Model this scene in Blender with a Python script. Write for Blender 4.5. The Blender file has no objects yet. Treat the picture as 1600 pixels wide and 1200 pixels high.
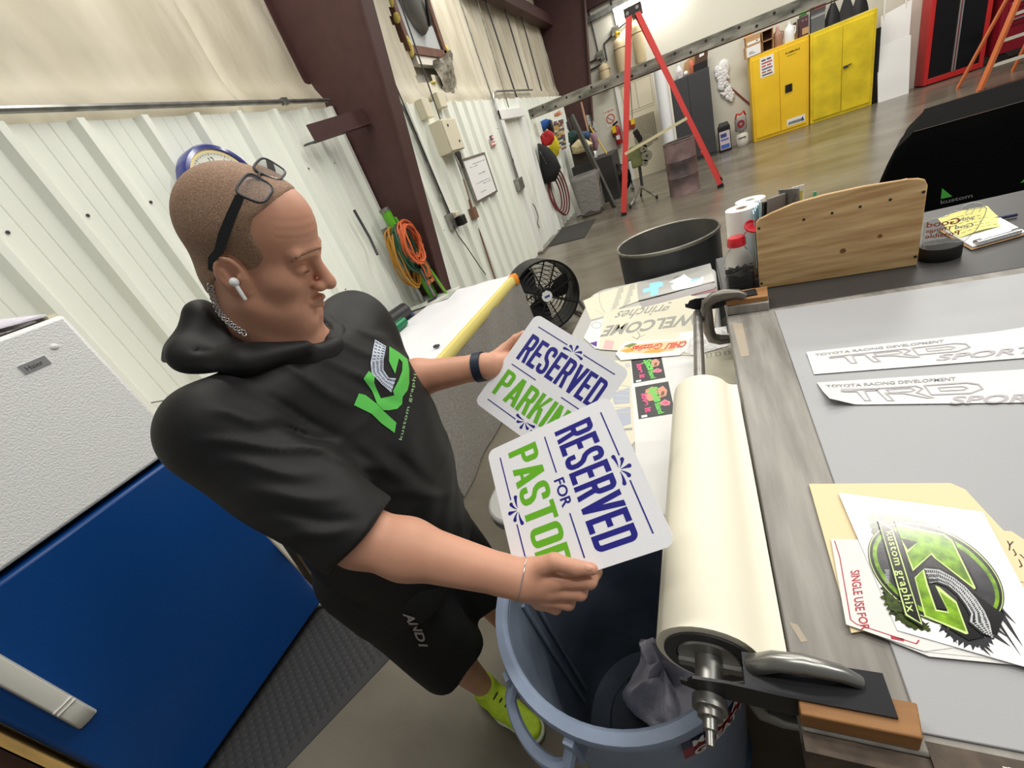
import bpy, bmesh, math, random
import numpy as np
from mathutils import Vector, Matrix
random.seed(7)
SC = bpy.context.scene
COL = SC.collection

# ------------------------------------------------------------------ camera
FPX = 640.72                       # focal length in pixels of a 1600 x 1200 frame
CAMZ = 1.65
RW = np.array([[0.8903378118705618, 0.31272892036825023, -0.33090663807008863],
               [-0.11254295912405668, -0.5530712614366649, -0.825497584566095],
               [-0.44117192012314305, 0.7722129253892123, -0.4572248186140973]])   # rows: camera right, down, forward
CAM = np.array([0.0, 0.0, CAMZ])
cd = bpy.data.cameras.new('camera'); cam = bpy.data.objects.new('camera', cd); COL.objects.link(cam)
cd.sensor_fit = 'HORIZONTAL'; cd.sensor_width = 36.0; cd.lens = 36.0 * FPX / 1600.0
cd.clip_start = 0.02; cd.clip_end = 200
Mx = Matrix(((RW[0][0], -RW[1][0], -RW[2][0], 0), (RW[0][1], -RW[1][1], -RW[2][1], 0), (RW[0][2], -RW[1][2], -RW[2][2], CAMZ), (0, 0, 0, 1)))
cam.matrix_world = Mx
SC.camera = cam

# ------------------------------------------------------------------ world, lamps, exposure
SC.view_settings.view_transform = 'Standard'; SC.view_settings.look = 'None'
SC.view_settings.gamma = 1.0; SC.view_settings.use_curve_mapping = False
SC.view_settings.exposure = -0.36
w = bpy.data.worlds.new('workshop_light'); SC.world = w; w.use_nodes = True
w.node_tree.nodes['Background'].inputs[0].default_value = (1.0, 0.985, 0.95, 1)
w.node_tree.nodes['Background'].inputs[1].default_value = 0.25
def area(name, loc, sx, sy, power, col=(1, .97, .9), rot=(0, 0, 0)):
    d = bpy.data.lights.new(name, 'AREA'); d.shape = 'RECTANGLE'; d.size = sx; d.size_y = sy; d.energy = power; d.color = col
    o = bpy.data.objects.new(name, d); COL.objects.link(o); o.location = loc; o.rotation_euler = rot
    return o
area('ceiling_tube_lamp', (0.7, 0.2, 4.6), 2.4, .35, 62, rot=(0, 0, .1))
area('ceiling_tube_lamp', (3.4, 1.2, 4.4), 2.4, .35, 115)
area('ceiling_tube_lamp', (-1.3, 2.2, 4.6), 2.4, .35, 90)
area('ceiling_tube_lamp', (1.4, 3.8, 4.6), 2.4, .35, 115)
area('ceiling_tube_lamp', (-1.0, 6.6, 4.8), 2.4, .4, 130)
area('ceiling_tube_lamp', (2.6, 7.6, 4.8), 2.4, .4, 150)
area('ceiling_tube_lamp', (0.6, 10.8, 4.8), 2.4, .4, 140)
area('ceiling_tube_lamp', (4.6, 11.2, 4.8), 2.4, .4, 140)

# ------------------------------------------------------------------ toolkit
def lin(c):
    return tuple((x / 255 / 12.92) if x / 255 <= .04045 else ((x / 255 + .055) / 1.055) ** 2.4 for x in c)
def ray(u, v): return RW.T @ np.array([u - 800.0, v - 600.0, FPX])
def onz(u, v, z): d = ray(u, v); return CAM + d * (z - CAMZ) / d[2]
def onx(u, v, x): d = ray(u, v); return CAM + d * x / d[0]
def ony(u, v, y): d = ray(u, v); return CAM + d * y / d[1]
def onp(u, v, p0, n): d = ray(u, v); n = np.array(n, float); return CAM + d * ((np.array(p0) - CAM) @ n) / (d @ n)
def pt(u, v, zc): return CAM + ray(u, v) * zc / FPX
def A(*p): return np.array(p, float)
def nrm(v): v = np.array(v, float); return v / max(np.linalg.norm(v), 1e-12)

MATS = {}
def M(name, rgb=(200, 200, 200), rough=.5, metal=0., spec=.5, noise=None, bump=None, alpha=1., trans=0., emit=0., coat=0., stretch=(1, 1, 1), rgb2=None, sss=0., ior=1.45, rot=None):
    if name in MATS: return MATS[name]
    m = bpy.data.materials.new(name); m.use_nodes = True; MATS[name] = m
    nt = m.node_tree; b = nt.nodes['Principled BSDF']; L = nt.links
    c = lin(rgb); b.inputs['Base Color'].default_value = (*c, 1)
    b.inputs['Roughness'].default_value = rough; b.inputs['Metallic'].default_value = metal
    b.inputs['Specular IOR Level'].default_value = spec; b.inputs['Alpha'].default_value = alpha
    b.inputs['Transmission Weight'].default_value = trans; b.inputs['IOR'].default_value = ior
    b.inputs['Coat Weight'].default_value = coat; b.inputs['Coat Roughness'].default_value = .12
    if sss: b.inputs['Subsurface Weight'].default_value = sss; b.inputs['Subsurface Radius'].default_value = (.01, .004, .002); b.inputs['Subsurface Scale'].default_value = .6
    if emit: b.inputs['Emission Color'].default_value = (*c, 1); b.inputs['Emission Strength'].default_value = emit
    if noise or bump:
        tc = nt.nodes.new('ShaderNodeTexCoord'); mp = nt.nodes.new('ShaderNodeMapping'); mp.inputs['Scale'].default_value = stretch
        if rot: mp.inputs['Rotation'].default_value = rot
        L.new(tc.outputs['Object'], mp.inputs['Vector'])
    if noise:
        sc_, amt = noise[0], noise[1]
        n = nt.nodes.new('ShaderNodeTexNoise'); n.inputs['Scale'].default_value = sc_; n.inputs['Detail'].default_value = noise[2] if len(noise) > 2 else 4
        L.new(mp.outputs['Vector'], n.inputs['Vector'])
        mr = nt.nodes.new('ShaderNodeMapRange'); mr.inputs['From Min'].default_value = .32; mr.inputs['From Max'].default_value = .68
        L.new(n.outputs['Fac'], mr.inputs['Value'])
        mx = nt.nodes.new('ShaderNodeMix'); mx.data_type = 'RGBA'
        c2 = lin(rgb2) if rgb2 else tuple(min(1, x * (1 + amt)) for x in c)
        c1 = c if rgb2 else tuple(x * (1 - amt) for x in c)
        mx.inputs['A'].default_value = (*c1, 1); mx.inputs['B'].default_value = (*c2, 1)
        L.new(mr.outputs['Result'], mx.inputs['Factor']); L.new(mx.outputs['Result'], b.inputs['Base Color'])
    if bump:
        n2 = nt.nodes.new('ShaderNodeTexNoise'); n2.inputs['Scale'].default_value = bump[0]; n2.inputs['Detail'].default_value = 3
        L.new(mp.outputs['Vector'], n2.inputs['Vector'])
        bp = nt.nodes.new('ShaderNodeBump'); bp.inputs['Strength'].default_value = bump[1]; bp.inputs['Distance'].default_value = bump[2] if len(bump) > 2 else .01
        L.new(n2.outputs['Fac'], bp.inputs['Height']); L.new(bp.outputs['Normal'], b.inputs['Normal'])
    return m

_TXT = {}
def glyphs(s, bold=0.0, shear=0.0, spacing=1.0):
    """2-D triangles of a line of lettering, height of a capital = 1, starting at x = 0."""
    key = (s, bold, shear, spacing)
    if key in _TXT: return _TXT[key]
    cu = bpy.data.curves.new('lettering', 'FONT'); cu.body = s; cu.size = 1; cu.offset = bold; cu.shear = shear; cu.space_character = spacing
    cu.resolution_u = 4; cu.fill_mode = 'FRONT'
    o = bpy.data.objects.new('lettering', cu); COL.objects.link(o)
    dg = bpy.context.evaluated_depsgraph_get(); me = o.evaluated_get(dg).to_mesh()
    me.calc_loop_triangles()
    V = np.array([(p.co.x, p.co.y) for p in me.vertices]) if len(me.vertices) else np.zeros((0, 2))
    F = [tuple(t.vertices) for t in me.loop_triangles]
    o.evaluated_get(dg).to_mesh_clear(); bpy.data.objects.remove(o); bpy.data.curves.remove(cu)
    if len(V): V = V - [V[:, 0].min(), 0]; V = V / 0.73
    _TXT[key] = (V, F); return V, F

class MB:
    def __init__(s): s.v = []; s.f = []; s.mi = []; s.mats = []
    def mat(s, m):
        if m not in s.mats: s.mats.append(m)
        return s.mats.index(m)
    def add(s, V, F, m):
        o = len(s.v); k = s.mat(m); s.v.extend([tuple(map(float, p)) for p in V])
        for f in F: s.f.append(tuple(i + o for i in f)); s.mi.append(k)
        return s
    def hexa(s, P, m):   # 4 bottom (ccw from above) + 4 top
        return s.add(P, [(3, 2, 1, 0), (4, 5, 6, 7), (0, 1, 5, 4), (1, 2, 6, 5), (2, 3, 7, 6), (3, 0, 4, 7)], m)
    def bx(s, x0, x1, y0, y1, z0, z1, m):
        return s.hexa([(x0, y0, z0), (x1, y0, z0), (x1, y1, z0), (x0, y1, z0), (x0, y0, z1), (x1, y0, z1), (x1, y1, z1), (x0, y1, z1)], m)
    def obox(s, c, ax, ay, az, m):   # centre and three half-axis vectors
        c, ax, ay, az = map(np.array, (c, ax, ay, az))
        return s.hexa([c - ax - ay - az, c + ax - ay - az, c + ax + ay - az, c - ax + ay - az, c - ax - ay + az, c + ax - ay + az, c + ax + ay + az, c - ax + ay + az], m)
    def bar(s, a, b, wd, th, m, up=(0, 0, 1)):
        a, b = np.array(a, float), np.array(b, float); d = nrm(b - a); u = np.array(up, float); u = nrm(u - d * (u @ d)); r = np.cross(d, u)
        return s.obox((a + b) / 2, (b - a) / 2, r * wd / 2, u * th / 2, m)
    def prism(s, P, d, m):
        P = [np.array(p, float) for p in P]; n = len(P); d = np.array(d, float)
        V = P + [p + d for p in P]
        nn = sum((np.cross(P[i], P[(i + 1) % n]) for i in range(n)), np.zeros(3))
        if nn @ d > 0:
            F = [tuple(range(n))[::-1], tuple(range(n, 2 * n))] + [(i, (i + 1) % n, n + (i + 1) % n, n + i) for i in range(n)]
        else:
            F = [tuple(range(n)), tuple(range(n, 2 * n))[::-1]] + [((i + 1) % n, i, n + i, n + (i + 1) % n) for i in range(n)]
        return s.add(V, F, m)
    def tube(s, path, r, m, seg=8, closed=False, caps=True):
        P = [np.array(p, float) for p in path]; n = len(P)
        R_ = r if hasattr(r, '__len__') else [r] * n
        V = []; prev = None
        for i in range(n):
            a = P[(i - 1) % n] if (closed or i > 0) else P[i]; b = P[(i + 1) % n] if (closed or i < n - 1) else P[i]
            t = nrm(b - a)
            if prev is None:
                h = A(0, 0, 1) if abs(t[2]) < .9 else A(1, 0, 0)
                u = nrm(np.cross(t, h))
            else:
                u = prev - t * (prev @ t); u = nrm(u)
            w_ = np.cross(t, u); prev = u
            for k in range(seg):
                an = 2 * math.pi * k / seg; V.append(P[i] + R_[i] * (math.cos(an) * u + math.sin(an) * w_))
        F = []
        for i in range(n if closed else n - 1):
            j = (i + 1) % n
            for k in range(seg): k2 = (k + 1) % seg; F.append((i * seg + k, i * seg + k2, j * seg + k2, j * seg + k))
        if caps and not closed: F += [tuple(range(seg))[::-1], tuple(range((n - 1) * seg, n * seg))]
        return s.add(V, F, m)
    def lathe(s, prof, m, c=(0, 0, 0), axis=(0, 0, 1), seg=32, ref=None, a0=0., a1=2 * math.pi):
        ax = nrm(axis); h = A(1, 0, 0) if abs(ax[0]) < .9 else A(0, 1, 0)
        if ref is not None: h = np.array(ref, float)
        u = nrm(h - ax * (h @ ax)); w_ = np.cross(ax, u); c = np.array(c, float)
        full = abs(a1 - a0 - 2 * math.pi) < 1e-6; ns = seg if full else seg + 1
        V = []; n = len(prof)
        for r, z in prof:
            for k in range(ns):
                an = a0 + (a1 - a0) * k / seg; V.append(c + ax * z + r * (math.cos(an) * u + math.sin(an) * w_))
        F = []
        for i in range(n - 1):
            for k in range(seg):
                k2 = (k + 1) % ns if full else k + 1
                F.append((i * ns + k, i * ns + k2, (i + 1) * ns + k2, (i + 1) * ns + k))
        return s.add(V, F, m)
    def cyl(s, a, b, r, m, seg=20, r2=None):
        return s.tube([a, b], [r, r if r2 is None else r2], m, seg=seg)
    def ell(s, c, r, m, seg=16, rings=10, axes=None):
        V = []; c = np.array(c, float); r = r if hasattr(r, '__len__') else (r, r, r)
        Ax = np.eye(3) if axes is None else np.array(axes)
        for i in range(rings + 1):
            th = math.pi * i / rings
            for k in range(seg):
                an = 2 * math.pi * k / seg
                q = A(r[0] * math.sin(th) * math.cos(an), r[1] * math.sin(th) * math.sin(an), r[2] * math.cos(th)); V.append(c + q @ Ax)
        F = [(i * seg + k, (i + 1) * seg + k, (i + 1) * seg + (k + 1) % seg, i * seg + (k + 1) % seg) for i in range(rings) for k in range(seg)]
        return s.add(V, F, m)
    def grid(s, rows, m, th=None):
        """surface through rows of points; th = thickness vector for a closed slab"""
        R_ = len(rows); C_ = len(rows[0]); P = [np.array(p, float) for r in rows for p in r]
        F = [(i * C_ + j, i * C_ + j + 1, (i + 1) * C_ + j + 1, (i + 1) * C_ + j) for i in range(R_ - 1) for j in range(C_ - 1)]
        if th is None: return s.add(P, F, m)
        th = np.array(th, float); N = len(P)
        V = P + [p + th for p in P]; G = F + [tuple(N + i for i in f[::-1]) for f in F]
        bd = [j for j in range(C_)] + [i * C_ + C_ - 1 for i in range(1, R_)] + [(R_ - 1) * C_ + j for j in range(C_ - 2, -1, -1)] + [i * C_ for i in range(R_ - 2, 0, -1)]
        for a, b in zip(bd, bd[1:] + bd[:1]): G.append((b, a, N + a, N + b))
        return s.add(V, G, m)
    def poly(s, P, m): return s.add(P, [tuple(range(len(P)))], m)
    def fillpoly(s, P2, fn, m):
        """fill any simple 2-D polygon (list of loops allowed: first outer, others holes) mapped through fn"""
        from mathutils.geometry import tessellate_polygon
        loops = P2 if hasattr(P2[0][0], '__len__') else [P2]
        tri = tessellate_polygon([[Vector((p[0], p[1], 0)) for p in l] for l in loops])
        flat = [p for l in loops for p in l]
        F = []
        for t in tri:
            a, b, c = (flat[i] for i in t)
            cr = (b[0] - a[0]) * (c[1] - a[1]) - (b[1] - a[1]) * (c[0] - a[0])
            F.append(t if cr > 0 else t[::-1])
        return s.add([fn(p[0], p[1]) for p in flat], F, m)
    def text(s, string, fn, m, bold=0., shear=0., spacing=1., fit=None, mirror=False):
        """fn maps (x along the line, y up) to 3-D; with fit=(w,h) the line fills that box"""
        V, F = glyphs(string, bold, shear, spacing)
        if not len(V): return s
        W = V[:, 0].max()
        sx, sy = (fit[0] / W, fit[1]) if fit else (1, 1)
        P = [fn((W - x if mirror else x) * sx, y * sy) for x, y in V]
        if mirror: F = [f[::-1] for f in F]
        return s.add(P, F, m)

ORG = {}
def tag(o, label=None, cat=None, group=None, kind=None):
    if label: o['label'] = label
    if cat: o['category'] = cat
    if group: o['group'] = group
    if kind: o['kind'] = kind
    return o
def thing(name, label, cat, loc, group=None):
    o = bpy.data.objects.new(name, None); COL.objects.link(o); o.empty_display_size = .1
    o.location = tuple(map(float, loc)); ORG[o.name] = np.array(loc, float)
    return tag(o, label, cat, group)
def build(name, mb, parent=None, smooth=True, ang=38, bevel=0., origin=None, sub=0, solid=0.):
    V = np.array(mb.v, float)
    if parent is not None: org = ORG[parent.name]
    elif origin is not None: org = np.array(origin, float)
    else:
        lo, hi = V.min(0), V.max(0); org = A((lo[0] + hi[0]) / 2, (lo[1] + hi[1]) / 2, lo[2])
    me = bpy.data.meshes.new(name); me.from_pydata((V - org).tolist(), [], mb.f); me.update()
    for m in mb.mats: me.materials.append(m)
    me.polygons.foreach_set('material_index', mb.mi)
    if smooth:
        me.polygons.foreach_set('use_smooth', [True] * len(me.polygons))
        try: me.set_sharp_from_angle(angle=math.radians(ang))
        except Exception: pass
    me.update()
    o = bpy.data.objects.new(name, me); COL.objects.link(o)
    if parent is None: o.location = tuple(org)
    else: o.parent = parent
    ORG[o.name] = org
    if bevel:
        b = o.modifiers.new('edge', 'BEVEL'); b.width = bevel; b.segments = 2; b.limit_method = 'ANGLE'; b.angle_limit = math.radians(50)
    if solid:
        b = o.modifiers.new('thickness', 'SOLIDIFY'); b.thickness = solid; b.offset = 0
    if sub:
        b = o.modifiers.new('smooth', 'SUBSURF'); b.levels = sub; b.render_levels = sub
    return o
def struct(name, mb, **k):
    o = build(name, mb, **k); o['kind'] = 'structure'; return o
def one(name, mb, label, cat, group=None, kind=None, **k):
    return tag(build(name, mb, **k), label, cat, group, kind)
def copy_tree(o, delta, label=None, parent=None):
    c = o.copy(); COL.objects.link(c)
    if parent is None:
        c.location = tuple(np.array(o.location) + np.array(delta))
        if label: c['label'] = label
    else: c.parent = parent
    for ch in list(o.children):
        copy_tree(ch, delta, None, c)
    return c
def rect_px(p00, p10, p11, p01):
    """bilinear map from the unit square to four pixels (0,0) (1,0) (1,1) (0,1)"""
    p00, p10, p11, p01 = map(np.array, (p00, p10, p11, p01))
    return lambda a, b: (1 - a) * (1 - b) * p00 + a * (1 - b) * p10 + a * b * p11 + (1 - a) * b * p01
def quad3(p00, p10, p11, p01):
    return rect_px(*[np.array(p, float) for p in (p00, p10, p11, p01)])
# ------------------------------------------------------------------ palette
WHITEP = M('wall panel paint', (238, 241, 231), .45, noise=(1.3, .04), stretch=(1, 3, .5))
VINYL = M('insulation vinyl', (182, 173, 150), .55, noise=(1.1, .12, 7), stretch=(1, 2.2, .8), rgb2=(220, 213, 194), bump=(2.2, .4, .05))
RUST = M('rust red primer', (74, 47, 45), .6, noise=(9, .10))
CONC = M('polished concrete', (92, 85, 74), .24, noise=(1.1, .2, 9), stretch=(.7, 1.5, 1), rgb2=(124, 118, 105), bump=(30, .05))
BACKW = M('back wall paint', (214, 211, 197), .6, noise=(.5, .05))
GALV = M('galvanised steel', (150, 150, 146), .38, .85, noise=(14, .22))
GALVD = M('weathered galvanised steel', (136, 134, 124), .45, .6, noise=(3, .55, 5), stretch=(1, 4, 4))
BLACK = M('black plastic', (24, 24, 25), .45)
BLACKR = M('black rubber', (40, 40, 41), .75)
DARKM = M('dark grey painted metal', (62, 63, 66), .5)
WHITE = M('white', (238, 238, 236), .5)
OFFW = M('off white', (226, 222, 208), .55)
CREAM = M('cream enamel', (222, 214, 190), .45)
BROWN = M('brown conduit paint', (122, 90, 70), .6)
YEL = M('safety yellow', (240, 196, 40), .42, noise=(2.5, .05))
YEL2 = M('scuffed lemon yellow', (222, 196, 38), .48, noise=(3.5, .16, 6))
RED = M('signal red', (196, 44, 44), .4)
REDF = M('red fibreglass', (206, 66, 62), .5)
MAROON = M('maroon enamel', (138, 22, 40), .35)
CHROME = M('bright metal', (225, 226, 228), .22, .9)
ORANGEF = M('orange fibreglass', (206, 112, 66), .55)
WOOD = M('bare wood', (190, 150, 105), .6, noise=(4, .18, 6), stretch=(1, 12, 12))
CARD = M('corrugated cardboard', (190, 150, 104), .8, noise=(5, .06))
SCREWM = M('screw head', (70, 72, 70), .4, .5)

# ------------------------------------------------------------------ floor and walls
WX = -2.64
mb = MB(); mb.grid([[(-2.9, y, 0) for y in (-2.5, 13.4)], [(9, y, 0) for y in (-2.5, 13.4)]], CONC, th=(0, 0, -.1)); struct('floor', mb, smooth=False)

def panel_profile(y0, y1):
    pr = [(y0, 0)]; k = math.ceil((y0 - 1.55) / .31)
    while True:
        a = 1.55 + .31 * k; k += 1
        if a + .3 > y1: break
        pr += [(a, 0), (a + .026, .048), (a + .060, .048), (a + .088, 0), (a + .160, 0), (a + .164, -.005), (a + .168, 0), (a + .232, 0), (a + .236, -.005), (a + .240, 0)]
    pr.append((y1, 0)); return pr
def panel(mb, y0, y1, z0, z1):
    pr = panel_profile(y0, y1)
    mb.grid([[(WX + d, y, z0) for y, d in pr], [(WX + d, y, z1) for y, d in pr]], WHITEP)
    mb.bx(WX - .05, WX - .006, y0, y1, z0, z1, WHITEP)
mb = MB(); panel(mb, -2.5, 7.42, 0, 2.5); panel(mb, 8.62, 13.2, 0, 2.5); panel(mb, 7.42, 8.62, 2.3, 2.5)
rs = random.Random(3)
for k in range(-8, 38):
    for z in (2.1,):
        y = 1.55 + .31 * k + .115
        if -2 < y < 7.3 and abs(y - 3.5) > .2: mb.cyl((WX - .003, y, z), (WX + .006, y, z), .0075, SCREWM, seg=8)
        if k % 3 == 0 and 0 < y < 7: mb.cyl((WX - .003, y + .03, z - .9), (WX + .005, y + .03, z - .9), .006, SCREWM, seg=6)
struct('wall_left', mb, smooth=True, ang=15)

def hn(y, z):
    return (math.sin(3.1 * y + .7 * z) + .6 * math.sin(7.3 * y - 1.1 * z + 1) + .5 * math.sin(13.7 * y + 2.2 * z) * math.sin(2.3 * z) + .4 * math.sin(2.1 * z + y) + .35 * math.sin(23 * y + 3.1 * z + 2 * math.sin(z * 1.7)))
mb = MB(); ys = np.linspace(-2.5, 13.2, 420); zs = np.linspace(2.42, 6.0, 46)
rows = []
HOLE = (5.36, 6.4, 2.72, 3.75)
for z in zs:
    r = []
    for y in ys:
        d = .016 * hn(y, z) * min(1, (z - 2.4) * 2.5) + .055 * math.exp(-((z - 2.56) / .09) ** 2)
        t = (y - 1.46) % 1.22
        d -= .03 * math.exp(-(min(t, 1.22 - t) / .018) ** 2)
        r.append((WX - .07 + d, y, z))
    rows.append(r)
# leave the torn opening out of the sheet
C_ = len(ys); P = [p for r in rows for p in r]; F = []
for i in range(len(zs) - 1):
    for j in range(C_ - 1):
        yc, zc = (ys[j] + ys[j + 1]) / 2, (zs[i] + zs[i + 1]) / 2
        wv = .05 * math.sin(9 * zc)
        if HOLE[0] + wv < yc < HOLE[1] + .08 * math.sin(5 * zc) and HOLE[2] + .35 * max(0, (5.75 - yc)) * 0 + .22 * (yc - 5.4) * (yc > 5.7) < zc < HOLE[3]: continue
        F.append((i * C_ + j, i * C_ + j + 1, (i + 1) * C_ + j + 1, (i + 1) * C_ + j))
mb.add(P, F, VINYL); mb.bx(WX - .30, WX - .24, -2.5, 13.2, 2.42, 6.0, VINYL)
struct('wall_left_upper', mb, ang=60)

mb = MB(); mb.bx(-2.95, 9, 13.2, 13.3, 0, 6, BACKW); struct('wall_back', mb, smooth=False)
mb = MB(); mb.bx(-2.66, 9, 13.05, 13.2, 3.95, 4.2, RUST)
mb.hexa([(-2.62, 7.5, 3.86), (-2.42, 7.5, 3.86), (-2.42, 13.2, 3.86), (-2.62, 13.2, 3.86), (-2.62, 7.5, 4.06), (-2.42, 7.5, 4.06), (-2.42, 13.2, 4.06), (-2.62, 13.2, 4.06)], RUST)
struct('beam_eave', mb)

def ibeam(name, y, xb, xt, zt, fw=.16):
    mb = MB(); f = .02
    mb.hexa([(WX - .07, y - .007, 0), (xb, y - .007, 0), (xb, y + .007, 0), (WX - .07, y + .007, 0), (WX - .07, y - .007, zt), (xt, y - .007, zt), (xt, y + .007, zt), (WX - .07, y + .007, zt)], RUST)
    mb.hexa([(xb, y - fw / 2, 0), (xb + f, y - fw / 2, 0), (xb + f, y + fw / 2, 0), (xb, y + fw / 2, 0), (xt, y - fw / 2, zt), (xt + f, y - fw / 2, zt), (xt + f, y + fw / 2, zt), (xt, y + fw / 2, zt)], RUST)
    mb.bx(WX - .09, WX - .07, y - fw / 2, y + fw / 2, 0, zt, RUST)
    mb.bx(WX - .09, xb + .1, y - fw / 2 - .04, y + fw / 2 + .04, 0, .02, RUST)
    return struct(name, mb, smooth=False)
ibeam('column_near', 3.5, -2.435, -1.44, 6.0)
ibeam('column_far', 12.3, -2.30, -1.30, 6.0, fw=.2)

# doorway in the left wall
mb = MB()
mb.bx(WX - .04, WX + .06, 7.40, 7.52, 0, 2.5, WHITE); mb.bx(WX - .04, WX + .06, 8.50, 8.64, 0, 2.5, WHITE); mb.bx(WX - .04, WX + .07, 7.40, 8.64, 2.2, 2.34, WHITE)
d1 = struct('door_1', mb, bevel=.004)
mb = MB(); pr = [(7.52, 0), (7.75, 0), (7.77, .015), (7.80, .015), (7.82, 0), (8.12, 0), (8.14, .015), (8.17, .015), (8.19, 0), (8.5, 0)]
mb.grid([[(WX - .03 + d, y, .02) for y, d in pr], [(WX - .03 + d, y, 2.2) for y, d in pr]], WHITEP, th=(-.03, 0, 0))
build('door_leaf', mb, d1, smooth=False)
mb = MB(); mb.tube([onx(832, 318, WX + .0), onx(836, 324, WX + .03), onx(841, 338, WX + .04), onx(840, 350, WX + .03), onx(843, 356, WX)], .008, DARKM); build('door_handle', mb, d1)
mb = MB(); mb.bx(WX - .03, WX - .024, 7.6, 7.75, 1.66, 1.80, YEL); build('warning_label', mb, d1)
# concrete step of the door
mb = MB(); mb.bx(WX, WX + .10, 7.3, 8.75, 0, .035, CONC); struct('slab_doorstep', mb, smooth=False)
# ================================================================== things on the left wall
def conduit(name, pts, r, label, mat_=GALV, clips=(), cat='conduit', parent=None):
    mb = MB(); mb.tube(pts, r, mat_, seg=8)
    for c in clips:
        c = np.array(c); mb.bx(c[0] - .012, c[0] + .018, c[1] - .012, c[1] + .012, c[2] - .022, c[2] + .022, mat_)
    return one(name, mb, label, cat)
conduit('conduit_pipe', [(WX + .05, y, 2.54) for y in (-2.4, 3.46)], .016, 'grey metal conduit running along the wall just above the white ribbed panels', clips=[(WX + .05, y, 2.54) for y in (2.94, 2.97)])
e = onx(640, 178, WX + .03)
b0 = onx(702, 343, WX + .03)
conduit('conduit_pipe', [(WX + .04, 3.6, 2.54), (WX + .04, 4.42, 2.55), (WX + .04, 4.54, 2.52), (WX + .04, 4.6, 2.42), (WX + .04, 4.66, 1.32)], .018, 'grey conduit bending down beside the rust column to a power outlet', clips=[(WX + .04, 4.63, z) for z in (2.2, 1.9, 1.55)])
conduit('hanging_rod', [(WX + .06, 4.50, 3.95), (WX + .06, 4.66, 1.34)], .008, 'thin dark rod hanging down the wall next to the rust column', DARKM, cat='rod')
conduit('hanging_rod', [(WX + .05, 5.42, 4.1), (WX + .05, 5.30, 2.24)], .009, 'thin rod running down the wall into the cream electrical box', DARKM, cat='rod')
conduit('conduit_pipe', [(WX + .05, 7.18, 4.05), (WX + .05, 7.30, 2.5), (WX + .05, 7.36, 1.3)], .012, 'long thin conduit coming down from the roof beside the doorway', GALV, clips=[(WX + .05, 7.3, 1.9), (WX + .05, 7.34, 1.6)])
conduit('conduit_pipe', [(WX + .05, 9.7, 2.62), (WX + .05, 7.6, 2.60), (WX + .05, 7.40, 2.57), (WX + .05, 7.30, 2.44), (WX + .05, 7.28, 1.3)], .017, 'grey conduit arching over the doorway and down to a junction box')
mb = MB(); mb.bx(WX, WX + .09, 7.22, 7.46, 1.14, 1.32, GALV); one('junction_box', mb, 'grey metal junction box at the foot of the conduits by the doorway', 'box', bevel=.006)
conduit('conduit_pipe', [(WX + .05, 7.95, 4.05), (WX + .05, 7.95, 2.36)], .010, 'thin conduit dropping to the head of the doorway', GALVD)
for (yt, yb, zb, nm) in ((8.3, 8.55, 2.5, 'thin dark rod dropping from the roof right of the doorway'), (9.3, 9.45, 2.62, 'thin rod on the insulation between the doorway and the far column'), (10.3, 10.4, 2.6, 'thin rod on the insulation nearest the far column')):
    conduit('hanging_rod', [(WX + .05, yt, 4.1), (WX + .05, yb, zb)], .014, nm, DARKM, cat='rod')
# small boxes, electrical box
mb = MB(); mb.bx(WX, WX + .1, 4.93, 5.10, 2.33, 2.52, CREAM); one('wall_box', mb, 'small cream wall box left of two, at the top of the ribbed panel', 'box', bevel=.006)
mb = MB(); mb.bx(WX, WX + .1, 5.36, 5.54, 2.42, 2.58, CREAM); one('wall_box', mb, 'small beige wall box at the panel top on the hanging rod', 'box', bevel=.006)
t = thing('electrical_box', 'deep cream electrical enclosure on the ribbed wall above the whiteboard', 'electrical box', (WX, 5.1, 1.92))
mb = MB(); mb.bx(WX, WX + .2, 4.98, 5.36, 1.93, 2.27, CREAM); build('body', mb, t, bevel=.006)
mb = MB(); mb.bx(WX + .2, WX + .215, 4.99, 5.35, 1.94, 2.26, CREAM); build('cover', mb, t, bevel=.004)
for y, z in ((5.1, 2.2), (5.26, 2.02)):
    mb = MB(); mb.cyl((WX + .214, y, z), (WX + .222, y, z), .014, DARKM, seg=10); build('knockout', mb, t)
# whiteboard
wbc = [onx(719, 252, WX + .035), onx(752, 243, WX + .035), onx(772, 300, WX + .035), onx(738, 317, WX + .035)]
y0, y1, z0, z1 = 5.50, 6.27, 1.31, 1.82
t = thing('whiteboard', 'small framed whiteboard covered in faint handwriting on the ribbed wall', 'whiteboard', (WX + .04, (y0 + y1) / 2, z0))
mb = MB(); mb.bx(WX + .036, WX + .05, y0, y1, z0, z1, WHITE)
INK = M('faded marker ink', (150, 152, 160), .7)
rs = random.Random(11)
for z, a, b in ((1.74, .35, .9), (1.71, .2, .5), (1.60, .45, .75), (1.50, .2, .85), (1.47, .5, .9), (1.38, .3, .5)):
    y = y0 + a * (y1 - y0)
    while y < y0 + b * (y1 - y0):
        l = .02 + .03 * rs.random(); mb.bx(WX + .050, WX + .0508, y, y + l, z, z + .006 + .01 * rs.random(), INK); y += l + .014
build('board', mb, t, smooth=False)
mb = MB()
for q in ((y0 - .02, y1 + .02, z0 - .02, z0 + .005), (y0 - .02, y1 + .02, z1 - .005, z1 + .02), (y0 - .02, y0 + .005, z0, z1), (y1 - .005, y1 + .02, z0, z1)): mb.bx(WX + .034, WX + .058, *q, GALV)
build('frame', mb, t)
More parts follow.
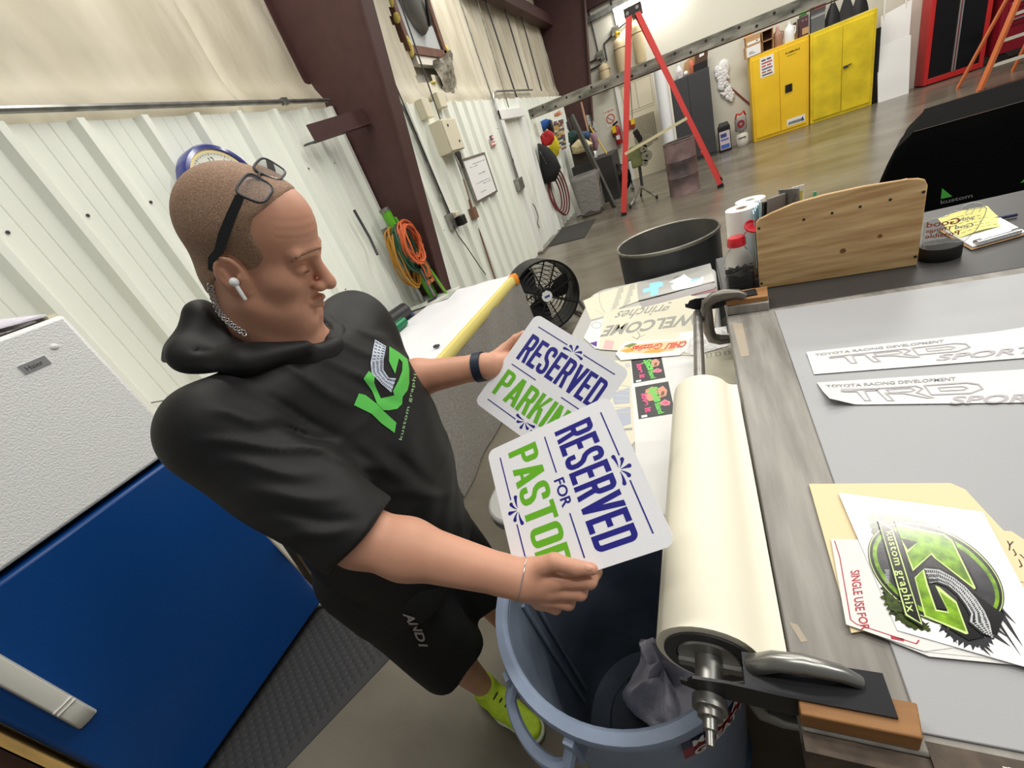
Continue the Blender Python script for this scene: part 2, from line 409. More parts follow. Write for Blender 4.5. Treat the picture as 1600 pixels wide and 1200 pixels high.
# copper painted drop pipe with fitting
conduit('drop_pipe', [(WX + .03, 5.36, 1.92), (WX + .03, 5.34, 1.62)], .022, 'short grey pipe running from the electrical box down past the whiteboard', GALV, cat='pipe')
mb = MB(); mb.tube([(WX + .035, 5.34, 1.62), (WX + .035, 5.30, 1.25)], .024, BROWN); mb.bx(WX, WX + .07, 5.25, 5.36, 1.13, 1.27, BROWN); mb.tube([(WX + .03, 5.31, 1.14), (WX + .03, 5.24, .30)], .012, BROWN)
one('copper_pipe', mb, 'brown copper pipe with a square fitting below the whiteboard', 'pipe')
mb = MB(); mb.prism([(WX + .045, 5.37, 1.93), (WX + .045, 5.46, 2.02), (WX + .045, 5.52, 1.90), (WX + .045, 5.44, 1.74)], (.012, 0, 0), BLACK); one('hanging_badge', mb, 'black diamond shaped tag hanging by the whiteboard corner', 'tag')
# outlet and plug
t = thing('power_outlet', 'metal power outlet with a black plug at the end of the wall conduit', 'outlet', (WX, 4.7, 1.15))
mb = MB(); mb.bx(WX, WX + .06, 4.60, 4.72, 1.16, 1.34, GALV); build('outlet_box', mb, t, bevel=.004)
mb = MB(); mb.bx(WX + .04, WX + .14, 4.74, 4.86, 1.16, 1.27, BLACK); build('plug', mb, t, bevel=.01)
mb = MB(); mb.bx(WX + .04, WX + .10, 4.72, 4.84, 1.28, 1.33, CREAM); build('adapter', mb, t, bevel=.006)
mb = MB(); P_ = [onx(u, v, WX + .06) for u, v in ((708, 352), (716, 368), (728, 384), (740, 402), (752, 420), (759, 429))]; mb.tube(P_, .006, BLACK); build('power_cord', mb, t)
# sticker flag
t = MB(); q = quad3(onx(764, 213, WX + .042), onx(771, 210, WX + .042), onx(777, 226, WX + .042), onx(769, 229, WX + .042))
for i in range(7):
    t.grid([[q(0, i / 7), q(1, i / 7)], [q(0, (i + 1) / 7), q(1, (i + 1) / 7)]], M('sticker red', (190, 96, 84), .6) if i % 2 == 0 else WHITE, th=(.002, 0, 0))
t.grid([[q(0, 0) + A(.003, 0, 0), q(.45, 0) + A(.003, 0, 0)], [q(0, .5) + A(.003, 0, 0), q(.45, .5) + A(.003, 0, 0)]], M('sticker blue', (82, 76, 98), .6))
one('flag_sticker', t, 'small faded red and white striped flag sticker on the wall', 'sticker', smooth=False)
# hook rod low on the wall
mb = MB(); mb.tube([onx(690, 408, WX + .07), onx(693, 414, WX + .08), onx(697, 428, WX + .08)], .014, GALVD); mb.tube([onx(697, 428, WX + .08), onx(703, 452, WX + .08)], .008, GALVD)
one('turnbuckle', mb, 'small steel turnbuckle rod low on the wall behind the white table', 'turnbuckle')
# rust bracket from the column
mb = MB(); a = onx(487, 213, -2.5); b = A(-2.36, 3.49, 2.325)
mb.bar((-2.52, 2.98, 2.30), (-2.34, 3.49, 2.33), .012, .12, RUST); mb.bar((-2.52, 2.98, 2.245), (-2.34, 3.49, 2.275), .08, .012, RUST)
mb.bar((-2.56, 2.9, 2.24), (-2.5, 3.0, 2.245), .05, .008, DARKM)
one('girt_stub', mb, 'cut off rust red angle bracket sticking out from the steel column', 'bracket', smooth=False)

# clock behind the head
NAVY = M('navy blue glossy ring', (40, 48, 128), .25, coat=.5)
CY, CZ, CR = 2.065, 2.07, .245
t = thing('wall_clock', 'round wall clock with a deep navy blue ring behind the man', 'clock', (WX + .04, CY, CZ - CR))
mb = MB(); mb.lathe([(.0, 0), (CR - .01, 0), (CR, .01), (CR, .075), (CR - .010, .095), (CR - .030, .10), (CR - .036, .08)], NAVY, (WX + .04, CY, CZ), (1, 0, 0), 48); build('case', mb, t)
mb = MB(); mb.lathe([(CR - .034, .082), (CR - .048, .080)], M('yellow neon tube', (246, 226, 160), .4, emit=.5), (WX + .04, CY, CZ), (1, 0, 0), 48); build('neon_ring', mb, t)
mb = MB(); mb.lathe([(CR - .047, .079), (0.0, .079)], M('clock face', (238, 240, 226), .5), (WX + .04, CY, CZ), (1, 0, 0), 48)
for h in range(1, 13):
    an = math.radians(90 - 30 * h); cy_, cz_ = CY + .158 * math.cos(an), CZ + .158 * math.sin(an)
    V, F_ = glyphs(str(h)); wd = V[:, 0].max() * .032
    mb.text(str(h), lambda x, y: (WX + .1205, cy_ - wd / 2 + x * .032, cz_ - .016 + y * .032), BLACK)
for i in range(60):
    an = 2 * math.pi * i / 60; r = .188; mb.obox((WX + .1205, CY + r * math.cos(an), CZ + r * math.sin(an)), (.0004, 0, 0), A(0, math.cos(an), math.sin(an)) * (.006 if i % 5 == 0 else .003), A(0, -math.sin(an), math.cos(an)) * .0012, BLACK)
build('dial', mb, t)
mb = MB(); mb.bar((WX + .126, CY, CZ), (WX + .126, CY + .05, CZ + .05), .008, .002, BLACK, up=(1, 0, 0)); mb.bar((WX + .128, CY, CZ), (WX + .128, CY - .06, CZ - .08), .006, .002, BLACK, up=(1, 0, 0)); build('hand', mb, t)

# torn opening with the exhaust fan
DIRT = M('sooty foil', (150, 144, 128), .45, noise=(7, .5, 6), bump=(16, .6, .03))
YFOAM = M('yellow foam insulation', (224, 205, 110), .8, noise=(20, .15), bump=(40, .8, .02))
t = thing('exhaust_fan', 'grey wall exhaust fan with a streamlined cowl in the torn insulation', 'fan', (WX - .1, 5.9, 3.0))
mb = MB(); mb.bx(WX - .23, WX - .215, 5.30, 6.55, 2.6, 3.9, OFFW)
mb.bx(WX - .10, WX - .085, 5.48, 6.32, 3.10, 3.80, M('fan plate', (176, 180, 180), .5)); build('mounting_plate', mb, t, smooth=False)
mb = MB()
for q in ((5.44, 6.4, 3.02, 3.11), (5.40, 5.49, 3.05, 3.9), (6.33, 6.42, 2.85, 3.9)): mb.bx(WX - .2, WX - .05, *q, M('rusty frame', (104, 72, 58), .7, noise=(12, .3)))
mb.bx(WX - .15, WX - .07, 5.52, 6.28, 2.93, 3.02, OFFW); build('frame', mb, t)
mb = MB(); cow = []
for i in range(15):
    th = i / 14; zz = 3.24 + .62 * th; wd = .36 * math.sqrt(min(1, th * 1.25)) ; cow.append([(WX - .09 + (.05 + .16 * math.sqrt(th)) * math.sin(math.pi * k / 12) + .012, 5.92 - wd * math.cos(math.pi * k / 12), zz) for k in range(13)])
mb.grid(cow, M('fan cowl', (128, 128, 124), .35, .5)); build('cowl', mb, t)
mb = MB()
for k in range(3):
    for j in range(2): mb.bx(WX + .02 + .015 * j, WX + .06, 5.60 + .045 * k, 5.63 + .045 * k, 3.70 - .06 * j, 3.735 - .06 * j, WHITE)
    build('indicator', mb, t); mb = MB()
mb.hexa([(WX + .0, 5.95, 3.30), (WX + .05, 5.95, 3.30), (WX + .05, 5.99, 3.30), (WX, 5.99, 3.30), (WX + .12, 5.9, 3.55), (WX + .14, 5.9, 3.55), (WX + .14, 5.94, 3.55), (WX + .12, 5.94, 3.55)], BLACK); build('vent_slot', mb, t)
mb = MB(); mb.bx(WX - .12, WX + .22, 5.36, 6.52, 3.84, 3.92, M('fan hood', (120, 122, 122), .45, .4)); build('hood', mb, t, bevel=.01)
mb = MB(); rs = random.Random(5)
rows = []
for i in range(13):
    rows.append([(WX - .10 + .10 * math.sin(math.pi * i / 12) * (.5 + .5 * math.sin(k * 1.7 + i)) + .05 * math.sin(math.pi * k / 12) + .02 * rs.random(), 5.62 + .068 * k + .02 * math.sin(i * 1.3), 2.66 + .04 * i * (1 + .05 * k) - .10 * math.sin(math.pi * k / 12) * (1 - i / 12) + .012 * rs.random()) for k in range(13)])
mb.grid([r[3:] for r in rows[:8]], DIRT); one('insulation_flap', mb, 'crumpled sooty foil flap hanging from the torn insulation under the fan', 'insulation', ang=60)
mb = MB()
for y, z, ry, rz in ((5.40, 3.55, .02, .10), (5.40, 3.36, .02, .05), (5.44, 3.10, .035, .11), (6.44, 3.12, .03, .06), (5.70, 2.735, .07, .02)): mb.ell((WX - .07, y, z), (.045, ry, rz), YFOAM, 12, 8)
one('foam_insulation', mb, 'torn yellow foam insulation around the exhaust fan opening', 'insulation', kind='stuff')

# coiled extension cords by the column on a green wall rack
GREENP = M('lime green plastic', (96, 176, 40), .35, coat=.3)
ORC = M('orange cord rubber', (206, 98, 52), .5); GRC = M('green cord rubber', (38, 82, 60), .5); YEC = M('mustard cord rubber', (172, 122, 40), .5)
def coil(name, c, ry, rz, dx, n, r, m, label, seed, tail=None):
    rs = random.Random(seed); P_ = []
    for k in range(n * 28):
        a = 2 * math.pi * k / 28; i = k // 28
        q = 1 + .10 * math.sin(i * 2.3) + .05 * math.sin(a * 2 + i)
        P_.append((c[0] + dx * (((i * 7) % n) / n - .5) + .01 * math.sin(a * 3 + i), c[1] + ry * q * math.cos(a) + .012 * math.sin(i * 5), c[2] + rz * q * math.sin(a) + .015 * math.cos(i * 3)))
    mb = MB(); mb.tube(P_, r, m, seg=6)
    if tail: mb.tube(tail, r, m, seg=6)
    return one(name, mb, label, 'cord')
cx = -2.44
coil('extension_cord', (cx + .02, 3.235, 1.20), .10, .25, .10, 9, .009, YEC, 'mustard yellow extension cord coil, lowest of the hanging bundle', 1)
coil('extension_cord', (cx + .09, 3.255, 1.27), .10, .19, .08, 9, .009, GRC, 'dark green extension cord coil between the orange and yellow coils', 2)
coil('extension_cord', (cx + .16, 3.265, 1.31), .105, .17, .08, 9, .009, ORC, 'orange extension cord coil hanging on top of the bundle', 3)
mb = MB(); rs = random.Random(8)
for k, m in enumerate((ORC, GRC, ORC, YEC, ORC, GRC)):
    y = 3.24 + .02 * k; mb.tube([(cx + .16, y, 1.16), (cx + .16 + .02 * rs.random(), y + .02, 1.06), (cx + .15, y + .03 * rs.random(), .95 + .04 * rs.random())], .008, m, seg=6)
    mb.cyl((cx + .15, y + .015, .95), (cx + .15, y + .02, .92), .013, m, seg=8)
one('cord_plugs', mb, 'cluster of plug ends hanging below the coiled cords', 'plugs', kind='stuff')
t = thing('pole_rack', 'lime green tube standing on the table against the rust column', 'pole', (-2.42, 3.36, .75))
mb = MB(); mb.tube([(-2.40, 3.40, .752), (-2.46, 3.34, 1.62)], .045, GREENP, seg=16); build('tube_body', mb, t)
mb = MB(); mb.tube([(-2.46, 3.34, 1.62), (-2.463, 3.337, 1.65)], .05, GALV, seg=16); build('end_cap', mb, t)
mb = MB(); mb.tube([(-2.47, 3.29, .752), (-2.5, 3.26, 1.5)], .028, GALV, seg=12); one('metal_pole', mb, 'grey metal pole standing left of the lime green tube', 'pole')
mb = MB(); mb.tube([(-2.36, 3.36, .752), (-2.40, 3.33, 1.5)], .02, GALV, seg=12); one('metal_pole', mb, 'thin bright pole standing right in front of the lime green tube', 'pole')
for k, (dy, c, nm) in enumerate(((.0, GRC, 'dark green garden stake leaning by the rust column'), (.04, WOOD, 'bare wooden dowel leaning between the rust column and the green tube'), (.055, GREENP, 'thin bright green stake leaning next to the rust column'))):
    mb = MB(); mb.tube([(-2.30 + .035 * k, 3.44 - .03 * k, .752), (-2.46 + .03 * k, 3.40 - .02 * k, 1.55)], .009, c, seg=8); one('plant_stake' if c is not WOOD else 'wooden_dowel', mb, nm, 'stake' if c is not WOOD else 'dowel')
mb = MB(); mb.tube([onx(553, 328, -2.55), onx(578, 372, -2.55), onx(590, 398, -2.5)], .012, DARKM); one('dark_rod', mb, 'short dark rod fixed to the ribbed wall above the coiled cords', 'rod')
# ================================================================== far end of the workshop
def X(u, v, y): return ony(u, v, y)[0]
def Z(u, v, y): return ony(u, v, y)[2]
def lay(mb, u0, v0, u1, v1, y, dp, m, z0=None):
    """upright box whose front face at depth y spans the lower left and the upper right pixel"""
    a, b = ony(u0, v0, y), ony(u1, v1, y)
    mb.bx(a[0], b[0], y, y + dp, a[2] if z0 is None else z0, b[2], m); return a, b
FY = 12.62
# yellow flammables cabinets
def cabinet(x0, x1, zt, m, label, hand):
    t = thing('safety_cabinet', label, 'cabinet', ((x0 + x1) / 2, FY + .23, 0), 'yellow safety cabinets')
    mb = MB(); mb.bx(x0, x1, FY + .02, FY + .46, 0.0, zt, m); build('body', mb, t, bevel=.01)
    xm = (x0 + x1) / 2
    for a, b in ((x0 + .045, xm - .006), (xm + .006, x1 - .045)):
        mb = MB(); mb.bx(a, b, FY, FY + .025, .07, zt - .07, m); d = build('door', mb, t, bevel=.006)
        if hand and a > xm - .1:
            mb = MB(); mb.bx(xm + .10, xm + .23, FY - .02, FY + .01, .80, .95, BLACK); build('handle', mb, d, bevel=.008)
            mb = MB(); mb.bx(xm + .12, x1 - .08, FY - .003, FY + .002, .12, .26, WHITE)
            for k in range(9): mb.prism([(xm + .14 + .03 * k, FY - .004, .14), (xm + .16 + .03 * k, FY - .004, .14), (xm + .18 + .03 * k, FY - .004, .20), (xm + .16 + .03 * k, FY - .004, .20)], (0, -.001, 0), BLACK)
            mb.prism([(x1 - .16, FY - .004, .14), (x1 - .09, FY - .004, .14), (x1 - .125, FY - .004, .24)], (0, -.001, 0), M('label blue', (64, 90, 150), .5)); build('hazard_label', mb, d, smooth=False)
            mb = MB(); mb.text('FLAMMABLE', lambda x, y: (xm + .12 + x, FY - .002, zt - .2 + y), BLACK, bold=.02, fit=(.26, .035)); mb.text('KEEP FIRE AWAY', lambda x, y: (xm + .15 + x, FY - .002, zt - .25 + y), BLACK, fit=(.16, .022)); build('lettering', mb, d, smooth=False)
        elif hand:
            mb = MB(); mb.bx(a + .14, a + .40, FY - .004, FY + .002, zt - .46, zt - .09, WHITE)
            for k, c in enumerate(((70, 60, 70), (190, 90, 90), (190, 90, 90), (110, 100, 120), (170, 90, 100), (90, 84, 100))):
                for j in range(2): mb.bx(a + .17 + .1 * j, a + .25 + .1 * j + .02 * (k % 2), FY - .005, FY - .003, zt - .13 - .055 * k - .03, zt - .13 - .055 * k, M('notice ink %d' % c[0], c, .6))
            build('warning_notice', mb, d, smooth=False)
        elif a > xm - .1:
            mb = MB(); mb.bx(xm + .02, xm + .10, FY - .025, FY + .01, .87, .91, DARKM); mb.bx(xm + .10, xm + .16, FY - .02, FY - .01, .90, .915, DARKM); build('handle', mb, d)
    return t
cabinet(1.49, 2.575, 1.715, YEL, 'golden yellow safety cabinet with a black paddle handle and hazard labels', True)
cabinet(2.60, 3.70, 1.705, YEL2, 'scuffed lemon yellow safety cabinet beside the leaning white boards', False)
# on top of the cabinets
def box_thing(name, px, y, dp, m, label, cat='box', z0=None, extra=None, bevel=.004):
    mb = MB(); a, b = lay(mb, *px, y, dp, m, z0)
    if extra: extra(mb, a, b, y)
    return one(name, mb, label, cat, bevel=bevel)
CT = 1.7155
def lab(mb, a, b, y):
    mb.bx(a[0] + .03, b[0] - .02, y - .003, y + .001, a[2] + .05, b[2] - .03, WHITE)
    for k in range(3): mb.bx(a[0] + .06 + .07 * k, a[0] + .10 + .07 * k, y - .004, y - .002, a[2] + .09 + .03 * k, a[2] + .10 + .03 * k, DARKM)
bA = X(1162, 86, 12.7)
mb = MB(); mb.bx(1.42, 1.72, 12.64, 12.96, CT, 1.93, CARD); mb.bx(1.44, 1.70, 12.636, 12.641, CT + .02, 1.91, WHITE); mb.bx(1.48, 1.6, 12.634, 12.637, CT + .06, CT + .07, DARKM); mb.bx(1.48, 1.56, 12.634, 12.637, CT + .09, CT + .10, DARKM)
one('storage_box', mb, 'white labelled box, lowest of the stack at the end of the golden cabinet', 'box', 'boxes on the safety cabinets', smooth=False)
mb = MB(); mb.bx(1.44, 1.71, 12.65, 12.95, 1.932, 2.10, CARD); mb.bx(1.46, 1.70, 12.646, 12.651, 1.95, 2.0, WHITE); mb.bx(1.63, 1.66, 12.644, 12.647, 1.97, 1.99, DARKM)
one('storage_box', mb, 'cardboard box with a white stripe on top of the white labelled box', 'box', 'boxes on the safety cabinets', smooth=False)
mb = MB(); mb.grid([[(1.42, 12.80, 2.104), (1.58, 12.80, 2.104)], [(1.42, 12.92, 2.26), (1.60, 12.92, 2.27)]], CARD, th=(0, .006, 0)); mb.grid([[(1.41, 12.75, 2.104), (1.42, 12.85, 2.104)], [(1.30, 12.75, 2.0), (1.31, 12.85, 2.0)]], CARD, th=(0, .006, 0)); mb.bx(1.41, 1.62, 12.76, 12.92, 2.102, 2.108, CARD)
one('cardboard_flap', mb, 'folded open cardboard flaps lying on the box stack', 'cardboard', smooth=False)
for z, nm in ((CT, 'dark open cardboard box standing lowest beside the white labelled box'), (1.905, 'dark open cardboard box stacked above another dark one')):
    mb = MB(); x0, x1 = 1.74, 1.95; z1 = z + .185
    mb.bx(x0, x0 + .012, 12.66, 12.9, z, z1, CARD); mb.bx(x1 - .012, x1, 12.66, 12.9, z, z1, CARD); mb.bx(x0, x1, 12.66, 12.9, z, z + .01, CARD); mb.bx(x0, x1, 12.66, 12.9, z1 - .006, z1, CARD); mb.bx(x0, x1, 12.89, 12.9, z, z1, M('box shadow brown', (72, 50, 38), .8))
    one('storage_box', mb, nm, 'box', 'boxes on the safety cabinets', smooth=False)
def jug(c, s, m, label, cap=None, name='jug'):
    t = thing(name, label, 'jug', c, 'jugs on the safety cabinets')
    mb = MB(); mb.lathe([(0, 0), (.085 * s, 0), (.09 * s, .02 * s), (.09 * s, .18 * s), (.07 * s, .24 * s), (.03 * s, .28 * s), (.025 * s, .31 * s), (0, .31 * s)], m, c, seg=20); build('body', mb, t)
    mb = MB(); mb.tube([A(*c) + A(.06, -.02, .24) * s, A(*c) + A(.1, -.03, .22) * s, A(*c) + A(.1, -.03, .14) * s, A(*c) + A(.08, -.03, .10) * s], .012 * s, m, seg=8); build('handle', mb, t)
    mb = MB(); mb.cyl(A(*c) + A(0, 0, .30 * s), A(*c) + A(0, 0, .345 * s), .028 * s, cap or WHITE, seg=14); build('cap', mb, t)
jug((2.045, 12.8, CT), 1.05, M('amber glass', (160, 122, 100), .3), 'translucent brown jug between the boxes and the white jug', M('pink cap', (220, 160, 160), .5))
jug((2.25, 12.75, CT), 1.05, WHITE, 'white plastic jug on the golden cabinet', WHITE)
mb = MB(); mb.cyl((2.36, 12.8, CT), (2.36, 12.8, CT + .26), .035, CARD, seg=16); mb.cyl((2.36, 12.8, CT + .26), (2.36, 12.8, CT + .3), .03, DARKM, seg=16); one('spray_can', mb, 'small tan spray can right of the white jug', 'can')
MAR = M('dark maroon carton', (84, 52, 58), .6)
mb = MB(); mb.bx(2.42, 2.575, 12.66, 12.9, CT, CT + .34, MAR); mb.bx(2.46, 2.57, 12.655, 12.661, CT + .03, CT + .14, CARD)
for k in range(2): mb.cyl((2.47 + .06 * k, 12.655, CT + .27), (2.47 + .06 * k, 12.66, CT + .27), .02, M('grey print', (130, 110, 116), .6), seg=12)
one('product_carton', mb, 'dark maroon carton on the golden cabinet under a green roll', 'carton', smooth=False)
mb = MB(); mb.tube([(2.43, 12.78, CT + .395), (2.56, 12.76, CT + .40)], .05, M('bright green film', (110, 205, 110), .35), seg=14); one('green_roll', mb, 'bright green roll lying on the maroon carton', 'roll')
mb = MB(); mb.bx(2.583, 2.597, 12.70, 12.712, CT, 2.6, OFFW); one('white_post', mb, 'thin white upright strip between the two yellow cabinets', 'strip')
mb = MB(); mb.bx(2.62, 2.86, 12.7, 12.95, CT, CT + .30, M('grey tool case', (98, 100, 102), .5)); mb.bx(2.62, 2.86, 12.695, 12.70, CT + .23, CT + .27, M('light grey', (150, 152, 150), .5)); one('tool_case', mb, 'grey tool case on the lemon yellow cabinet', 'case', bevel=.01)
mb = MB(); mb.bx(2.62, 2.87, 12.7, 12.95, CT + .302, CT + .53, M('charcoal carton', (78, 76, 78), .6)); mb.bx(2.68, 2.86, 12.695, 12.7, CT + .36, CT + .47, M('dull red print', (150, 84, 88), .6)); one('product_carton', mb, 'charcoal carton with a dull red print on the grey tool case', 'carton', smooth=False)
mb = MB(); mb.bx(2.61, 2.83, 12.7, 12.95, CT + .532, CT + .70, WHITE); mb.bx(2.64, 2.7, 12.696, 12.7, CT + .57, CT + .63, DARKM); one('storage_box', mb, 'white box crowning the charcoal carton on the lemon cabinet', 'box', 'boxes on the safety cabinets', smooth=False)
mb = MB()
def bag(c, wd, ht, m, label):
    mb = MB(); rows = []
    for i in range(9):
        f = i / 8; r = wd * (1 - .75 * f ** 1.3); rows.append([(c[0] + r * math.cos(2 * math.pi * k / 16) * (1 + .1 * math.sin(3 * k)), c[1] + .55 * r * math.sin(2 * math.pi * k / 16), c[2] + ht * f) for k in range(17)])
    mb.grid(rows, m); mb.poly([r for r in rows[0][:16]][::-1], m); mb.tube([(c[0] - .02, c[1], c[2] + ht * .98), (c[0] - .02, c[1], c[2] + ht * 1.5), (c[0] + .03, c[1], c[2] + ht * 1.55), (c[0] + .03, c[1], c[2] + ht)], .008, m, seg=6)
    return one('sports_bag', mb, label, 'bag', 'black bags on the lemon cabinet')
bag((3.02, 12.85, CT), .15, .36, BLACK, 'black drawstring bag, first from the cartons on the lemon cabinet')
bag((3.25, 12.85, CT), .14, .38, M('charcoal cloth', (44, 44, 46), .8), 'charcoal bag in the middle of three on the lemon cabinet')
bag((3.47, 12.85, CT), .14, .38, BLACK, 'black bag at the white board end of the lemon cabinet')
# white boards and red cabinets
mb = MB(); mb.hexa([(3.80, 12.62, 0), (4.30, 12.62, 0), (4.30, 12.64, 0), (3.80, 12.64, 0), (3.78, 12.80, 1.02), (4.31, 12.80, 1.02), (4.31, 12.82, 1.02), (3.78, 12.82, 1.02)], WHITE); one('foam_board', mb, 'shorter white board leaning in front at the end of the yellow cabinets', 'board', smooth=False)
mb = MB(); mb.hexa([(3.87, 12.80, 0.0), (4.30, 12.80, 0), (4.30, 12.82, 0), (3.87, 12.82, 0), (3.88, 13.05, 1.52), (4.36, 13.05, 1.60), (4.36, 13.07, 1.60), (3.88, 13.07, 1.52)], WHITE); one('foam_board', mb, 'taller white board leaning behind the shorter one', 'board', smooth=False)
mb = MB(); mb.bx(3.74, 3.80, 12.72, 13.0, 0, 1.35, BLACK); one('insulation_board', mb, 'narrow black panel wedged between the lemon cabinet and the white boards', 'panel')
mb = MB(); mb.tube([(3.93, 13.05, 1.62), (3.93, 13.05, 2.4)], .018, WHITE); mb.tube([(4.27, 13.05, 1.68), (4.27, 13.05, 2.4)], .018, WHITE); mb.tube([(3.93, 13.05, 2.05), (4.27, 13.05, 2.05)], .012, OFFW); mb.tube([(3.93, 13.05, 0), (3.93, 13.05, 1.62)], .018, WHITE); mb.tube([(4.27, 13.05, 0), (4.27, 13.05, 1.68)], .018, WHITE); one('display_rack', mb, 'white tubular rack standing behind the leaning white boards', 'rack')
t = thing('tool_cabinet', 'tall red tool cabinet with black doors and bright metal trim', 'cabinet', (5.0, 13.0, 0))
mb = MB(); mb.bx(4.57, 5.47, 12.80, 13.18, 0.02, 2.1, RED); mb.bx(4.57, 4.64, 12.76, 12.80, .02, 2.1, RED); mb.bx(5.40, 5.47, 12.76, 12.8, .02, 2.1, RED); mb.bx(4.64, 5.40, 12.76, 12.8, .02, .12, RED); build('body', mb, t, bevel=.006)
for a, b in ((4.645, 4.985), (5.055, 5.395)):
    mb = MB(); mb.bx(a, b, 12.775, 12.80, .125, 2.08, M('gloss black', (18, 18, 22), .2)); build('door', mb, t, bevel=.004)
for a in (4.99, 5.03):
    mb = MB(); mb.bx(a, a + .02, 12.755, 12.80, .125, 2.08, CHROME); build('trim_strip', mb, t)
t = thing('tool_chest', 'maroon rolling tool chest with bright drawer pulls at the far right', 'tool chest', (6.3, 12.9, 0))
mb = MB(); mb.bx(5.56, 7.1, 12.62, 13.15, .16, 1.9, MAROON); build('body', mb, t, bevel=.01)
for z in (.66, .92, 1.06, 1.16, 1.26, 1.40):
    mb = MB(); mb.bx(5.64, 7.0, 12.605, 12.62, z - .08, z + .03, MAROON); d = build('drawer', mb, t, bevel=.004)
    mb = MB(); mb.bx(5.66, 6.98, 12.585, 12.605, z, z + .022, CHROME); build('pull', mb, d)
for x in (5.68, 6.95):
    mb = MB(); mb.cyl((x, 12.66, .08), (x, 12.72, .08), .08, BLACKR, seg=16); build('wheel', mb, t)
# orange stepladder at the far right
t = thing('step_ladder', 'orange stepladder with cream treads at the far right', 'ladder', (5.0, 10.4, 0))
fl = A(4.42, 10.3, 0); tl = A(4.95, 10.5, 1.75)
fr = A(5.05, 10.25, 0); tr = A(5.4, 10.5, 1.75)
for a, b in ((fl, tl), (fr, tr)):
    mb = MB(); mb.bar(a, b, .035, .12, ORANGEF, up=(0, 1, 0)); build('rail', mb, t)
for a, b in ((A(4.5, 11.2, 0), tl + A(0, .1, 0)), (A(5.2, 11.2, 0), tr + A(0, .1, 0))):
    mb = MB(); mb.bar(a, b, .03, .06, ORANGEF, up=(0, 1, 0)); build('rear_rail', mb, t)
for k in range(1, 6):
    f = k / 5.8; mb = MB(); a, b = fl + (tl - fl) * f, fr + (tr - fr) * f; mb.obox((a + b) / 2, (b - a) / 2, (0, .05, 0), (0, 0, .018), OFFW); build('tread', mb, t)
mb = MB(); mb.obox((tl + tr) / 2 + A(0, .05, .02), (.28, 0, 0), (0, .09, 0), (0, 0, .03), ORANGEF); build('top_cap', mb, t)
# creeper stool with wheels by the chest
t = thing('work_stool', 'dark padded work stool beside the maroon tool chest', 'stool', (5.75, 11.7, 0))
mb = MB(); mb.lathe([(0, .45), (.2, .45), (.22, .48), (.2, .54), (0, .55)], M('dark vinyl', (46, 44, 52), .5), (5.75, 11.7, 0)); build('seat', mb, t)
mb = MB(); mb.cyl((5.75, 11.7, .1), (5.75, 11.7, .45), .03, GALV); build('post', mb, t)
for k in range(5):
    an = 2 * math.pi * k / 5; mb = MB(); e_ = A(5.75 + .26 * math.cos(an), 11.7 + .26 * math.sin(an), .07); mb.tube([(5.75, 11.7, .13), e_], .018, BLACK); mb.cyl(e_ + A(-.012, 0, -.04), e_ + A(.012, 0, -.04), .03, BLACKR, seg=12); build('leg', mb, t)

# dark grey cabinet and things on it
x0, x1 = X(1040, 127, 12.72), .69
t = thing('steel_cabinet', 'dark grey steel cabinet behind the red stepladder', 'cabinet', ((x0 + x1) / 2, 12.9, 0))
mb = MB(); mb.bx(x0, x1, 12.74, 13.16, 0, 1.87, DARKM); build('body', mb, t, bevel=.006)
mb = MB(); mb.bx(x0 + .01, (x0 + x1) / 2 - .004, 12.72, 12.74, .08, 1.84, DARKM); build('door', mb, t, bevel=.003)
mb = MB(); mb.bx((x0 + x1) / 2 + .004, x1 - .01, 12.72, 12.74, .08, 1.84, DARKM); build('door', mb, t, bevel=.003)
GT = 1.8705
mb = MB(); c = A(.07, 12.9, GT); mb.lathe([(0, 0), (.07, 0), (.075, .02), (.075, .17), (.035, .24), (.03, .27), (0, .27)], M('milky plastic', (228, 228, 228), .4), c, seg=18); mb.cyl(c + A(0, 0, .27), c + A(0, 0, .31), .034, WHITE); mb.bar(c + A(0, 0, .32), c + A(.12, 0, .36), .03, .03, WHITE); mb.bar(c + A(.1, 0, .36), c + A(.12, 0, .30), .02, .02, WHITE); mb.bx(c[0] - .05, c[0] + .05, c[1] - .078, c[1] - .074, GT + .05, GT + .14, M('pale label', (204, 190, 196), .6))
one('spray_bottle', mb, 'white spray bottle on the dark grey cabinet', 'bottle')
mb = MB(); mb.ell((.21, 12.88, GT + .05), (.05, .05, .05), WHITE); one('paper_wad', mb, 'white wad beside the spray bottle on the dark cabinet', 'wad')
mb = MB(); mb.lathe([(0, 0), (.035, 0), (.055, .1), (.055, .2), (.02, .26), (0, .26)], M('salmon plastic', (206, 112, 90), .5), (.35, 12.85, GT), seg=18); one('orange_bottle', mb, 'salmon orange bottle on the dark grey cabinet', 'bottle')
mb = MB(); mb.hexa([(.40, 12.76, GT), (.67, 12.76, GT), (.67, 13.0, GT), (.40, 13.0, GT), (.38, 12.76, GT + .14), (.68, 12.76, GT + .14), (.68, 13.0, GT + .14), (.38, 13.0, GT + .14)], BLACK); one('parts_tray', mb, 'black tray of odds and ends on the dark grey cabinet', 'tray')
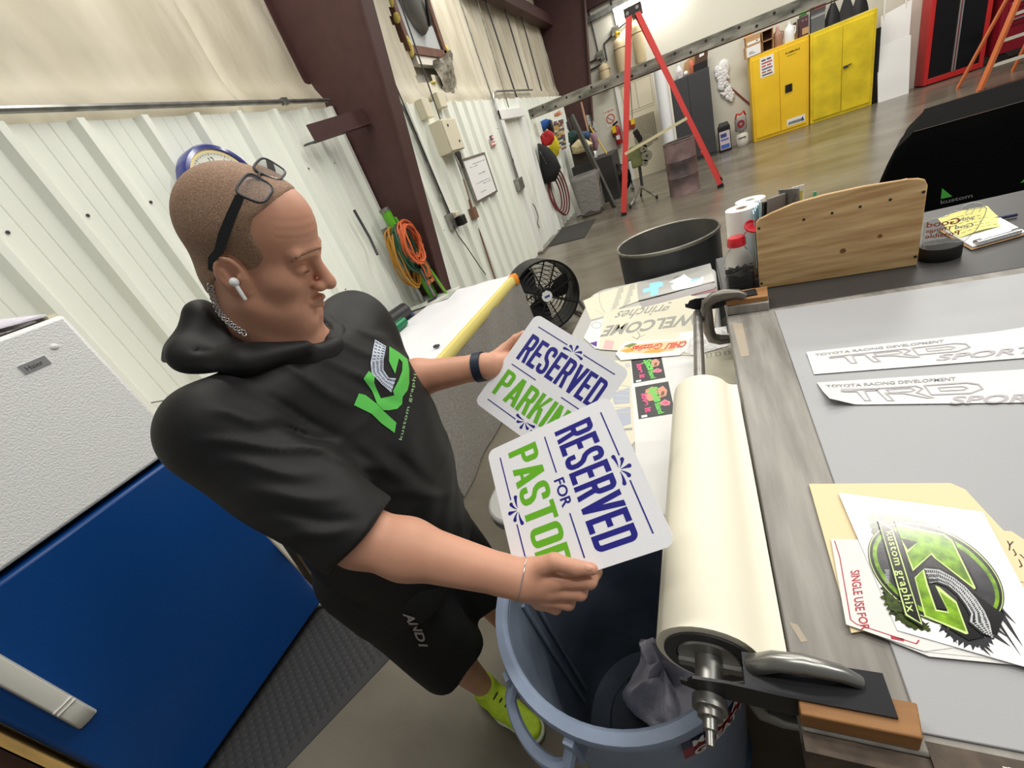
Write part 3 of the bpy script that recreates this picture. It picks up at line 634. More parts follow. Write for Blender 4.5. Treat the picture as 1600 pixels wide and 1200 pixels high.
mb = MB(); mb.hexa([(.42, 12.8, GT + .142), (.68, 12.8, GT + .142), (.68, 13.02, GT + .142), (.42, 13.02, GT + .142), (.45, 12.8, GT + .34), (.72, 12.8, GT + .38), (.72, 13.02, GT + .38), (.45, 13.02, GT + .34)], M('brown carton', (88, 62, 46), .7)); mb.hexa([(.52, 12.795, GT + .24), (.62, 12.795, GT + .25), (.62, 12.8, GT + .25), (.52, 12.8, GT + .24), (.53, 12.795, GT + .33), (.63, 12.795, GT + .34), (.63, 12.8, GT + .34), (.53, 12.8, GT + .33)], WHITE); one('product_carton', mb, 'tilted brown carton on the black tray above the dark cabinet', 'carton', smooth=False)
mb = MB(); mb.hexa([(.16, 13.05, GT), (.42, 13.05, GT), (.42, 13.07, GT), (.16, 13.07, GT), (.20, 13.05, GT + .26), (.46, 13.05, GT + .36), (.46, 13.07, GT + .36), (.20, 13.07, GT + .26)], CARD); one('cardboard_sheet', mb, 'flat cardboard sheet standing at the back of the dark cabinet', 'cardboard', smooth=False)
# white plastic bags hanging on the wall
FILM = M('clear white film', (240, 240, 240), .25, noise=(20, .1), bump=(26, 1., .03))
rs = random.Random(21); mb = MB()
for k in range(46):
    f = rs.random(); c = ony(1119 + 16 * rs.random() + 10 * f, 108 + 46 * f, 13.15); r_ = .03 + .045 * rs.random(); mb.ell(c, (r_, .04, r_ * (.8 + .6 * rs.random())), FILM, 7, 5, axes=[nrm((1, 0, rs.random() - .5)), (0, 1, 0), nrm((rs.random() - .5, 0, 1))])
one('plastic_bags', mb, 'bunch of clear white plastic bags hanging beside the dark cabinet', 'bags', kind='stuff')
mb = MB(); c = ony(1131, 106, 13.16); mb.ell(c, (.12, .04, .17), WHITE, 18, 12); mb.bx(c[0] - .04, c[0] + .05, c[1] - .036, c[1] - .026, c[2] - .05, c[2] + .04, M('deep red print', (180, 30, 50), .5)); one('white_mask', mb, 'white oval object with a red patch among the hanging plastic bags', 'mask')
mb = MB(); mb.tube([ony(1136, 132, 13.18), ony(1168, 160, 13.18), ony(1177, 168, 13.18)], .018, M('dark red wood', (128, 62, 54), .6)); one('red_stick', mb, 'dark red stick leaning towards the golden cabinet', 'stick')
t = thing('plastic_pail', 'dark square container with a blue and white label by the dark cabinet', 'container', (.9, 12.8, 0))
mb = MB(); mb.bx(.76, 1.02, 12.72, 12.95, 0, .56, BLACK); mb.hexa([(.77, 12.73, .56), (1.01, 12.73, .56), (1.01, 12.94, .56), (.77, 12.94, .56), (.80, 12.76, .64), (.98, 12.76, .64), (.98, 12.9, .64), (.80, 12.9, .64)], BLACK); build('body', mb, t, bevel=.01)
mb = MB(); mb.bx(.775, 1.0, 12.712, 12.72, .06, .46, M('pale label', (204, 190, 196), .6)); mb.bx(.80, .93, 12.708, 12.713, .33, .41, M('ink blue', (60, 72, 130), .5)); mb.bx(.79, .98, 12.708, 12.713, .08, .17, M('print blue', (70, 100, 180), .5)); mb.bx(.80, .97, 12.708, 12.713, .26, .29, M('print blue', (70, 100, 180), .5)); build('label_panel', mb, t, smooth=False)
t = thing('gas_can', 'small white tank standing against the golden safety cabinet', 'tank', (1.25, 12.78, 0))
mb = MB(); mb.lathe([(0, 0), (.10, 0), (.13, .04), (.14, .10), (.14, .22), (.12, .27), (.06, .30), (.05, .33), (0, .33)], M('tank white', (214, 210, 200), .4), (1.26, 12.78, 0), seg=22); mb.bar((1.16, 12.64, .2), (1.33, 12.64, .2), .01, .02, DARKM); build('tank_body', mb, t)
mb = MB(); mb.lathe([(0, .33), (.11, .34), (.125, .37), (.13, .58), (.12, .61), (0, .62)], M('grey can', (150, 146, 144), .45), (1.25, 12.78, 0), seg=22); mb.lathe([(.035, 0), (.08, 0)], M('red badge', (140, 34, 44), .5), (1.24, 12.645, .5), (0, -1, 0), 18); build('upper_can', mb, t)
mb = MB(); mb.tube([(1.14, 12.74, .62), (1.17, 12.72, .72), (1.25, 12.7, .69), (1.32, 12.74, .74), (1.36, 12.78, .64)], .02, RED); build('red_handle', mb, t)
# red stepladder seen from the side
t = thing('step_ladder', 'tall red fibreglass stepladder standing open in the middle of the workshop', 'ladder', (-.36, 8.9, 0))
ap = A(-.50, 8.57, 2.9)
dy = A(-.06, .62, 0)
for s_, (ft, tp, nm) in enumerate(((A(-1.20, 8.57, 0), A(-.55, 8.72, 2.88), 'front_rail'), (A(.48, 8.57, 0), A(-.43, 8.72, 2.88), 'rear_rail'))):
    for k in (0, 1):
        a = ft + dy * k * (1 if s_ == 0 else .95) + (A(0, 0, 0) if s_ == 0 else A(.08, 0, 0) * k); b = tp + dy * k * .45
        mb = MB(); mb.bar(a + A(0, 0, .02), b, .035, .095 if s_ == 0 else .075, REDF, up=(1, 0, .3)); mb.bar(a, a + (b - a) * .02, .05, .1, BLACK, up=(1, 0, .3)); build(nm, mb, t)
for k in range(1, 9):
    f = k / 9.3; a = A(-1.20, 8.57, 0) * (1 - f) + A(-.55, 8.72, 2.88) * f; d = dy * (1 - f) + dy * .45 * f
    mb = MB(); mb.obox(a + d / 2, A(.045, 0, 0), d / 2, (0, 0, .012), GALV); build('tread', mb, t)
for k in range(1, 5):
    f = k / 5; a = A(.48, 8.57, 0) * (1 - f) + A(-.43, 8.72, 2.88) * f; d = dy * (1 - f) + dy * .45 * f
    mb = MB(); mb.obox(a + d / 2, A(.012, 0, 0), d / 2, (0, 0, .02), REDF); build('cross_brace', mb, t)
mb = MB(); mb.bx(-.62, -.36, 8.70, 9.06, 2.86, 2.97, M('dark ladder cap', (58, 52, 52), .4, .4)); mb.cyl((-.57, 8.695, 2.9), (-.57, 8.70, 2.9), .025, GALV); mb.cyl((-.42, 8.695, 2.92), (-.42, 8.70, 2.92), .025, GALV); build('top_cap', mb, t, bevel=.01)
mb = MB(); mb.bar((-.98, 8.61, 1.02), (.08, 8.61, 1.22), .015, .045, M('cream spreader', (206, 196, 160), .5)); build('spreader_bar', mb, t)
# galvanised rail crossing the room
t = thing('steel_rail', 'long perforated galvanised rail crossing the workshop behind the red ladder', 'rail', (0, 9.05, 2.05))
ra, rb = A(-2.56, 9.05, 2.235), A(3.3, 9.05, 2.02)
a2 = ony(1040, 104, 9.05); b2 = ony(1250, 9, 9.05); a1 = ony(826, 180, 9.05)
ra, rb = a1, a1 + (b2 - a1) * 1.6
mb = MB(); mb.bar(ra, rb, .05, .165, GALVD); build('channel', mb, t, smooth=False)
for k in range(30):
    f = (k + .35) / 30
    c = ra + (rb - ra) * f + A(0, -.026, .035 * (1 if k % 2 else -1)); mb = MB(); mb.cyl(c, c + A(0, -.004, 0), .02, BLACK, seg=10); build('hole', mb, t)
mb = MB(); mb.bar(ra + A(.9, .02, -.11), rb + A(0, .02, -.11), .02, .02, BROWN); build('lower_lip', mb, t)
# rusty drum
RDRUM = M('sooty rusted drum', (66, 60, 60), .5, noise=(1.7, .4, 5), rgb2=(150, 124, 122), stretch=(1, 1, 1.6))
def drum(c, r, h, m, min_, label, name='steel_drum'):
    t = thing(name, label, 'drum', c)
    mb = MB(); mb.lathe([(0, .01), (r * .97, .01), (r, 0), (r, .02), (r * .985, .03), (r * .985, h * .33), (r * 1.01, h * .345), (r * .985, h * .36), (r * .985, h * .64), (r * 1.01, h * .655), (r * .985, h * .67), (r * .985, h - .02)], m, c, seg=48); build('shell', mb, t)
    mb = MB(); mb.lathe([(r * .985, h - .02), (r * 1.005, h - .012), (r * 1.01, h), (r * .99, h + .006), (r * .965, h)], GALVD if name == 'steel_drum' else m, c, seg=48); build('rim', mb, t)
    mb = MB(); mb.lathe([(r * .965, h), (r * .96, h - .03), (r * .96, .02), (0, .02)], min_, c, seg=48); build('lining', mb, t)
    return t
SOOT = M('dull dark drum inside', (84, 82, 78), .6, noise=(4, .3))
drum((-.10, 9.12, 0), .27, .9, RDRUM, SOOT, 'rust stained steel drum between the legs of the red stepladder', 'burn_drum')
drum((-.179, 2.945, 0), .322, .88, M('black drum paint', (42, 43, 45), .36, noise=(6, .2)), SOOT, 'open black steel drum behind the paper covered folding table')
# floor mat by the door
mb = MB(); c = [onz(848.5, 388, 0), onz(913, 371.5, 0), onz(931, 342, 0), onz(875, 358, 0)]; mb.prism(c, (0, 0, .012), M('charcoal mat', (58, 57, 54), .9, bump=(200, .3))); one('door_mat', mb, 'charcoal mat lying on the concrete at the doorway', 'mat', smooth=False)

# back wall door, louvre, cylinders, extinguisher
t = struct('door_2', (lambda mb: (mb.bx(-1.36, -.52, 13.14, 13.2, 0, 2.3, CREAM), mb)[1])(MB()), smooth=False)
mb = MB(); mb.bx(-1.44, -1.36, 13.12, 13.2, 0, 2.38, WHITE); mb.bx(-.52, -.44, 13.12, 13.2, 0, 2.38, WHITE); mb.bx(-1.44, -.44, 13.12, 13.2, 2.3, 2.38, WHITE); build('door_frame', mb, t)
mb = MB()
for z in (1.55, 1.6, 2.2): mb.bx(-1.3, -.58, 13.135, 13.141, z, z + .01, M('panel line', (170, 162, 140), .6))
for x in (-1.3, -.95, -.59): mb.bx(x, x + .012, 13.135, 13.141, 1.6, 2.2, M('panel line', (170, 162, 140), .6))
for k in range(16): mb.bx(-1.18 + .036 * k, -1.16 + .036 * k, 13.13, 13.141, .75, 1.42, M('louvre gap', (120, 112, 92), .7))
build('louvre', mb, t, smooth=False)
TAN = M('tan cylinder paint', (206, 188, 150), .45, noise=(3, .08))
def bottle(x, z0, h, r, label, cap):
    y = 13.02; t = thing('gas_cylinder', label, 'cylinder', (x, y, z0), 'tan cylinders on the back wall')
    mb = MB(); mb.lathe([(0, 0), (r * .9, 0), (r, .03), (r, h * .8), (r * .8, h * .9), (r * .3, h * .96), (r * .25, h), (0, h)], TAN, (x, y, z0), seg=22); build('body', mb, t)
    mb = MB(); mb.cyl((x, y, z0 + h), (x, y, z0 + h + .10), r * .28, cap, seg=12); mb.cyl((x, y - .02, z0 + h + .06), (x + .08, y - .02, z0 + h + .06), r * .2, cap, seg=10); build('valve', mb, t)
    mb = MB(); mb.lathe([(r * 1.01, h * .68), (r * 1.03, h * .68), (r * 1.03, h * .70), (r * 1.01, h * .70)], BROWN, (x, y, z0), seg=22); mb.bx(x - r, x + r, y + r * .8, 13.2, z0 + h * .66, z0 + h * .72, BROWN); build('strap', mb, t)
bottle(-1.60, 2.32, .52, .13, 'shortest tan cylinder, nearest the corner column on the back wall', GALVD)
bottle(-1.16, 2.42, .78, .13, 'tan cylinder with a yellow valve guard on the back wall', YEL)
bottle(-.72, 2.50, .85, .13, 'tan cylinder hanging directly behind the red ladder legs', DARKM)
mb = MB()
for p_ in ([(-1.78, 13.15, 6), (-1.66, 13.15, 2.9)], [(-1.2, 13.15, 6), (-1.16, 13.15, 3.35)], [(-2.4, 13.15, 2.95), (-1.62, 13.15, 2.98)], [(-2.4, 13.15, 2.8), (-1.62, 13.15, 2.83)], [(-1.22, 13.15, 3.3), (-1.5, 13.15, 3.2), (-1.5, 13.15, 2.85)], [(-1.1, 13.15, 3.35), (-.72, 13.15, 3.45)]): mb.tube(p_, .02, DARKM, seg=6)
mb.bx(-1.27, -1.10, 13.08, 13.2, 3.25, 3.42, GALVD); mb.bx(-1.72, -1.56, 13.08, 13.2, 2.95, 3.1, GALVD); one('gas_piping', mb, 'dark pipework feeding the tan cylinders on the back wall', 'pipes')
mb = MB(); mb.tube([(-1.05, 13.15, 2.25), (-1.14, 13.15, 1.5), (-1.16, 13.15, 1.42)], .015, DARKM, seg=6); one('drop_pipe', mb, 'thin dark pipe dropping to the alarm box near the extinguisher', 'pipe')
mb = MB(); mb.bx(-1.29, -1.12, 13.1, 13.2, 1.22, 1.42, M('pull box red', (150, 52, 50), .5)); mb.bx(-1.2, -1.1, 13.08, 13.11, 1.3, 1.43, YEL); one('alarm_box', mb, 'small red and yellow alarm box above the fire extinguisher', 'alarm box')
t = thing('fire_extinguisher', 'red fire extinguisher hanging on the back wall left of the ladder', 'fire extinguisher', (-1.45, 13.1, .78))
xe = X(966, 215, 13.05); ze = Z(966, 226, 13.05)
mb = MB(); mb.lathe([(0, 0), (.085, 0), (.09, .02), (.09, .36), (.06, .43), (.03, .45), (0, .45)], M('extinguisher red', (150, 36, 42), .35), (xe, 13.08, ze), seg=20); mb.bx(xe - .04, xe + .05, 12.985, 12.995, ze + .12, ze + .22, WHITE); build('cylinder', mb, t)
mb = MB(); mb.bar((xe - .08, 13.06, ze + .48), (xe + .06, 13.06, ze + .53), .04, .05, BLACK); mb.tube([(xe - .06, 13.04, ze + .48), (xe - .12, 13.02, ze + .36), (xe - .10, 13.02, ze + .2)], .018, BLACK); build('handle', mb, t)
mb = MB(); mb.hexa([(xe - .11, 12.99, ze + .30), (xe - .01, 12.99, ze + .30), (xe - .01, 13.0, ze + .3), (xe - .11, 13.0, ze + .3), (xe - .11, 12.99, ze + .46), (xe - .01, 12.99, ze + .46), (xe - .01, 13.0, ze + .46), (xe - .11, 13.0, ze + .46)], YEL); build('yellow_tag', mb, t)
mb = MB(); q = lambda x, y: (-1.83 + x, 13.193, 1.5 + y); RS_ = M('red sign ink', (204, 116, 100), .6)
mb.bx(-1.83, -1.55, 13.192, 13.2, 1.44, 1.86, OFFW)
mb.lathe([(.085, 0), (.115, 0), (.115, .004), (.085, .004)], RS_, (-1.69, 13.19, 1.62), (0, -1, 0), 24); mb.bar((-1.75, 13.188, 1.68), (-1.63, 13.188, 1.56), .003, .03, RS_, up=(0, 1, 0)); mb.text('NO SMOKING', lambda x, y: (-1.81 + x, 13.19, 1.78 + y), RS_, fit=(.24, .04), bold=.02)
one('no_smoking_sign', mb, 'small red no smoking sign on the back wall', 'sign', smooth=False)
# bright wall lamp tube near the ladder top
t = thing('tube_light', 'bright fluorescent tube fixture high on the back wall behind the ladder top', 'light', (-.7, 13.1, 3.7))
mb = MB(); mb.bx(-1.9, .3, 13.08, 13.2, 3.72, 3.82, GALV); build('housing', mb, t)
mb = MB(); mb.cyl((-1.15, 13.04, 3.70), (.28, 13.04, 3.70), .03, M('lit tube', (255, 252, 240), .5, emit=9)); build('tube', mb, t)
d_ = area('wall_tube_glow', (-.4, 12.95, 3.66), 1.4, .08, 26, (1, .98, .93), rot=(math.radians(30), 0, 0))

# white roll standing, white pole, trolley machine
mb = MB(); a = ony(1022, 112, 12.2); b = ony(1044, 226, 12.2); mb.lathe([(0, 0), (.13, 0), (.13, 2.22), (.0, 2.22)], M('white vinyl roll', (232, 234, 236), .4), (-.34, 12.45, 0), seg=24); mb.lathe([(.04, 2.221), (.13, 2.221)], OFFW, (-.34, 12.45, 0), seg=24); one('vinyl_roll', mb, 'tall white vinyl roll standing left of the dark grey cabinet', 'roll')
mb = MB(); mb.bx(-.21, -.16, 12.55, 12.7, 0, 2.02, OFFW); one('white_plank', mb, 'narrow off white plank between the vinyl roll and the dark cabinet', 'plank')
mb = MB(); u0 = onz(1042, 312, 0); mb.bar(A(-.42, 9.25, 0), A(-.42, 9.25, 1.12), .03, .03, WHITE); one('white_pole', mb, 'short white pole standing beside the rust stained drum', 'pole')
OLIVE = M('olive green casting', (120, 130, 84), .5, noise=(8, .2)); 
t = thing('bench_machine', 'olive green pulley machine on a tripod stand behind the red ladder leg', 'machine', (-.86, 9.75, 0))
mc = A(-.86, 9.8, .82)
mb = MB(); mb.bx(mc[0] - .16, mc[0] + .1, 9.72, 9.9, .62, 1.02, OLIVE); mb.bx(mc[0] - .26, mc[0] - .1, 9.74, 9.86, .78, .98, OLIVE); build('housing', mb, t, bevel=.03)
for (u, v, r_) in ((1012, 220, .105), (1006, 232, .07), (1011, 243, .10), (1008, 254, .06)):
    c = ony(u, v, 9.68); mb = MB(); mb.lathe([(0, 0), (r_ * .35, .0), (r_ * .4, .02), (r_ * .75, .02), (r_ * .8, 0), (r_, 0), (r_, .04), (0, .04)], M('pulley grey', (150, 150, 130), .45, .3), c, (0, -1, 0), 22); mb.cyl(c + A(0, -.045, 0), c + A(0, -.03, 0), r_ * .25, DARKM, seg=12); build('pulley', mb, t)
c = ony(998, 213, 9.7); mb = MB(); mb.bar(c + A(-.05, 0, .12), c + A(.03, 0, -.1), .09, .1, BLACK); build('motor', mb, t)
mb = MB(); mb.cyl((-.9, 9.8, .24), (-.88, 9.8, .66), .03, DARKM); build('post', mb, t)
for k, e_ in enumerate((A(-1.12, 9.1, .0), A(-.62, 9.3, .0), A(-.98, 10.1, .0))):
    mb = MB(); mb.tube([(-.9, 9.8 if k == 2 else 9.6, .26), e_ + A(0, 0, .04)], .022, GALVD); mb.cyl(e_ + A(-.02, 0, .035), e_ + A(.02, 0, .035), .035, BLACKR, seg=12); build('leg', mb, t)

# clutter by the far left corner
pb_ = onz(905, 337, 0); pt_w = ony(881, 270, pb_[1] + .15)
mb = MB(); mb.tube([pb_, pt_w], .06, M('white pipe', (222, 222, 214), .4), seg=12); one('white_pipe', mb, 'white plastic pipe leaning in the corner beside the dark red hose', 'pipe')
HOSE = M('dark red hose', (110, 48, 52), .5)
for k in range(4):
    mb = MB(); P_ = [(-2.52 + .02 * k + .09 * math.cos(a) * (1 + .2 * k), 9.05 + .06 * k + .10 * math.cos(a), .72 + (.34 + .05 * k) * math.sin(a)) for a in np.linspace(0, 2 * math.pi, 28)]; mb.tube(P_, .017, HOSE, seg=6, closed=False)
    one('air_hose', mb, 'loop of dark red air hose hanging on the left wall past the doorway', 'hose', 'loops of dark red hose')
JK = M('black jacket cloth', (30, 30, 33), .85)
def blobthing(name, cs, m, label, cat, seed=0, parts=None):
    mb = MB()
    for c, r in cs: mb.ell(c, r, m, 18, 12)
    return one(name, mb, label, cat)
def hang(name, px, y, dp, m, label, cat, wob=.03, seed=1):
    """hanging soft thing: outline pixels at depth y, given bulge"""
    P_ = [ony(u, v, y) for u, v in px]; c = sum(P_) / len(P_); rs = random.Random(seed)
    mb = MB(); rows = []
    for f, dd in ((1, .0), (.97, .5), (.8, .85), (.45, 1.0), (.02, 1.05)):
        rows.append([c + (p - c) * f + A(0, -dp * dd + wob * (rs.random() - .5), 0) for p in P_ + P_[:1]])
    mb.grid(rows, m); back = [c + (p - c) + A(0, .04, 0) for p in P_ + P_[:1]]
    mb.grid([back, rows[0]], m)
    return one(name, mb, label, cat, ang=70)
hang('backpack', ((841, 224), (849, 227), (858, 232), (868, 244), (876, 262), (868, 283), (852, 287), (846, 262)), 9.0, .18, JK, 'black jacket or bag hanging at the end of the left wall', 'bag')
hang('red_cushion', ((848, 208), (856, 203), (864, 207), (866, 217), (861, 226), (853, 229), (846, 224), (844, 214)), 9.5, .12, M('plush red', (204, 44, 50), .7), 'round plush red cushion hanging in the far left corner', 'cushion')
hang('yellow_cloth', ((866, 212), (873, 222), (873, 240), (868, 247), (856, 232), (861, 222)), 9.9, .06, M('plush yellow', (222, 208, 40), .7), 'bright yellow cloth hanging below the red cushion', 'cloth')
hang('blue_jacket', ((838, 193), (852, 186), (860, 187), (856, 200), (846, 208), (840, 204)), 9.9, .1, M('royal blue cloth', (40, 92, 168), .7), 'royal blue cloth hanging above the red cushion', 'cloth')
hang('black_cloth', ((856, 188), (862, 188), (866, 208), (862, 208), (854, 200)), 10.0, .05, BLACK, 'black cloth strip between the blue cloth and the poster', 'cloth')
mb = MB(); q = quad3(ony(862, 240, 10.4), ony(885, 232, 10.4), ony(880, 186, 10.4), ony(865, 190, 10.4)); n_ = 14
PC = [M('poster %d' % i, c, .6) for i, c in enumerate(((200, 180, 160), (120, 120, 122), (220, 214, 200), (70, 80, 100), (210, 170, 90), (150, 90, 90), (235, 230, 220), (90, 96, 110)))]
rs = random.Random(4)
for i in range(6):
    for j in range(n_): mb.grid([[q(i / 6, j / n_), q((i + 1) / 6, j / n_)], [q(i / 6, (j + 1) / n_), q((i + 1) / 6, (j + 1) / n_)]], PC[rs.randrange(8)], th=(0, .01, 0))
one('pinned_posters', mb, 'collage of small pictures on a tall board in the far corner', 'board', smooth=False)
hang('folded_paper', ((866, 178), (874, 172), (878, 178), (872, 182), (866, 183)), 10.38, .02, M('peach paper', (214, 150, 120), .8), 'peach coloured paper just below the galvanised rail', 'paper')
mb = MB(); mb.tube([ony(886, 184, 11), ony(891, 198, 11), ony(893, 212, 11), ony(888, 200, 11), ony(886, 190, 11)], .025, DARKM); one('hand_tool', mb, 'dark steel hand tool hanging near the far column', 'tool')
mb = MB(); a, b = ony(893, 186, 10.6), ony(951, 330, 9.7); mb.bar(A(-2.12, 10.5, 1.95), A(-1.52, 9.75, .0), .05, .13, M('dark plank', (66, 66, 60), .6)); one('dark_plank', mb, 'long dark plank leaning across the corner clutter', 'plank')
mb = MB(); mb.bx(-2.45, -1.75, 11.0, 11.5, .0, .72, M('black bin', (36, 36, 38), .5)); one('storage_tub', mb, 'black storage tub under the narrow box in the far corner', 'tub', bevel=.02)
mb = MB(); mb.hexa([(-2.36, 10.95, .722), (-1.72, 10.95, .722), (-1.72, 11.2, .722), (-2.36, 11.2, .722), (-2.36, 10.95, .84), (-1.72, 10.95, .84), (-1.72, 11.2, .84), (-2.36, 11.2, .84)], M('beige carton', (196, 176, 158), .7)); mb.cyl((-2.15, 10.946, .78), (-2.15, 10.95, .78), .03, BLACK); one('narrow_box', mb, 'long narrow beige box lying on the black storage tub', 'box', smooth=False)
hang('straw_hat', ((893, 228), (903, 218), (914, 217), (926, 224), (918, 236), (905, 240), (896, 240)), 10.8, .2, M('straw', (206, 194, 152), .8), 'pale straw hat on the corner pile', 'hat')
hang('green_cloth', ((888, 207), (896, 203), (903, 208), (900, 218), (893, 226), (889, 222)), 11.0, .12, M('dark green cloth', (40, 72, 66), .8), 'dark green cloth on the corner pile left of the straw hat', 'cloth')
hang('denim_cloth', ((905, 206), (920, 204), (923, 213), (918, 220), (908, 218)), 11.2, .12, M('denim', (62, 84, 116), .8), 'denim blue cloth on the corner pile above the straw hat', 'cloth')
hang('patterned_cloth', ((923, 208), (931, 207), (935, 222), (932, 240), (927, 232)), 11.4, .1, M('muted pink cloth', (150, 116, 124), .8, noise=(30, .5)), 'muted pink cloth hanging by the yellow broom handle', 'cloth')
hang('white_shoe', ((928, 236), (932, 236), (933, 246), (929, 248)), 11.0, .08, WHITE, 'small white item on the corner pile', 'shoe')
mb = MB(); zt_ = min(ony(u_, v_, y_)[2] for u_, v_, y_ in ((905, 240, 10.8), (893, 226, 11.0), (918, 220, 11.2), (929, 248, 11.0))) 
mb.bx(-2.45, -1.50, 10.72, 11.9, 0, max(.3, zt_ - .01), M('murky grey cabinet', (52, 50, 50), .6)); one('low_cabinet', mb, 'murky grey low cabinet under the pile of cloths in the far corner', 'cabinet', bevel=.01)
for (u0, v0, u1, v1, y_, nm) in ((890, 226, 903, 222, 11.0, 'dark carton under the dark green cloth in the far corner'), (895, 241, 924, 232, 10.85, 'dark carton under the straw hat in the far corner')):
    a_, b_ = ony(u0, v0, y_), ony(u1, v1, y_); mb = MB(); mb.bx(a_[0], b_[0], y_ - .04, y_ + .3, max(.3, zt_ - .01), max(a_[2], zt_ + .05), M('dark carton', (60, 52, 46), .7)); one('storage_carton', mb, nm, 'carton', smooth=False)
t = thing('trash_can', 'grey rubbish bin with a clear plastic liner in the far left corner', 'bin', (-1.86, 9.55, 0))
c = A(-1.98, 9.75, 0)
mb = MB(); mb.hexa([(c[0] - .2, c[1] - .2, 0), (c[0] + .2, c[1] - .2, 0), (c[0] + .2, c[1] + .2, 0), (c[0] - .2, c[1] + .2, 0), (c[0] - .27, c[1] - .25, .8), (c[0] + .27, c[1] - .25, .8), (c[0] + .27, c[1] + .25, .8), (c[0] - .27, c[1] + .25, .8)], M('grey bin plastic', (98, 95, 90), .5)); build('bin_body', mb, t, bevel=.03)
mb = MB(); rows = []; rs = random.Random(6)
for i in range(7):
    z = .84 - .125 * i; e_ = .27 - .008 * i
    rows.append([(c[0] + (e_ + .015 * rs.random() + .012 * math.sin(5 * k + i)) * max(-1, min(1, 1.35 * math.cos(2 * math.pi * k / 28))), c[1] + (e_ + .012 * rs.random()) * max(-1, min(1, 1.35 * math.sin(2 * math.pi * k / 28))), z + .03 * math.sin(k * 1.3) * (i > 5)) for k in range(29)])
mb.grid(rows, M('clear bin liner', (172, 170, 164), .22, alpha=.62, bump=(18, .8, .03))); build('liner', mb, t, ang=60)
mb = MB(); mb.bar((-1.72, 10.9, 0), (-1.88, 11.05, .82), .03, .34, M('varnished wood', (176, 136, 92), .5, noise=(3, .2), stretch=(6, 6, 1))); mb.bar((-1.715, 10.86, .12), (-1.84, 10.98, .7), .012, .18, M('inset wood', (190, 150, 106), .5)); one('wooden_door_panel', mb, 'small wooden cabinet door leaning beside the black floor fan', 'panel', smooth=False)
mb = MB(); mb.bar((-1.86, 11.0, .86), (-1.68, 11.0, .90), .12, .02, YEL); one('yellow_rag', mb, 'yellow rag on the edge of the leaning wooden panel', 'rag')
mb = MB(); a, b = ony(922, 198, 11.6), ony(957, 255, 11.3); mb.tube([a, b, b + (b - a) * .3], .016, M('broom yellow', (212, 178, 60), .5)); one('broom_handle', mb, 'yellow broom handle leaning against the back wall', 'broom')
mb = MB()
for k in range(5): mb.tube([ony(916 + 1.5 * k, 180, 12.28), ony(920 + 3 * k, 196 + 2 * k, 12.2), ony(918 + 3 * k, 206, 12.24)], .012, GALV, seg=6)
one('wire_hanks', mb, 'loops of grey wire hanging on the far dark red column', 'wire')
mb = MB(); mb.tube([ony(908, 160, 12.1), ony(914, 185, 12.0), ony(919, 205, 11.9), ony(940, 285, 11.6) * A(1, 1, 0)], .025, M('tan stick', (172, 130, 104), .6)); one('wooden_stick', mb, 'tan wooden stick in front of the far dark red column', 'stick')
def drumfan(name, c, R_, dp, ax, label, seed=0):
    ax = nrm(ax); up = A(0, 0, 1); s_ = nrm(np.cross(up, ax)); u_ = np.cross(ax, s_); c = np.array(c, float)
    t = thing(name, label, 'fan', (c[0], c[1], 0))
    mb = MB(); mb.lathe([(R_, -dp / 2), (R_ * 1.02, -dp / 2), (R_ * 1.02, dp / 2), (R_ * .98, dp / 2), (R_ * .98, -dp / 2), (R_, -dp / 2)], BLACK, c, ax, 48); build('drum_shell', mb, t)
    for sg in (-1, 1):
        mb = MB()
        for k in range(1, 9): mb.tube([c + ax * (sg * dp * .47) + R_ * k / 8.2 * (math.cos(a) * s_ + math.sin(a) * u_) for a in np.linspace(0, 2 * math.pi, 28)[:-1]], .004, BLACK, seg=5, closed=True)
        for k in range(8): a = math.pi * k / 4 + .2; mb.bar(c + ax * sg * dp * .47 + .05 * (math.cos(a) * s_ + math.sin(a) * u_), c + ax * sg * dp * .47 + R_ * (math.cos(a) * s_ + math.sin(a) * u_), .012, .012, BLACK)
        build('guard', mb, t)
    for k in range(3):
        a0 = 2 * math.pi * k / 3; mb = MB(); rows = []
        for i in range(6):
            r_ = R_ * (.15 + .75 * i / 5); wd = .14 + .42 * math.sin(math.pi * (.2 + .6 * i / 5)); rows.append([c + ax * ((j / 4 - .5) * dp * .45) + r_ * (math.cos(a0 + wd * (j / 4 - .5) * 2) * s_ + math.sin(a0 + wd * (j / 4 - .5) * 2) * u_) for j in range(5)])
        mb.grid(rows, DARKM, th=ax * .004); build('blade', mb, t)
    mb = MB(); mb.lathe([(0, dp * .49), (R_ * .16, dp * .49), (R_ * .16, dp * .42), (0, dp * .42)], WHITE, c, ax, 24); mb.bar(c + ax * dp * .495 - s_ * R_ * .08, c + ax * dp * .495 + s_ * R_ * .08, R_ * .06, .002, M('label blue', (64, 90, 150), .5), up=ax); build('badge', mb, t)
    mb = MB(); mb.cyl(c - ax * dp * .3, c + ax * dp * .3, R_ * .22, DARKM, seg=18); build('motor', mb, t)
    for sg in (-1, 1):
        b0 = c + s_ * sg * R_ * 1.04; mb = MB(); mb.tube([b0, A(b0[0], b0[1], c[2] - R_ * .6), A(b0[0], b0[1], .03) + ax * .15, A(b0[0], b0[1], .03) - ax * .2], .016, BLACK); build('stand', mb, t)
    return t
drumfan('drum_fan', (-1.46, 3.80, .40), .34, .3, (.62, -.78, .05), 'large black drum fan on the floor behind the white table')
drumfan('drum_fan', (X(957, 258, 11.2), 11.2, .36), .34, .3, (.3, -1, 0), 'black floor fan standing at the back wall left of the red ladder')
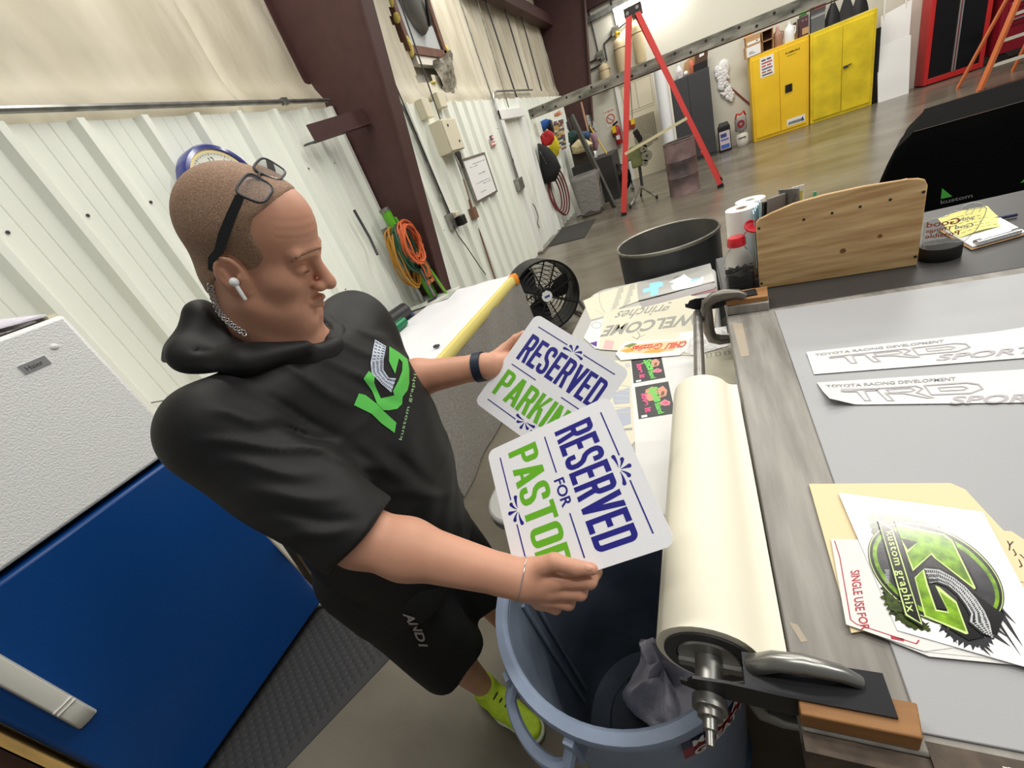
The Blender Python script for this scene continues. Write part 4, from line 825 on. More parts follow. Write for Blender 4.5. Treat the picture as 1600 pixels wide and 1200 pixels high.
# ================================================================== refrigerator
FX = -1.972
t = thing('refrigerator', 'two tone refrigerator with a white freezer door above a blue lower door', 'refrigerator', (-2.3, .33, 0))
FWH = M('pebbled white enamel', (240, 242, 242), .28, bump=(170, .5, .006))
FBL = M('royal blue enamel', (6, 64, 130), .34, noise=(260, .06))
mb = MB(); mb.bx(-2.60, -2.055, -.085, .735, .03, 1.70, OFFW); build('body', mb, t, bevel=.01)
mb = MB(); mb.bx(-2.05, FX, -.09, .742, 1.128, 1.715, FWH); fz = build('freezer_door', mb, t, bevel=.014)
mb = MB(); mb.bx(-2.05, FX, -.09, .742, .05, 1.108, FBL); fd = build('fridge_door', mb, t, bevel=.014)
mb = MB(); mb.bx(-2.058, -2.046, -.08, .735, .06, 1.70, M('dark gasket', (28, 28, 32), .7)); build('gasket', mb, t)
mb = MB(); mb.bx(FX, FX + .003, .545, .617, 1.590, 1.620, CHROME); mb.text('Haier', lambda x, y: (FX + .0034, .556 + x, 1.597 + y), DARKM, fit=(.045, .015), bold=.01); build('badge', mb, fz, smooth=False)
mb = MB(); mb.ell((FX, .655, 1.632), (.006, .012, .010), WHITE, 14, 8); build('bump_stop', mb, fz)
mb = MB(); HW = M('handle white', (214, 214, 206), .45)
hr = [(FX + .03, y, z) for y, z in ((.012, 1.0), (.014, .585))]
rows = []
for f in np.linspace(0, 1, 13):
    z = 1.02 - .44 * f; o_ = .045 * math.sin(math.pi * min(1, max(0, (1 - f) * 6 + .15) ) / 2) if f > .5 else .045
    rows.append([(FX + .001, -.032, z), (FX + .001 + o_, -.028, z), (FX + .006 + o_, -.004, z), (FX + .001 + o_, .018, z), (FX + .001, .022, z)])
mb.grid(rows, HW); mb.poly([p for p in rows[-1]], HW); mb.poly([p for p in rows[0]][::-1], HW)
for z in (.70, .685): mb.bx(FX + .04, FX + .0535, -.030, .020, z, z + .006, HW)
build('handle', mb, fd, bevel=.003)
mb = MB(); mb.cyl((FX - .03, .70, .045), (FX + .012, .742, .0), .014, GALV); build('foot', mb, t)
mb = MB(); mb.bx(-2.10, -2.0, .71, .735, 1.715, 1.728, CREAM); build('hinge_cover', mb, t)
# towel on the fridge
TOW = M('white towel', (226, 222, 234), .95, noise=(60, .05), bump=(200, .4))
mb = MB(); rows = []
for i in range(15):
    f = i / 14; y = -.30 + 1.02 * f
    rows.append([(-2.02 - .5 * k / 10, y, 1.722 + max(0.0, .075 * math.sin(math.pi * min(1, .08 + k / 8)) * (1 - f ** 6) + .014 * math.sin(9 * f + .8 * k) + .012 * math.sin(4 * k + 5 * f)) + .004) for k in range(11)])
mb.grid(rows, TOW, th=(0, 0, .008)); one('folded_towel', mb, 'rumpled white towel lying on top of the refrigerator', 'towel', ang=70)
mb = MB(); mb.bx(-2.10, -1.995, .30, .69, 1.717, 1.7205, M('dark tray', (52, 46, 42), .6)); one('dark_tray', mb, 'thin dark tray under the towel on the refrigerator', 'tray')
# shelf unit behind the refrigerator's far lower edge
t = thing('wooden_shelf', 'low wooden shelf edge with odds and ends at the near side of the refrigerator', 'shelf', (-1.98, -.3, 0))
mb = MB(); mb.bx(-2.3, -1.90, -.72, -.12, .86, .885, M('yellow pine', (196, 160, 96), .6, noise=(5, .2), stretch=(1, 8, 1))); build('shelf_board', mb, t)
mb = MB(); mb.bx(-2.3, -1.93, -.125, -.105, .0, .885, M('yellow pine', (196, 160, 96))); build('side_panel', mb, t)
mb = MB(); mb.bx(-2.3, -1.95, -.72, -.13, .0, .86, M('dark cupboard', (62, 38, 30), .7)); build('cupboard_body', mb, t)
# cord and small things behind the fridge
mb = MB(); mb.tube([(-2.59, .76, 1.35), (-2.60, .80, 1.30), (-2.61, .95, 1.24), (-2.615, 1.2, 1.13), (-2.615, 1.4, 1.12)], .004, M('grey cord', (120, 120, 116), .6), seg=6); one('thin_cord', mb, 'thin grey cord sagging along the wall behind the refrigerator', 'cord')
mb = MB(); mb.ell((-2.56, .765, 1.45), (.02, .014, .028), BLACK); one('cord_plug', mb, 'small black plug poking out behind the freezer door', 'plug')
mb = MB(); mb.ell((-2.57, .80, 1.28), (.014, .014, .024), M('leaf green', (110, 160, 90), .5)); one('green_clip', mb, 'tiny green clip on the thin cord by the refrigerator', 'clip')
KR = M('kraft', (196, 160, 132), .8)
t = thing('supply_box', 'low white carton of coiled cords wedged behind the refrigerator', 'box', (-2.35, .9, 0))
mb = MB(); mb.bx(-2.58, -2.12, .80, 1.10, .0, .98, M('carton white', (214, 208, 198), .7)); build('carton', mb, t)
for k in range(4):
    mb = MB(); mb.tube([(-2.30 + .09 * math.cos(a) * (1 + .06 * k), .92 + .10 * math.sin(a), .99 + .014 * k) for a in np.linspace(0, 6.28, 20)[:-1]], .008, KR if k % 2 else BLACK, seg=6, closed=True); build('coil', mb, t)
# rubber mat with dimples
RUBB = M('black anti fatigue rubber', (58, 58, 59), .6)
c0 = onz(450, 1197, 0); c1 = onz(626, 1012, 0); c2 = onz(566, 932, 0); c3 = onz(516, 928, 0)
mb = MB()
ax_ = nrm(c1 - c0); rx0 = c1; L_ = 1.35
ay_ = A(-ax_[1], ax_[0], 0)
o_ = c1 + ay_ * 0 + ax_ * .18
W_ = .62
def mp(a, b, z): return o_ - ax_ * a + ay_ * b + A(0, 0, z)
n1, n2 = 42, 19
rows = []
for j in range(n2 * 3 + 1):
    r = []
    for i in range(n1 * 3 + 1):
        a, b = L_ * i / (n1 * 3), W_ * j / (n2 * 3)
        z = .016
        if i % 3 == 1 and j % 3 == 1: z = .010
        e_ = min(a, L_ - a, b, W_ - b)
        if e_ < .03: z = .003 + .43 * e_
        r.append(mp(a, b, z))
    rows.append(r)
mb.grid(rows, RUBB)
one('rubber_mat', mb, 'black dimpled rubber floor mat in front of the refrigerator', 'mat', ang=25)
mb = MB(); mb.prism([(-2.30, .93, .022), (-2.02, .95, .022), (-1.76, .80, .022), (-1.96, .76, .022)], (0, 0, .012), WHITE); one('white_board_offcut', mb, 'white board offcut lying flat at the corner of the rubber mat', 'board', smooth=False)
mb = MB(); mb.bar((-2.10, .80, .06), (-1.93, .775, .52), .02, .06, M('dark stained wood', (92, 74, 52), .7), up=(1, 0, 0)); one('wood_offcut', mb, 'small dark wood offcut leaning beside the blue refrigerator door', 'wood', smooth=False)

# ================================================================== white covered table by the wall
TZ = .75
t = thing('side_table', 'low table against the wall under a white vinyl sheet', 'table', (-2.05, 2.6, 0))
mb = MB(); mb.bx(-2.595, -1.51, 1.62, 3.36, TZ - .03, TZ, M('table laminate', (150, 148, 142), .5)); build('tabletop', mb, t, bevel=.006)
for x in (-2.55, -1.56):
    for y in (1.67, 3.30):
        mb = MB(); mb.bx(x - .02, x + .02, y - .02, y + .02, 0, TZ - .03, GALV); build('leg', mb, t)
SH = M('white vinyl sheet', (236, 236, 240), .4, bump=(5, .15, .02))
def flat(name, px, z, m, label, cat, group=None, th=.0008, extra=None, smooth=False):
    mb = MB(); mb.prism([onz(u, v, z) for u, v in px], (0, 0, th), m)
    if extra: extra(mb, z + th)
    return one(name, mb, label, cat, group, smooth=smooth)
q = quad3(onz(560, 560, TZ), onz(690, 556, TZ), onz(813, 427, TZ), onz(672, 462, TZ))
q = quad3(A(-2.45, 1.7, TZ), A(-1.515, 1.66, TZ), A(-1.515, 3.47, TZ), A(-2.30, 3.42, TZ))
mb = MB(); rows = [[q(i / 16, j / 24) + A(0, 0, .006 + .004 * math.sin(i * .9 + j * .35) * math.sin(j * .7)) for i in range(17)] for j in range(25)]
mb.grid(rows, SH, th=(0, 0, .0015)); one('vinyl_sheet', mb, 'large white vinyl sheet spread over the low table by the wall', 'sheet', ang=70)
zz = TZ + .0125
PRT = M('grey green print', (150, 156, 142), .5, noise=(9, .5, 3), rgb2=(226, 228, 220))
flat('printed_sheet', ((606, 500), (660, 458), (678, 461), (720, 446), (700, 466), (640, 487), (622, 496)), zz, PRT, 'crumpled sheet printed in pale grey green beside the green roll', 'sheet', extra=lambda mb, z: mb.prism([onz(u, v, z) for u, v in ((668, 470), (684, 462), (682, 467), (668, 474))], (0, 0, .001), DARKM))
flat('blue_board', ((575, 512), (640, 486), (648, 490), (600, 524), (590, 530)), zz - .0005, M('deep blue print', (48, 74, 140), .4), 'blue board lying under the edge of the white vinyl sheet', 'board', th=.002)
BV = M('black vinyl roll', (48, 48, 50), .4)
a, b = onz(560, 500, TZ + .07), onz(622, 476, TZ + .07)
a = A(-2.50, 2.36, TZ + .075); b = A(-2.42, 2.93, TZ + .075)
mb = MB(); mb.tube([a, b], .07, BV, seg=28); mb.lathe([(.03, .001), (.07, .001)], BLACK, b, b - a, 20); one('vinyl_roll', mb, 'thick black vinyl roll lying at the wall end of the white table', 'roll')
mb = MB(); mb.tube([A(-2.31, 2.22, TZ + .05), A(-2.30, 2.70, TZ + .05)], .042, M('metallic green vinyl', (24, 110, 70), .28, .35), seg=22); one('vinyl_roll', mb, 'metallic green vinyl roll lying in front of the black roll', 'roll')
# fabric hanging down the side of the table with tape
FAB = M('silvery woven fabric', (150, 146, 140), .6, noise=(55, .25, 3), bump=(320, .5, .004), stretch=(1, 1, 3))
mb = MB(); rows = []
for i in range(24):
    f = i / 23; r = []
    for j in range(60):
        g = j / 59; y = 1.50 + 1.95 * g
        r.append((-1.497 + .03 * f + .018 * f * math.sin(11 * g + 2 * f) + .006 * min(1, f * 5) * math.sin(31 * g + 5 * f), y + .05 * f * (g - .5), TZ - .006 - (TZ - .02) * f))
    rows.append(r)
mb.grid(rows, FAB, th=(-.0015, 0, 0)); dr = one('fabric_drape', mb, 'silvery woven fabric hanging from the edge of the white table to the floor', 'fabric', ang=70)
mb = MB(); mb.grid([[(-1.545, y, TZ + .0145), (-1.505, y, TZ + .0145), (-1.495, y, TZ - .01), (-1.4945, y, TZ - .055)] for y in np.linspace(1.5, 3.44, 30)], M('pale yellow masking tape', (234, 218, 130), .6), th=(.0008, 0, .0008)); one('masking_tape', mb, 'strip of pale yellow masking tape along the white table edge', 'tape', ang=60)
mb = MB(); mb.grid([[(-1.55, y, TZ + .0162), (-1.505, y, TZ + .0162), (-1.4925, y, TZ - .01), (-1.492, y, TZ - .075)] for y in (3.36, 3.40, 3.45)], M('orange tape', (240, 146, 40), .5), th=(.0008, 0, .0008)); one('orange_tape', mb, 'small piece of orange tape at the far corner of the white table', 'tape', ang=60)
mb = MB(); c = onz(682, 541, TZ + .02); mb.bx(c[0] - .02, c[0] + .02, c[1] - .012, c[1] + .012, TZ + .014, TZ + .028, DARKM); one('spring_clip', mb, 'tiny dark clip on the near edge of the white vinyl sheet', 'clip')

# ================================================================== folding table with papers
FZ = .74
GP = M('light grey table plastic', (176, 176, 172), .5, bump=(120, .2, .003))
t = thing('folding_table', 'light grey plastic folding table covered in papers beside the bin', 'table', (-.33, 1.65, 0))
mb = MB()
def rrect(x0, x1, y0, y1, r, n=8, sk=0.):
    P = []
    for cx_, cy_, a0 in ((x1 - r, y1 - r, 0), (x0 + r, y1 - r, 90), (x0 + r, y0 + r, 180), (x1 - r, y0 + r, 270)):
        for k in range(n + 1):
            an = math.radians(a0 + 90 * k / n); P.append((cx_ + r * math.cos(an) + sk * (cy_ + r * math.sin(an)), cy_ + r * math.sin(an)))
    return P
FT = rrect(-.74, -.01, .72, 2.60, .11, sk=.034)
mb.prism([(x, y, FZ - .045) for x, y in FT], (0, 0, .045), GP); build('tabletop', mb, t, bevel=.01, ang=30)
for y in (.95, 2.35):
    for x in (-.58, -.14):
        mb = MB(); mb.tube([(x, y, FZ - .045), (x, y, .02)], .014, GALV, seg=10); build('leg', mb, t)
    mb = MB(); mb.tube([(-.58, y, .25), (-.14, y, .25)], .01, GALV, seg=8); build('crossbar', mb, t)
PAP = M('cream backing paper', (216, 211, 190), .6); PAPW = M('white print paper', (224, 224, 222), .5); GREYV = M('grey vinyl lettering', (150, 150, 150), .4)
def pz(z): return lambda u, v: onz(u, v, z)
def tx(mb, s, p0, p1, p2, z, m, bold=0., shear=0., spacing=1., mirror=False):
    """lettering whose baseline runs from pixel p0 to p1 and whose cap height reaches pixel p2 above p0"""
    a, b, c = onz(*p0, z), onz(*p1, z), onz(*p2, z); V, F_ = glyphs(s, bold, shear, spacing); W = V[:, 0].max()
    def fn(x, y): return a + (b - a) * (x / W) + (c - a) * y
    V2 = [fn(x, y) for x, y in V]
    n = np.cross(b - a, c - a)[2]
    mb.add(V2, F_ if n > 0 else [f[::-1] for f in F_], m)
def ipoly(mb, px, z, m): mb.fillpoly([tuple(onz(u, v, z)[:2]) for u, v in px], lambda x, y: (x, y, z), m)
def iring(mb, c, rx, ry, w_, z, m, rot=0., n=36, a0=0., a1=2 * math.pi):
    rows = []
    for k in range(n + 1):
        a = a0 + (a1 - a0) * k / n; cc, ss = math.cos(rot), math.sin(rot)
        f = lambda s: (c[0] + s * rx * math.cos(a) * cc - s * ry * math.sin(a) * ss, c[1] + s * rx * math.cos(a) * ss + s * ry * math.sin(a) * cc)
        rows.append([onz(*f(1), z), onz(*f(1 - w_), z)])
    mb.grid(rows, m)
def iline(mb, px, wd, z, m, th=.0003):
    P = [onz(u, v, z) for u, v in px]
    for a, b in zip(P, P[1:]): mb.bar(a, b, wd, th, m)
z1 = FZ + .0006
def ex_list(mb, z):
    for c in range(2):
        for r in range(13):
            f = r / 13; p = (962 + 18 * c + 4 - 9 * f * 1.3, 449 + 3 - 5 * c + 34 * f)
            ln = 8 + (r * 5 % 4); iline(mb, [p, (p[0] + ln, p[1] - ln * .42)], .008, z + .0003, GREYV)
flat('vinyl_backing_sheet', ((911, 470), (932, 461), (946, 494), (923, 500)), z1, PAP, 'cream sheet corner sticking out at the far left of the folding table', 'sheet', 'papers on the folding table')
def ex_arc(mb, z): iring(mb, (966, 464), 30, 34, .03, z + .0003, M('cut line', (176, 172, 156), .6), a0=1.6, a1=3.4)
flat('vinyl_backing_sheet', ((927, 461), (962, 450), (968, 484), (944, 492), (930, 484)), z1 + .001, PAP, 'cream sheet with a cut arc next to the printed list', 'sheet', 'papers on the folding table', extra=ex_arc)
flat('printed_list', ((958, 452), (1001, 440), (999, 470), (947, 489)), z1 + .002, PAP, 'cream sheet with two columns of small grey lettering', 'sheet', 'papers on the folding table', extra=ex_list)
SILV = M('brushed silver panel', (190, 190, 186), .35, .25, noise=(5, .1))
flat('metal_plate', ((1000, 474), (1113, 441), (1119, 448), (1116, 452), (1003, 482)), z1 + .002, M('grey panel edge', (160, 156, 156), .5), 'lower silver panel peeking out under the decorated one', 'panel', 'silver panels', th=.003)
def ex_dog(mb, z):
    CY_ = M('sky blue print', (150, 214, 232), .5)
    ipoly(mb, ((1004, 452), (1015, 449), (1015, 443), (1028, 440), (1036, 441), (1036, 447), (1029, 449), (1028, 460), (1016, 463), (1017, 455), (1005, 458)), z + .0003, CY_)
    ipoly(mb, ((1049, 439), (1062, 433), (1069, 428), (1075, 433), (1083, 437), (1093, 436), (1098, 431), (1100, 436), (1095, 445), (1080, 449), (1066, 452), (1052, 453), (1048, 447), (1054, 442), (1045, 441)), z + .0004, WHITE)
    ipoly(mb, ((1078, 437), (1092, 434), (1090, 438), (1080, 440)), z + .0006, CY_)
    iline(mb, [(1052, 435), (1060, 431)], .006, z + .0006, DARKM); iline(mb, [(1055, 449), (1066, 446)], .004, z + .0006, GREYV)
flat('metal_plate', ((996, 443), (1110, 412), (1117, 440), (998, 470)), z1 + .006, SILV, 'silver panel with a pale blue cross and a white dog shape', 'panel', 'silver panels', th=.003, extra=ex_dog)
mb = MB(); z = z1 + .0005
flat('pink_edged_sheet', ((1030, 467), (1119, 448), (1118, 455), (1036, 470)), z1 + .0009, M('dull pink', (180, 120, 128), .6), 'dull pink strip under the lower silver panel', 'sheet')
def ex_welcome(mb, z):
    G = M('sage grey vinyl', (150, 150, 142), .5)
    tx(mb, 'WELCOME', (1094, 489), (948, 510), (1087, 507), z + .0003, G, bold=.035)
    tx(mb, 'WELCOME', (1094, 489), (948, 510), (1087, 507), z + .0002, G, bold=.02)
    tx(mb, 'grinches', (1052, 474), (965, 487), (1046, 490), z + .0003, G, bold=.012, shear=.3)
    iline(mb, [(996, 518), (1000, 524), (996, 530), (988, 526)], .004, z + .0003, G); iline(mb, [(996, 528), (1008, 523)], .004, z + .0003, G)
    ipoly(mb, ((946, 531), (960, 533), (956, 546), (942, 544)), z + .0003, M('dusty pink print', (214, 176, 176), .5))
flat('lettered_transfer_sheet', ((944, 489), (1076, 461), (1120, 470), (1113, 545), (1085, 556), (936, 546)), z1 + .004, PAP, 'cream transfer sheet reading WELCOME grinches upside down', 'sheet', 'papers on the folding table', extra=ex_welcome)
flat('cut_sheet', ((924, 503), (945, 497), (936, 545), (930, 545), (912, 528)), z1 + .003, PAPW, 'white sheet with a purple triangle half under the held sign', 'sheet', 'papers on the folding table', extra=lambda mb, z: (ipoly(mb, ((921, 536), (933, 533), (932, 542)), z + .0003, M('purple vinyl', (84, 40, 140), .4)), iring(mb, (932, 508), 8, 5, .12, z + .0003, GREYV)))
flat('vinyl_sheet', ((985, 563), (1075, 548), (1140, 520), (1150, 560), (1180, 835), (1062, 830), (996, 760)), z1 + .0015, PAPW, 'wide white vinyl sheet lying between the black stickers and the paper roll', 'sheet')
flat('glossy_film', ((1062, 520), (1135, 510), (1140, 540), (1085, 556), (1055, 545)), z1 + .0056, M('glossy white film', (240, 240, 240), .12, coat=1., bump=(30, .8, .02)), 'wrinkled glossy white film beside the far pipe end', 'film')
def ex_bears(mb, z):
    DG = M('dark grey outline print', (120, 118, 112), .6)
    for k in range(3): iring(mb, (1112 + 11 * k, 541 - 1.5 * k), 5, 4.5, .3, z + .0003, DG)
    for k in range(3): tx(mb, 'E3', (1104 + 14 * k, 559 - 2 * k), (1113 + 14 * k, 557 - 2 * k), (1103 + 14 * k, 553 - 2 * k), z + .0003, DG)
flat('cream_sheet', ((1098, 545), (1146, 534), (1150, 600), (1105, 600)), z1 + .003, PAP, 'cream sheet with round grey outlines between the pipe and the cutting table', 'sheet', 'papers on the folding table', extra=ex_bears)
def ex_line(mb, z):
    BG = M('blue grey line print', (172, 178, 192), .6)
    ipoly(mb, ((955, 615), (984, 605), (984, 630), (960, 632)), z + .0003, BG); ipoly(mb, ((962, 640), (985, 636), (986, 662), (968, 668)), z + .0003, BG)
    for k in range(6): iline(mb, [(962, 600 + 9 * k), (985, 604 + 8 * k)], .004, z + .0005, M('pale line', (200, 198, 186), .6))
    iline(mb, [(966, 672), (988, 670)], .012, z + .0003, GREYV); tx(mb, 'B', (978, 574), (985, 573), (977, 568), z + .0003, BG)
flat('line_print', ((945, 565), (985, 562), (992, 690), (984, 700), (940, 640)), z1 + .0008, PAP, 'cream sheet printed with blue grey shapes left of the black stickers', 'sheet', 'papers on the folding table', extra=ex_line)
SB = M('sticker black', (20, 20, 22), .35); PK = M('sticker pink', (226, 72, 130), .4); SG = M('sticker green', (104, 206, 84), .4); SP = M('sticker peach', (214, 150, 124), .4)
def sticker(px, z, label, cut=0.):
    q = rect_px(*px)
    def ex(mb, z_):
        zq = z_ + .0003
        P = lambda a, b: tuple(q(a, b))
        def blob(pts, m, dz): ipoly(mb, [P(a, b) for a, b in pts], zq + dz, m)
        blob(((.08, .03), (.24, .03), (.24, .10), (.08, .10)), WHITE, 0)
        if cut < .3:
            blob(((.25, .62), (.3, .86), (.5, .93), (.62, .86), (.66, .6), (.5, .5), (.35, .5)), SP, 0)
        blob(((.58, .5), (.66, .84), (.82, .9), (.92, .74), (.86, .58), (.72, .56)), SP, 0); blob(((.70, .60), (.76, .74), (.84, .72), (.80, .62)), M('sticker brown', (120, 76, 48), .4), .0002)
        blob(((.58, .38), (.8, .48), (.94, .38), (.9, .28), (.76, .28)), M('sticker rose', (216, 130, 144), .4), .0001); blob(((.70, .38), (.82, .42), (.88, .36), (.80, .33)), PK, .0003)
        a, b, c = q(.44, .86), q(.62, .10), q(.66, .90)
        tx(mb, 'Spice', tuple(q(.40, .90)), tuple(q(.52, .42)), tuple(q(.64, .94)), zq + .0004, SG, bold=.05, shear=.2)
        tx(mb, 'Island', tuple(q(.50, .40)), tuple(q(.56, .06)), tuple(q(.66, .42)), zq + .0004, SG, bold=.04)
        tx(mb, 'love it', tuple(q(.16, .76)), tuple(q(.22, .16)), tuple(q(.34, .78)), zq + .0004, PK, bold=.05, shear=.1)
    return flat('sticker_print', px, z, SB, label, 'sticker', 'black square stickers', th=.0005, extra=ex)
sticker(((998, 655), (1055, 646), (1044, 596), (992, 605)), z1 + .0024, 'black square sticker with green and pink lettering, nearer of the two', 0)
sticker(((990, 599), (1040, 590), (1033, 556), (986, 561)), z1 + .0024, 'black square sticker partly under the orange decal, farther of the two', .4)
def ex_hot(mb, z):
    OR_ = M('decal orange', (236, 160, 50), .35); RD = M('decal red', (206, 66, 44), .35); LG = M('decal leaf green', (110, 130, 50), .4)
    ipoly(mb, ((966, 549), (978, 541), (1000, 537), (1030, 534), (1074, 531), (1066, 539), (1050, 548), (1018, 552), (990, 551)), z + .0003, M('decal peach', (240, 196, 150), .35))
    ipoly(mb, ((1004, 551), (1022, 544), (1040, 546), (1030, 551)), z + .0005, OR_); ipoly(mb, ((970, 549), (985, 543), (992, 548), (980, 551)), z + .0005, OR_)
    ipoly(mb, ((974, 541), (988, 536), (996, 537), (984, 543)), z + .0006, LG)
    tx(mb, 'Grizzlies', (1036, 536), (988, 541), (1033, 545), z + .0008, RD, bold=.03, shear=.3); tx(mb, 'CHILI', (1074, 533), (1042, 537), (1070, 542), z + .0008, RD, bold=.05, shear=.2)
flat('decal_sheet', ((962, 553), (975, 535), (1078, 528), (1074, 545), (1062, 555), (970, 563)), z1 + .0062, M('decal white', (240, 238, 234), .3, coat=.4), 'white decal strip with red and orange lettering above the black stickers', 'decal', extra=ex_hot)

# ================================================================== open bin
BC = A(-.27, .543, 0); BR_, BZ = .288, .74
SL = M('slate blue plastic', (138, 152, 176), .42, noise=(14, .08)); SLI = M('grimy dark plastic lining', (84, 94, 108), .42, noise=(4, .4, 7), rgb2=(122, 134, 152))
t = thing('trash_bin', 'open slate blue plastic bin under the paper roll', 'bin', BC)
mb = MB(); mb.lathe([(0, 0), (.225, 0), (.235, .01), (.262, BZ - .10), (.272, BZ - .05), (.272, BZ - .03)], SL, BC, seg=64); build('shell', mb, t)
mb = MB(); mb.lathe([(.272, BZ - .035), (.286, BZ - .032), (.290, BZ - .016), (.287, BZ), (.268, BZ + .002), (.260, BZ - .006), (.258, BZ - .02)], SL, BC, seg=64); build('rim', mb, t)
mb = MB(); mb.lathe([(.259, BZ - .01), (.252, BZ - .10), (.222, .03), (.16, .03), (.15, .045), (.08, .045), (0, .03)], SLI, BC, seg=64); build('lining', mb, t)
GR = M('pale scuffed plastic', (112, 122, 138), .45)
for a in (3.05, 3.22):
    mb = MB(); mb.tube([BC + A((.250 - .04 * f) * math.cos(a + .05 * f), (.250 - .04 * f) * math.sin(a + .05 * f), BZ - .08 - .5 * f) for f in np.linspace(0, 1, 8)], .006, GR, seg=8); build('inner_rib', mb, t)
for hc in (math.radians(243), math.radians(63)):
    mb = MB(); n = 20; wdt = .62
    outer = [];
    for k in range(n + 1):
        g = k / n; a = hc - wdt / 2 + wdt * g; o_ = .052 * math.sin(math.pi * g) ** .22; outer.append(BC + A((.276 + o_) * math.cos(a), (.276 + o_) * math.sin(a), BZ - .035 - .075 * math.sin(math.pi * g) ** .3))
    mb.tube(outer, [.013] * (n + 1), SL, seg=8)
    for sg in (-1, 1):
        a = hc + sg * wdt / 2; mb.obox(BC + A(.28 * math.cos(a), .28 * math.sin(a), BZ - .06), A(.02 * math.cos(a), .02 * math.sin(a), 0), A(-.01 * math.sin(a), .01 * math.cos(a), 0), (0, 0, .04), SL)
    build('handle', mb, t)
# sticker on the bin
def oncyl(u, v, r):
    d = ray(u, v); o = CAM - BC; a_ = d[0] ** 2 + d[1] ** 2; b_ = 2 * (o[0] * d[0] + o[1] * d[1]); c_ = o[0] ** 2 + o[1] ** 2 - r * r
    k = (-b_ - math.sqrt(max(0, b_ * b_ - 4 * a_ * c_))) / (2 * a_); return CAM + d * k
p0_, p1_ = oncyl(1064, 1168, .268), oncyl(1150, 1095, .268)
aa = math.atan2(p0_[1] - BC[1], p0_[0] - BC[0]); ab_ = aa + .92
NV = M('sticker navy', (24, 34, 84), .4); SRD = M('sticker crimson', (150, 30, 44), .4)
mb = MB()
def cylp(s, z, e): a = aa + s / .27; r = .245 + .027 * (z - .36) / .33 + .0005 + e; return BC + A(r * math.cos(a), r * math.sin(a), z)
ztop = BZ - .046; LN = .92 * .27
for m_, za, zb in ((NV, ztop - .050, ztop), (SRD, ztop - .100, ztop - .050)):
    mb.grid([[cylp(LN * k / 24, za, .006), cylp(LN * k / 24, zb, .006)] for k in range(25)], m_, th=(0, 0, .0002))
mb.text('MAKE AMERICA', lambda x, y: cylp(x, y, .0072), WHITE, bold=.02) if False else None
def stxt(s, x0, w_, z_, h_):
    V, F_ = glyphs(s, .03); W = V[:, 0].max(); mb.add([cylp(x0 + x / W * w_, z_ + y * h_, .0095) for x, y in V], F_, WHITE)
stxt('MAKE AMERICA', .02, .23, ztop - .040, .029); stxt('GREAT AGAIN', .02, .23, ztop - .090, .031)
build('bumper_sticker', mb, t, smooth=False)
# cloth in the bin
mb = MB(); rows = []; rs = random.Random(9)
cc = A(-.12, .50, .30)
ctr = onp(1046, 1078, (0, 0, .36), (0, 0, 1))
for i in range(15):
    ph = math.pi * i / 14
    rows.append([ctr + A(.105 * math.sin(ph) * math.cos(th) * (1 + .22 * math.sin(3 * th + 2 * ph) + .1 * math.sin(7 * th + i)), .115 * math.sin(ph) * math.sin(th) * (1 + .22 * math.cos(2 * th + ph) + .1 * math.sin(5 * th - i)), .11 * math.cos(ph) * (1 + .2 * math.sin(4 * th)) + .02 * math.sin(6 * th + i)) for th in np.linspace(0, 2 * math.pi, 37)])
mb.grid(rows, M('grey cotton rag', (186, 183, 194), .9, noise=(8, .1), bump=(40, .5, .01))); one('cloth_rag', mb, 'crumpled grey cloth rag inside the open bin', 'rag', ang=75)
mb = MB(); mb.ell((-.14, .52, .12), (.12, .12, .09), M('blue scrap', (66, 96, 128), .7, noise=(10, .4), bump=(20, .8, .03)), 20, 12); mb.ell((-.28, .6, .08), (.1, .08, .05), M('dirty scrap', (92, 88, 80), .8, noise=(10, .4)), 16, 10); one('trash_scraps', mb, 'bluish scraps at the bottom of the open bin', 'scraps', kind='stuff')

# ================================================================== cutting table
CZ_ = .905
WEA = M('weathered grey board', (116, 112, 106), .5, noise=(5, .2, 9), rgb2=(164, 160, 154), stretch=(4.5, .5, 1), bump=(60, .15, .003))
DKL = M('dark grey laminate', (62, 61, 61), .42, noise=(2.5, .12, 5))
EDG = M('worn dark brown edge', (84, 70, 58), .6, noise=(40, .35))
t = thing('cutting_table', 'large work table with a weathered grey board top', 'table', (1.2, 1.25, 0))
mb = MB(); mb.hexa([(.05, .284, CZ_ - .06), (2.6, .284, CZ_ - .06), (2.6, 1.55, CZ_ - .06), (.066, 1.55, CZ_ - .06), (.05, .284, CZ_), (2.6, .284, CZ_), (2.6, 1.55, CZ_), (.066, 1.55, CZ_)], WEA); build('tabletop', mb, t, bevel=.004)
mb = MB(); mb.bx(.07, 2.6, 1.55, 2.215, CZ_ - .06, CZ_ - .0005, DKL); build('dark_top_section', mb, t, bevel=.004)
mb = MB(); mb.bx(.05, 2.6, .262, .283, CZ_ - .060, CZ_ - .004, EDG); mb.bx(.176, 2.6, .262, .299, CZ_ - .004, CZ_ + .0002, EDG)
rs = random.Random(2)
for k in range(30): x = .2 + .5 * rs.random(); mb.bar((x, .264 + .030 * rs.random(), CZ_ + .0006), (x + .006, .268 + .028 * rs.random(), CZ_ + .0006), .0012, .0006, OFFW)
build('near_edge', mb, t)
mb = MB(); mb.bx(.09, 2.55, .30, .33, CZ_ - .16, CZ_ - .06, EDG); mb.bx(.09, .12, .30, 2.2, CZ_ - .16, CZ_ - .06, EDG); build('apron', mb, t)
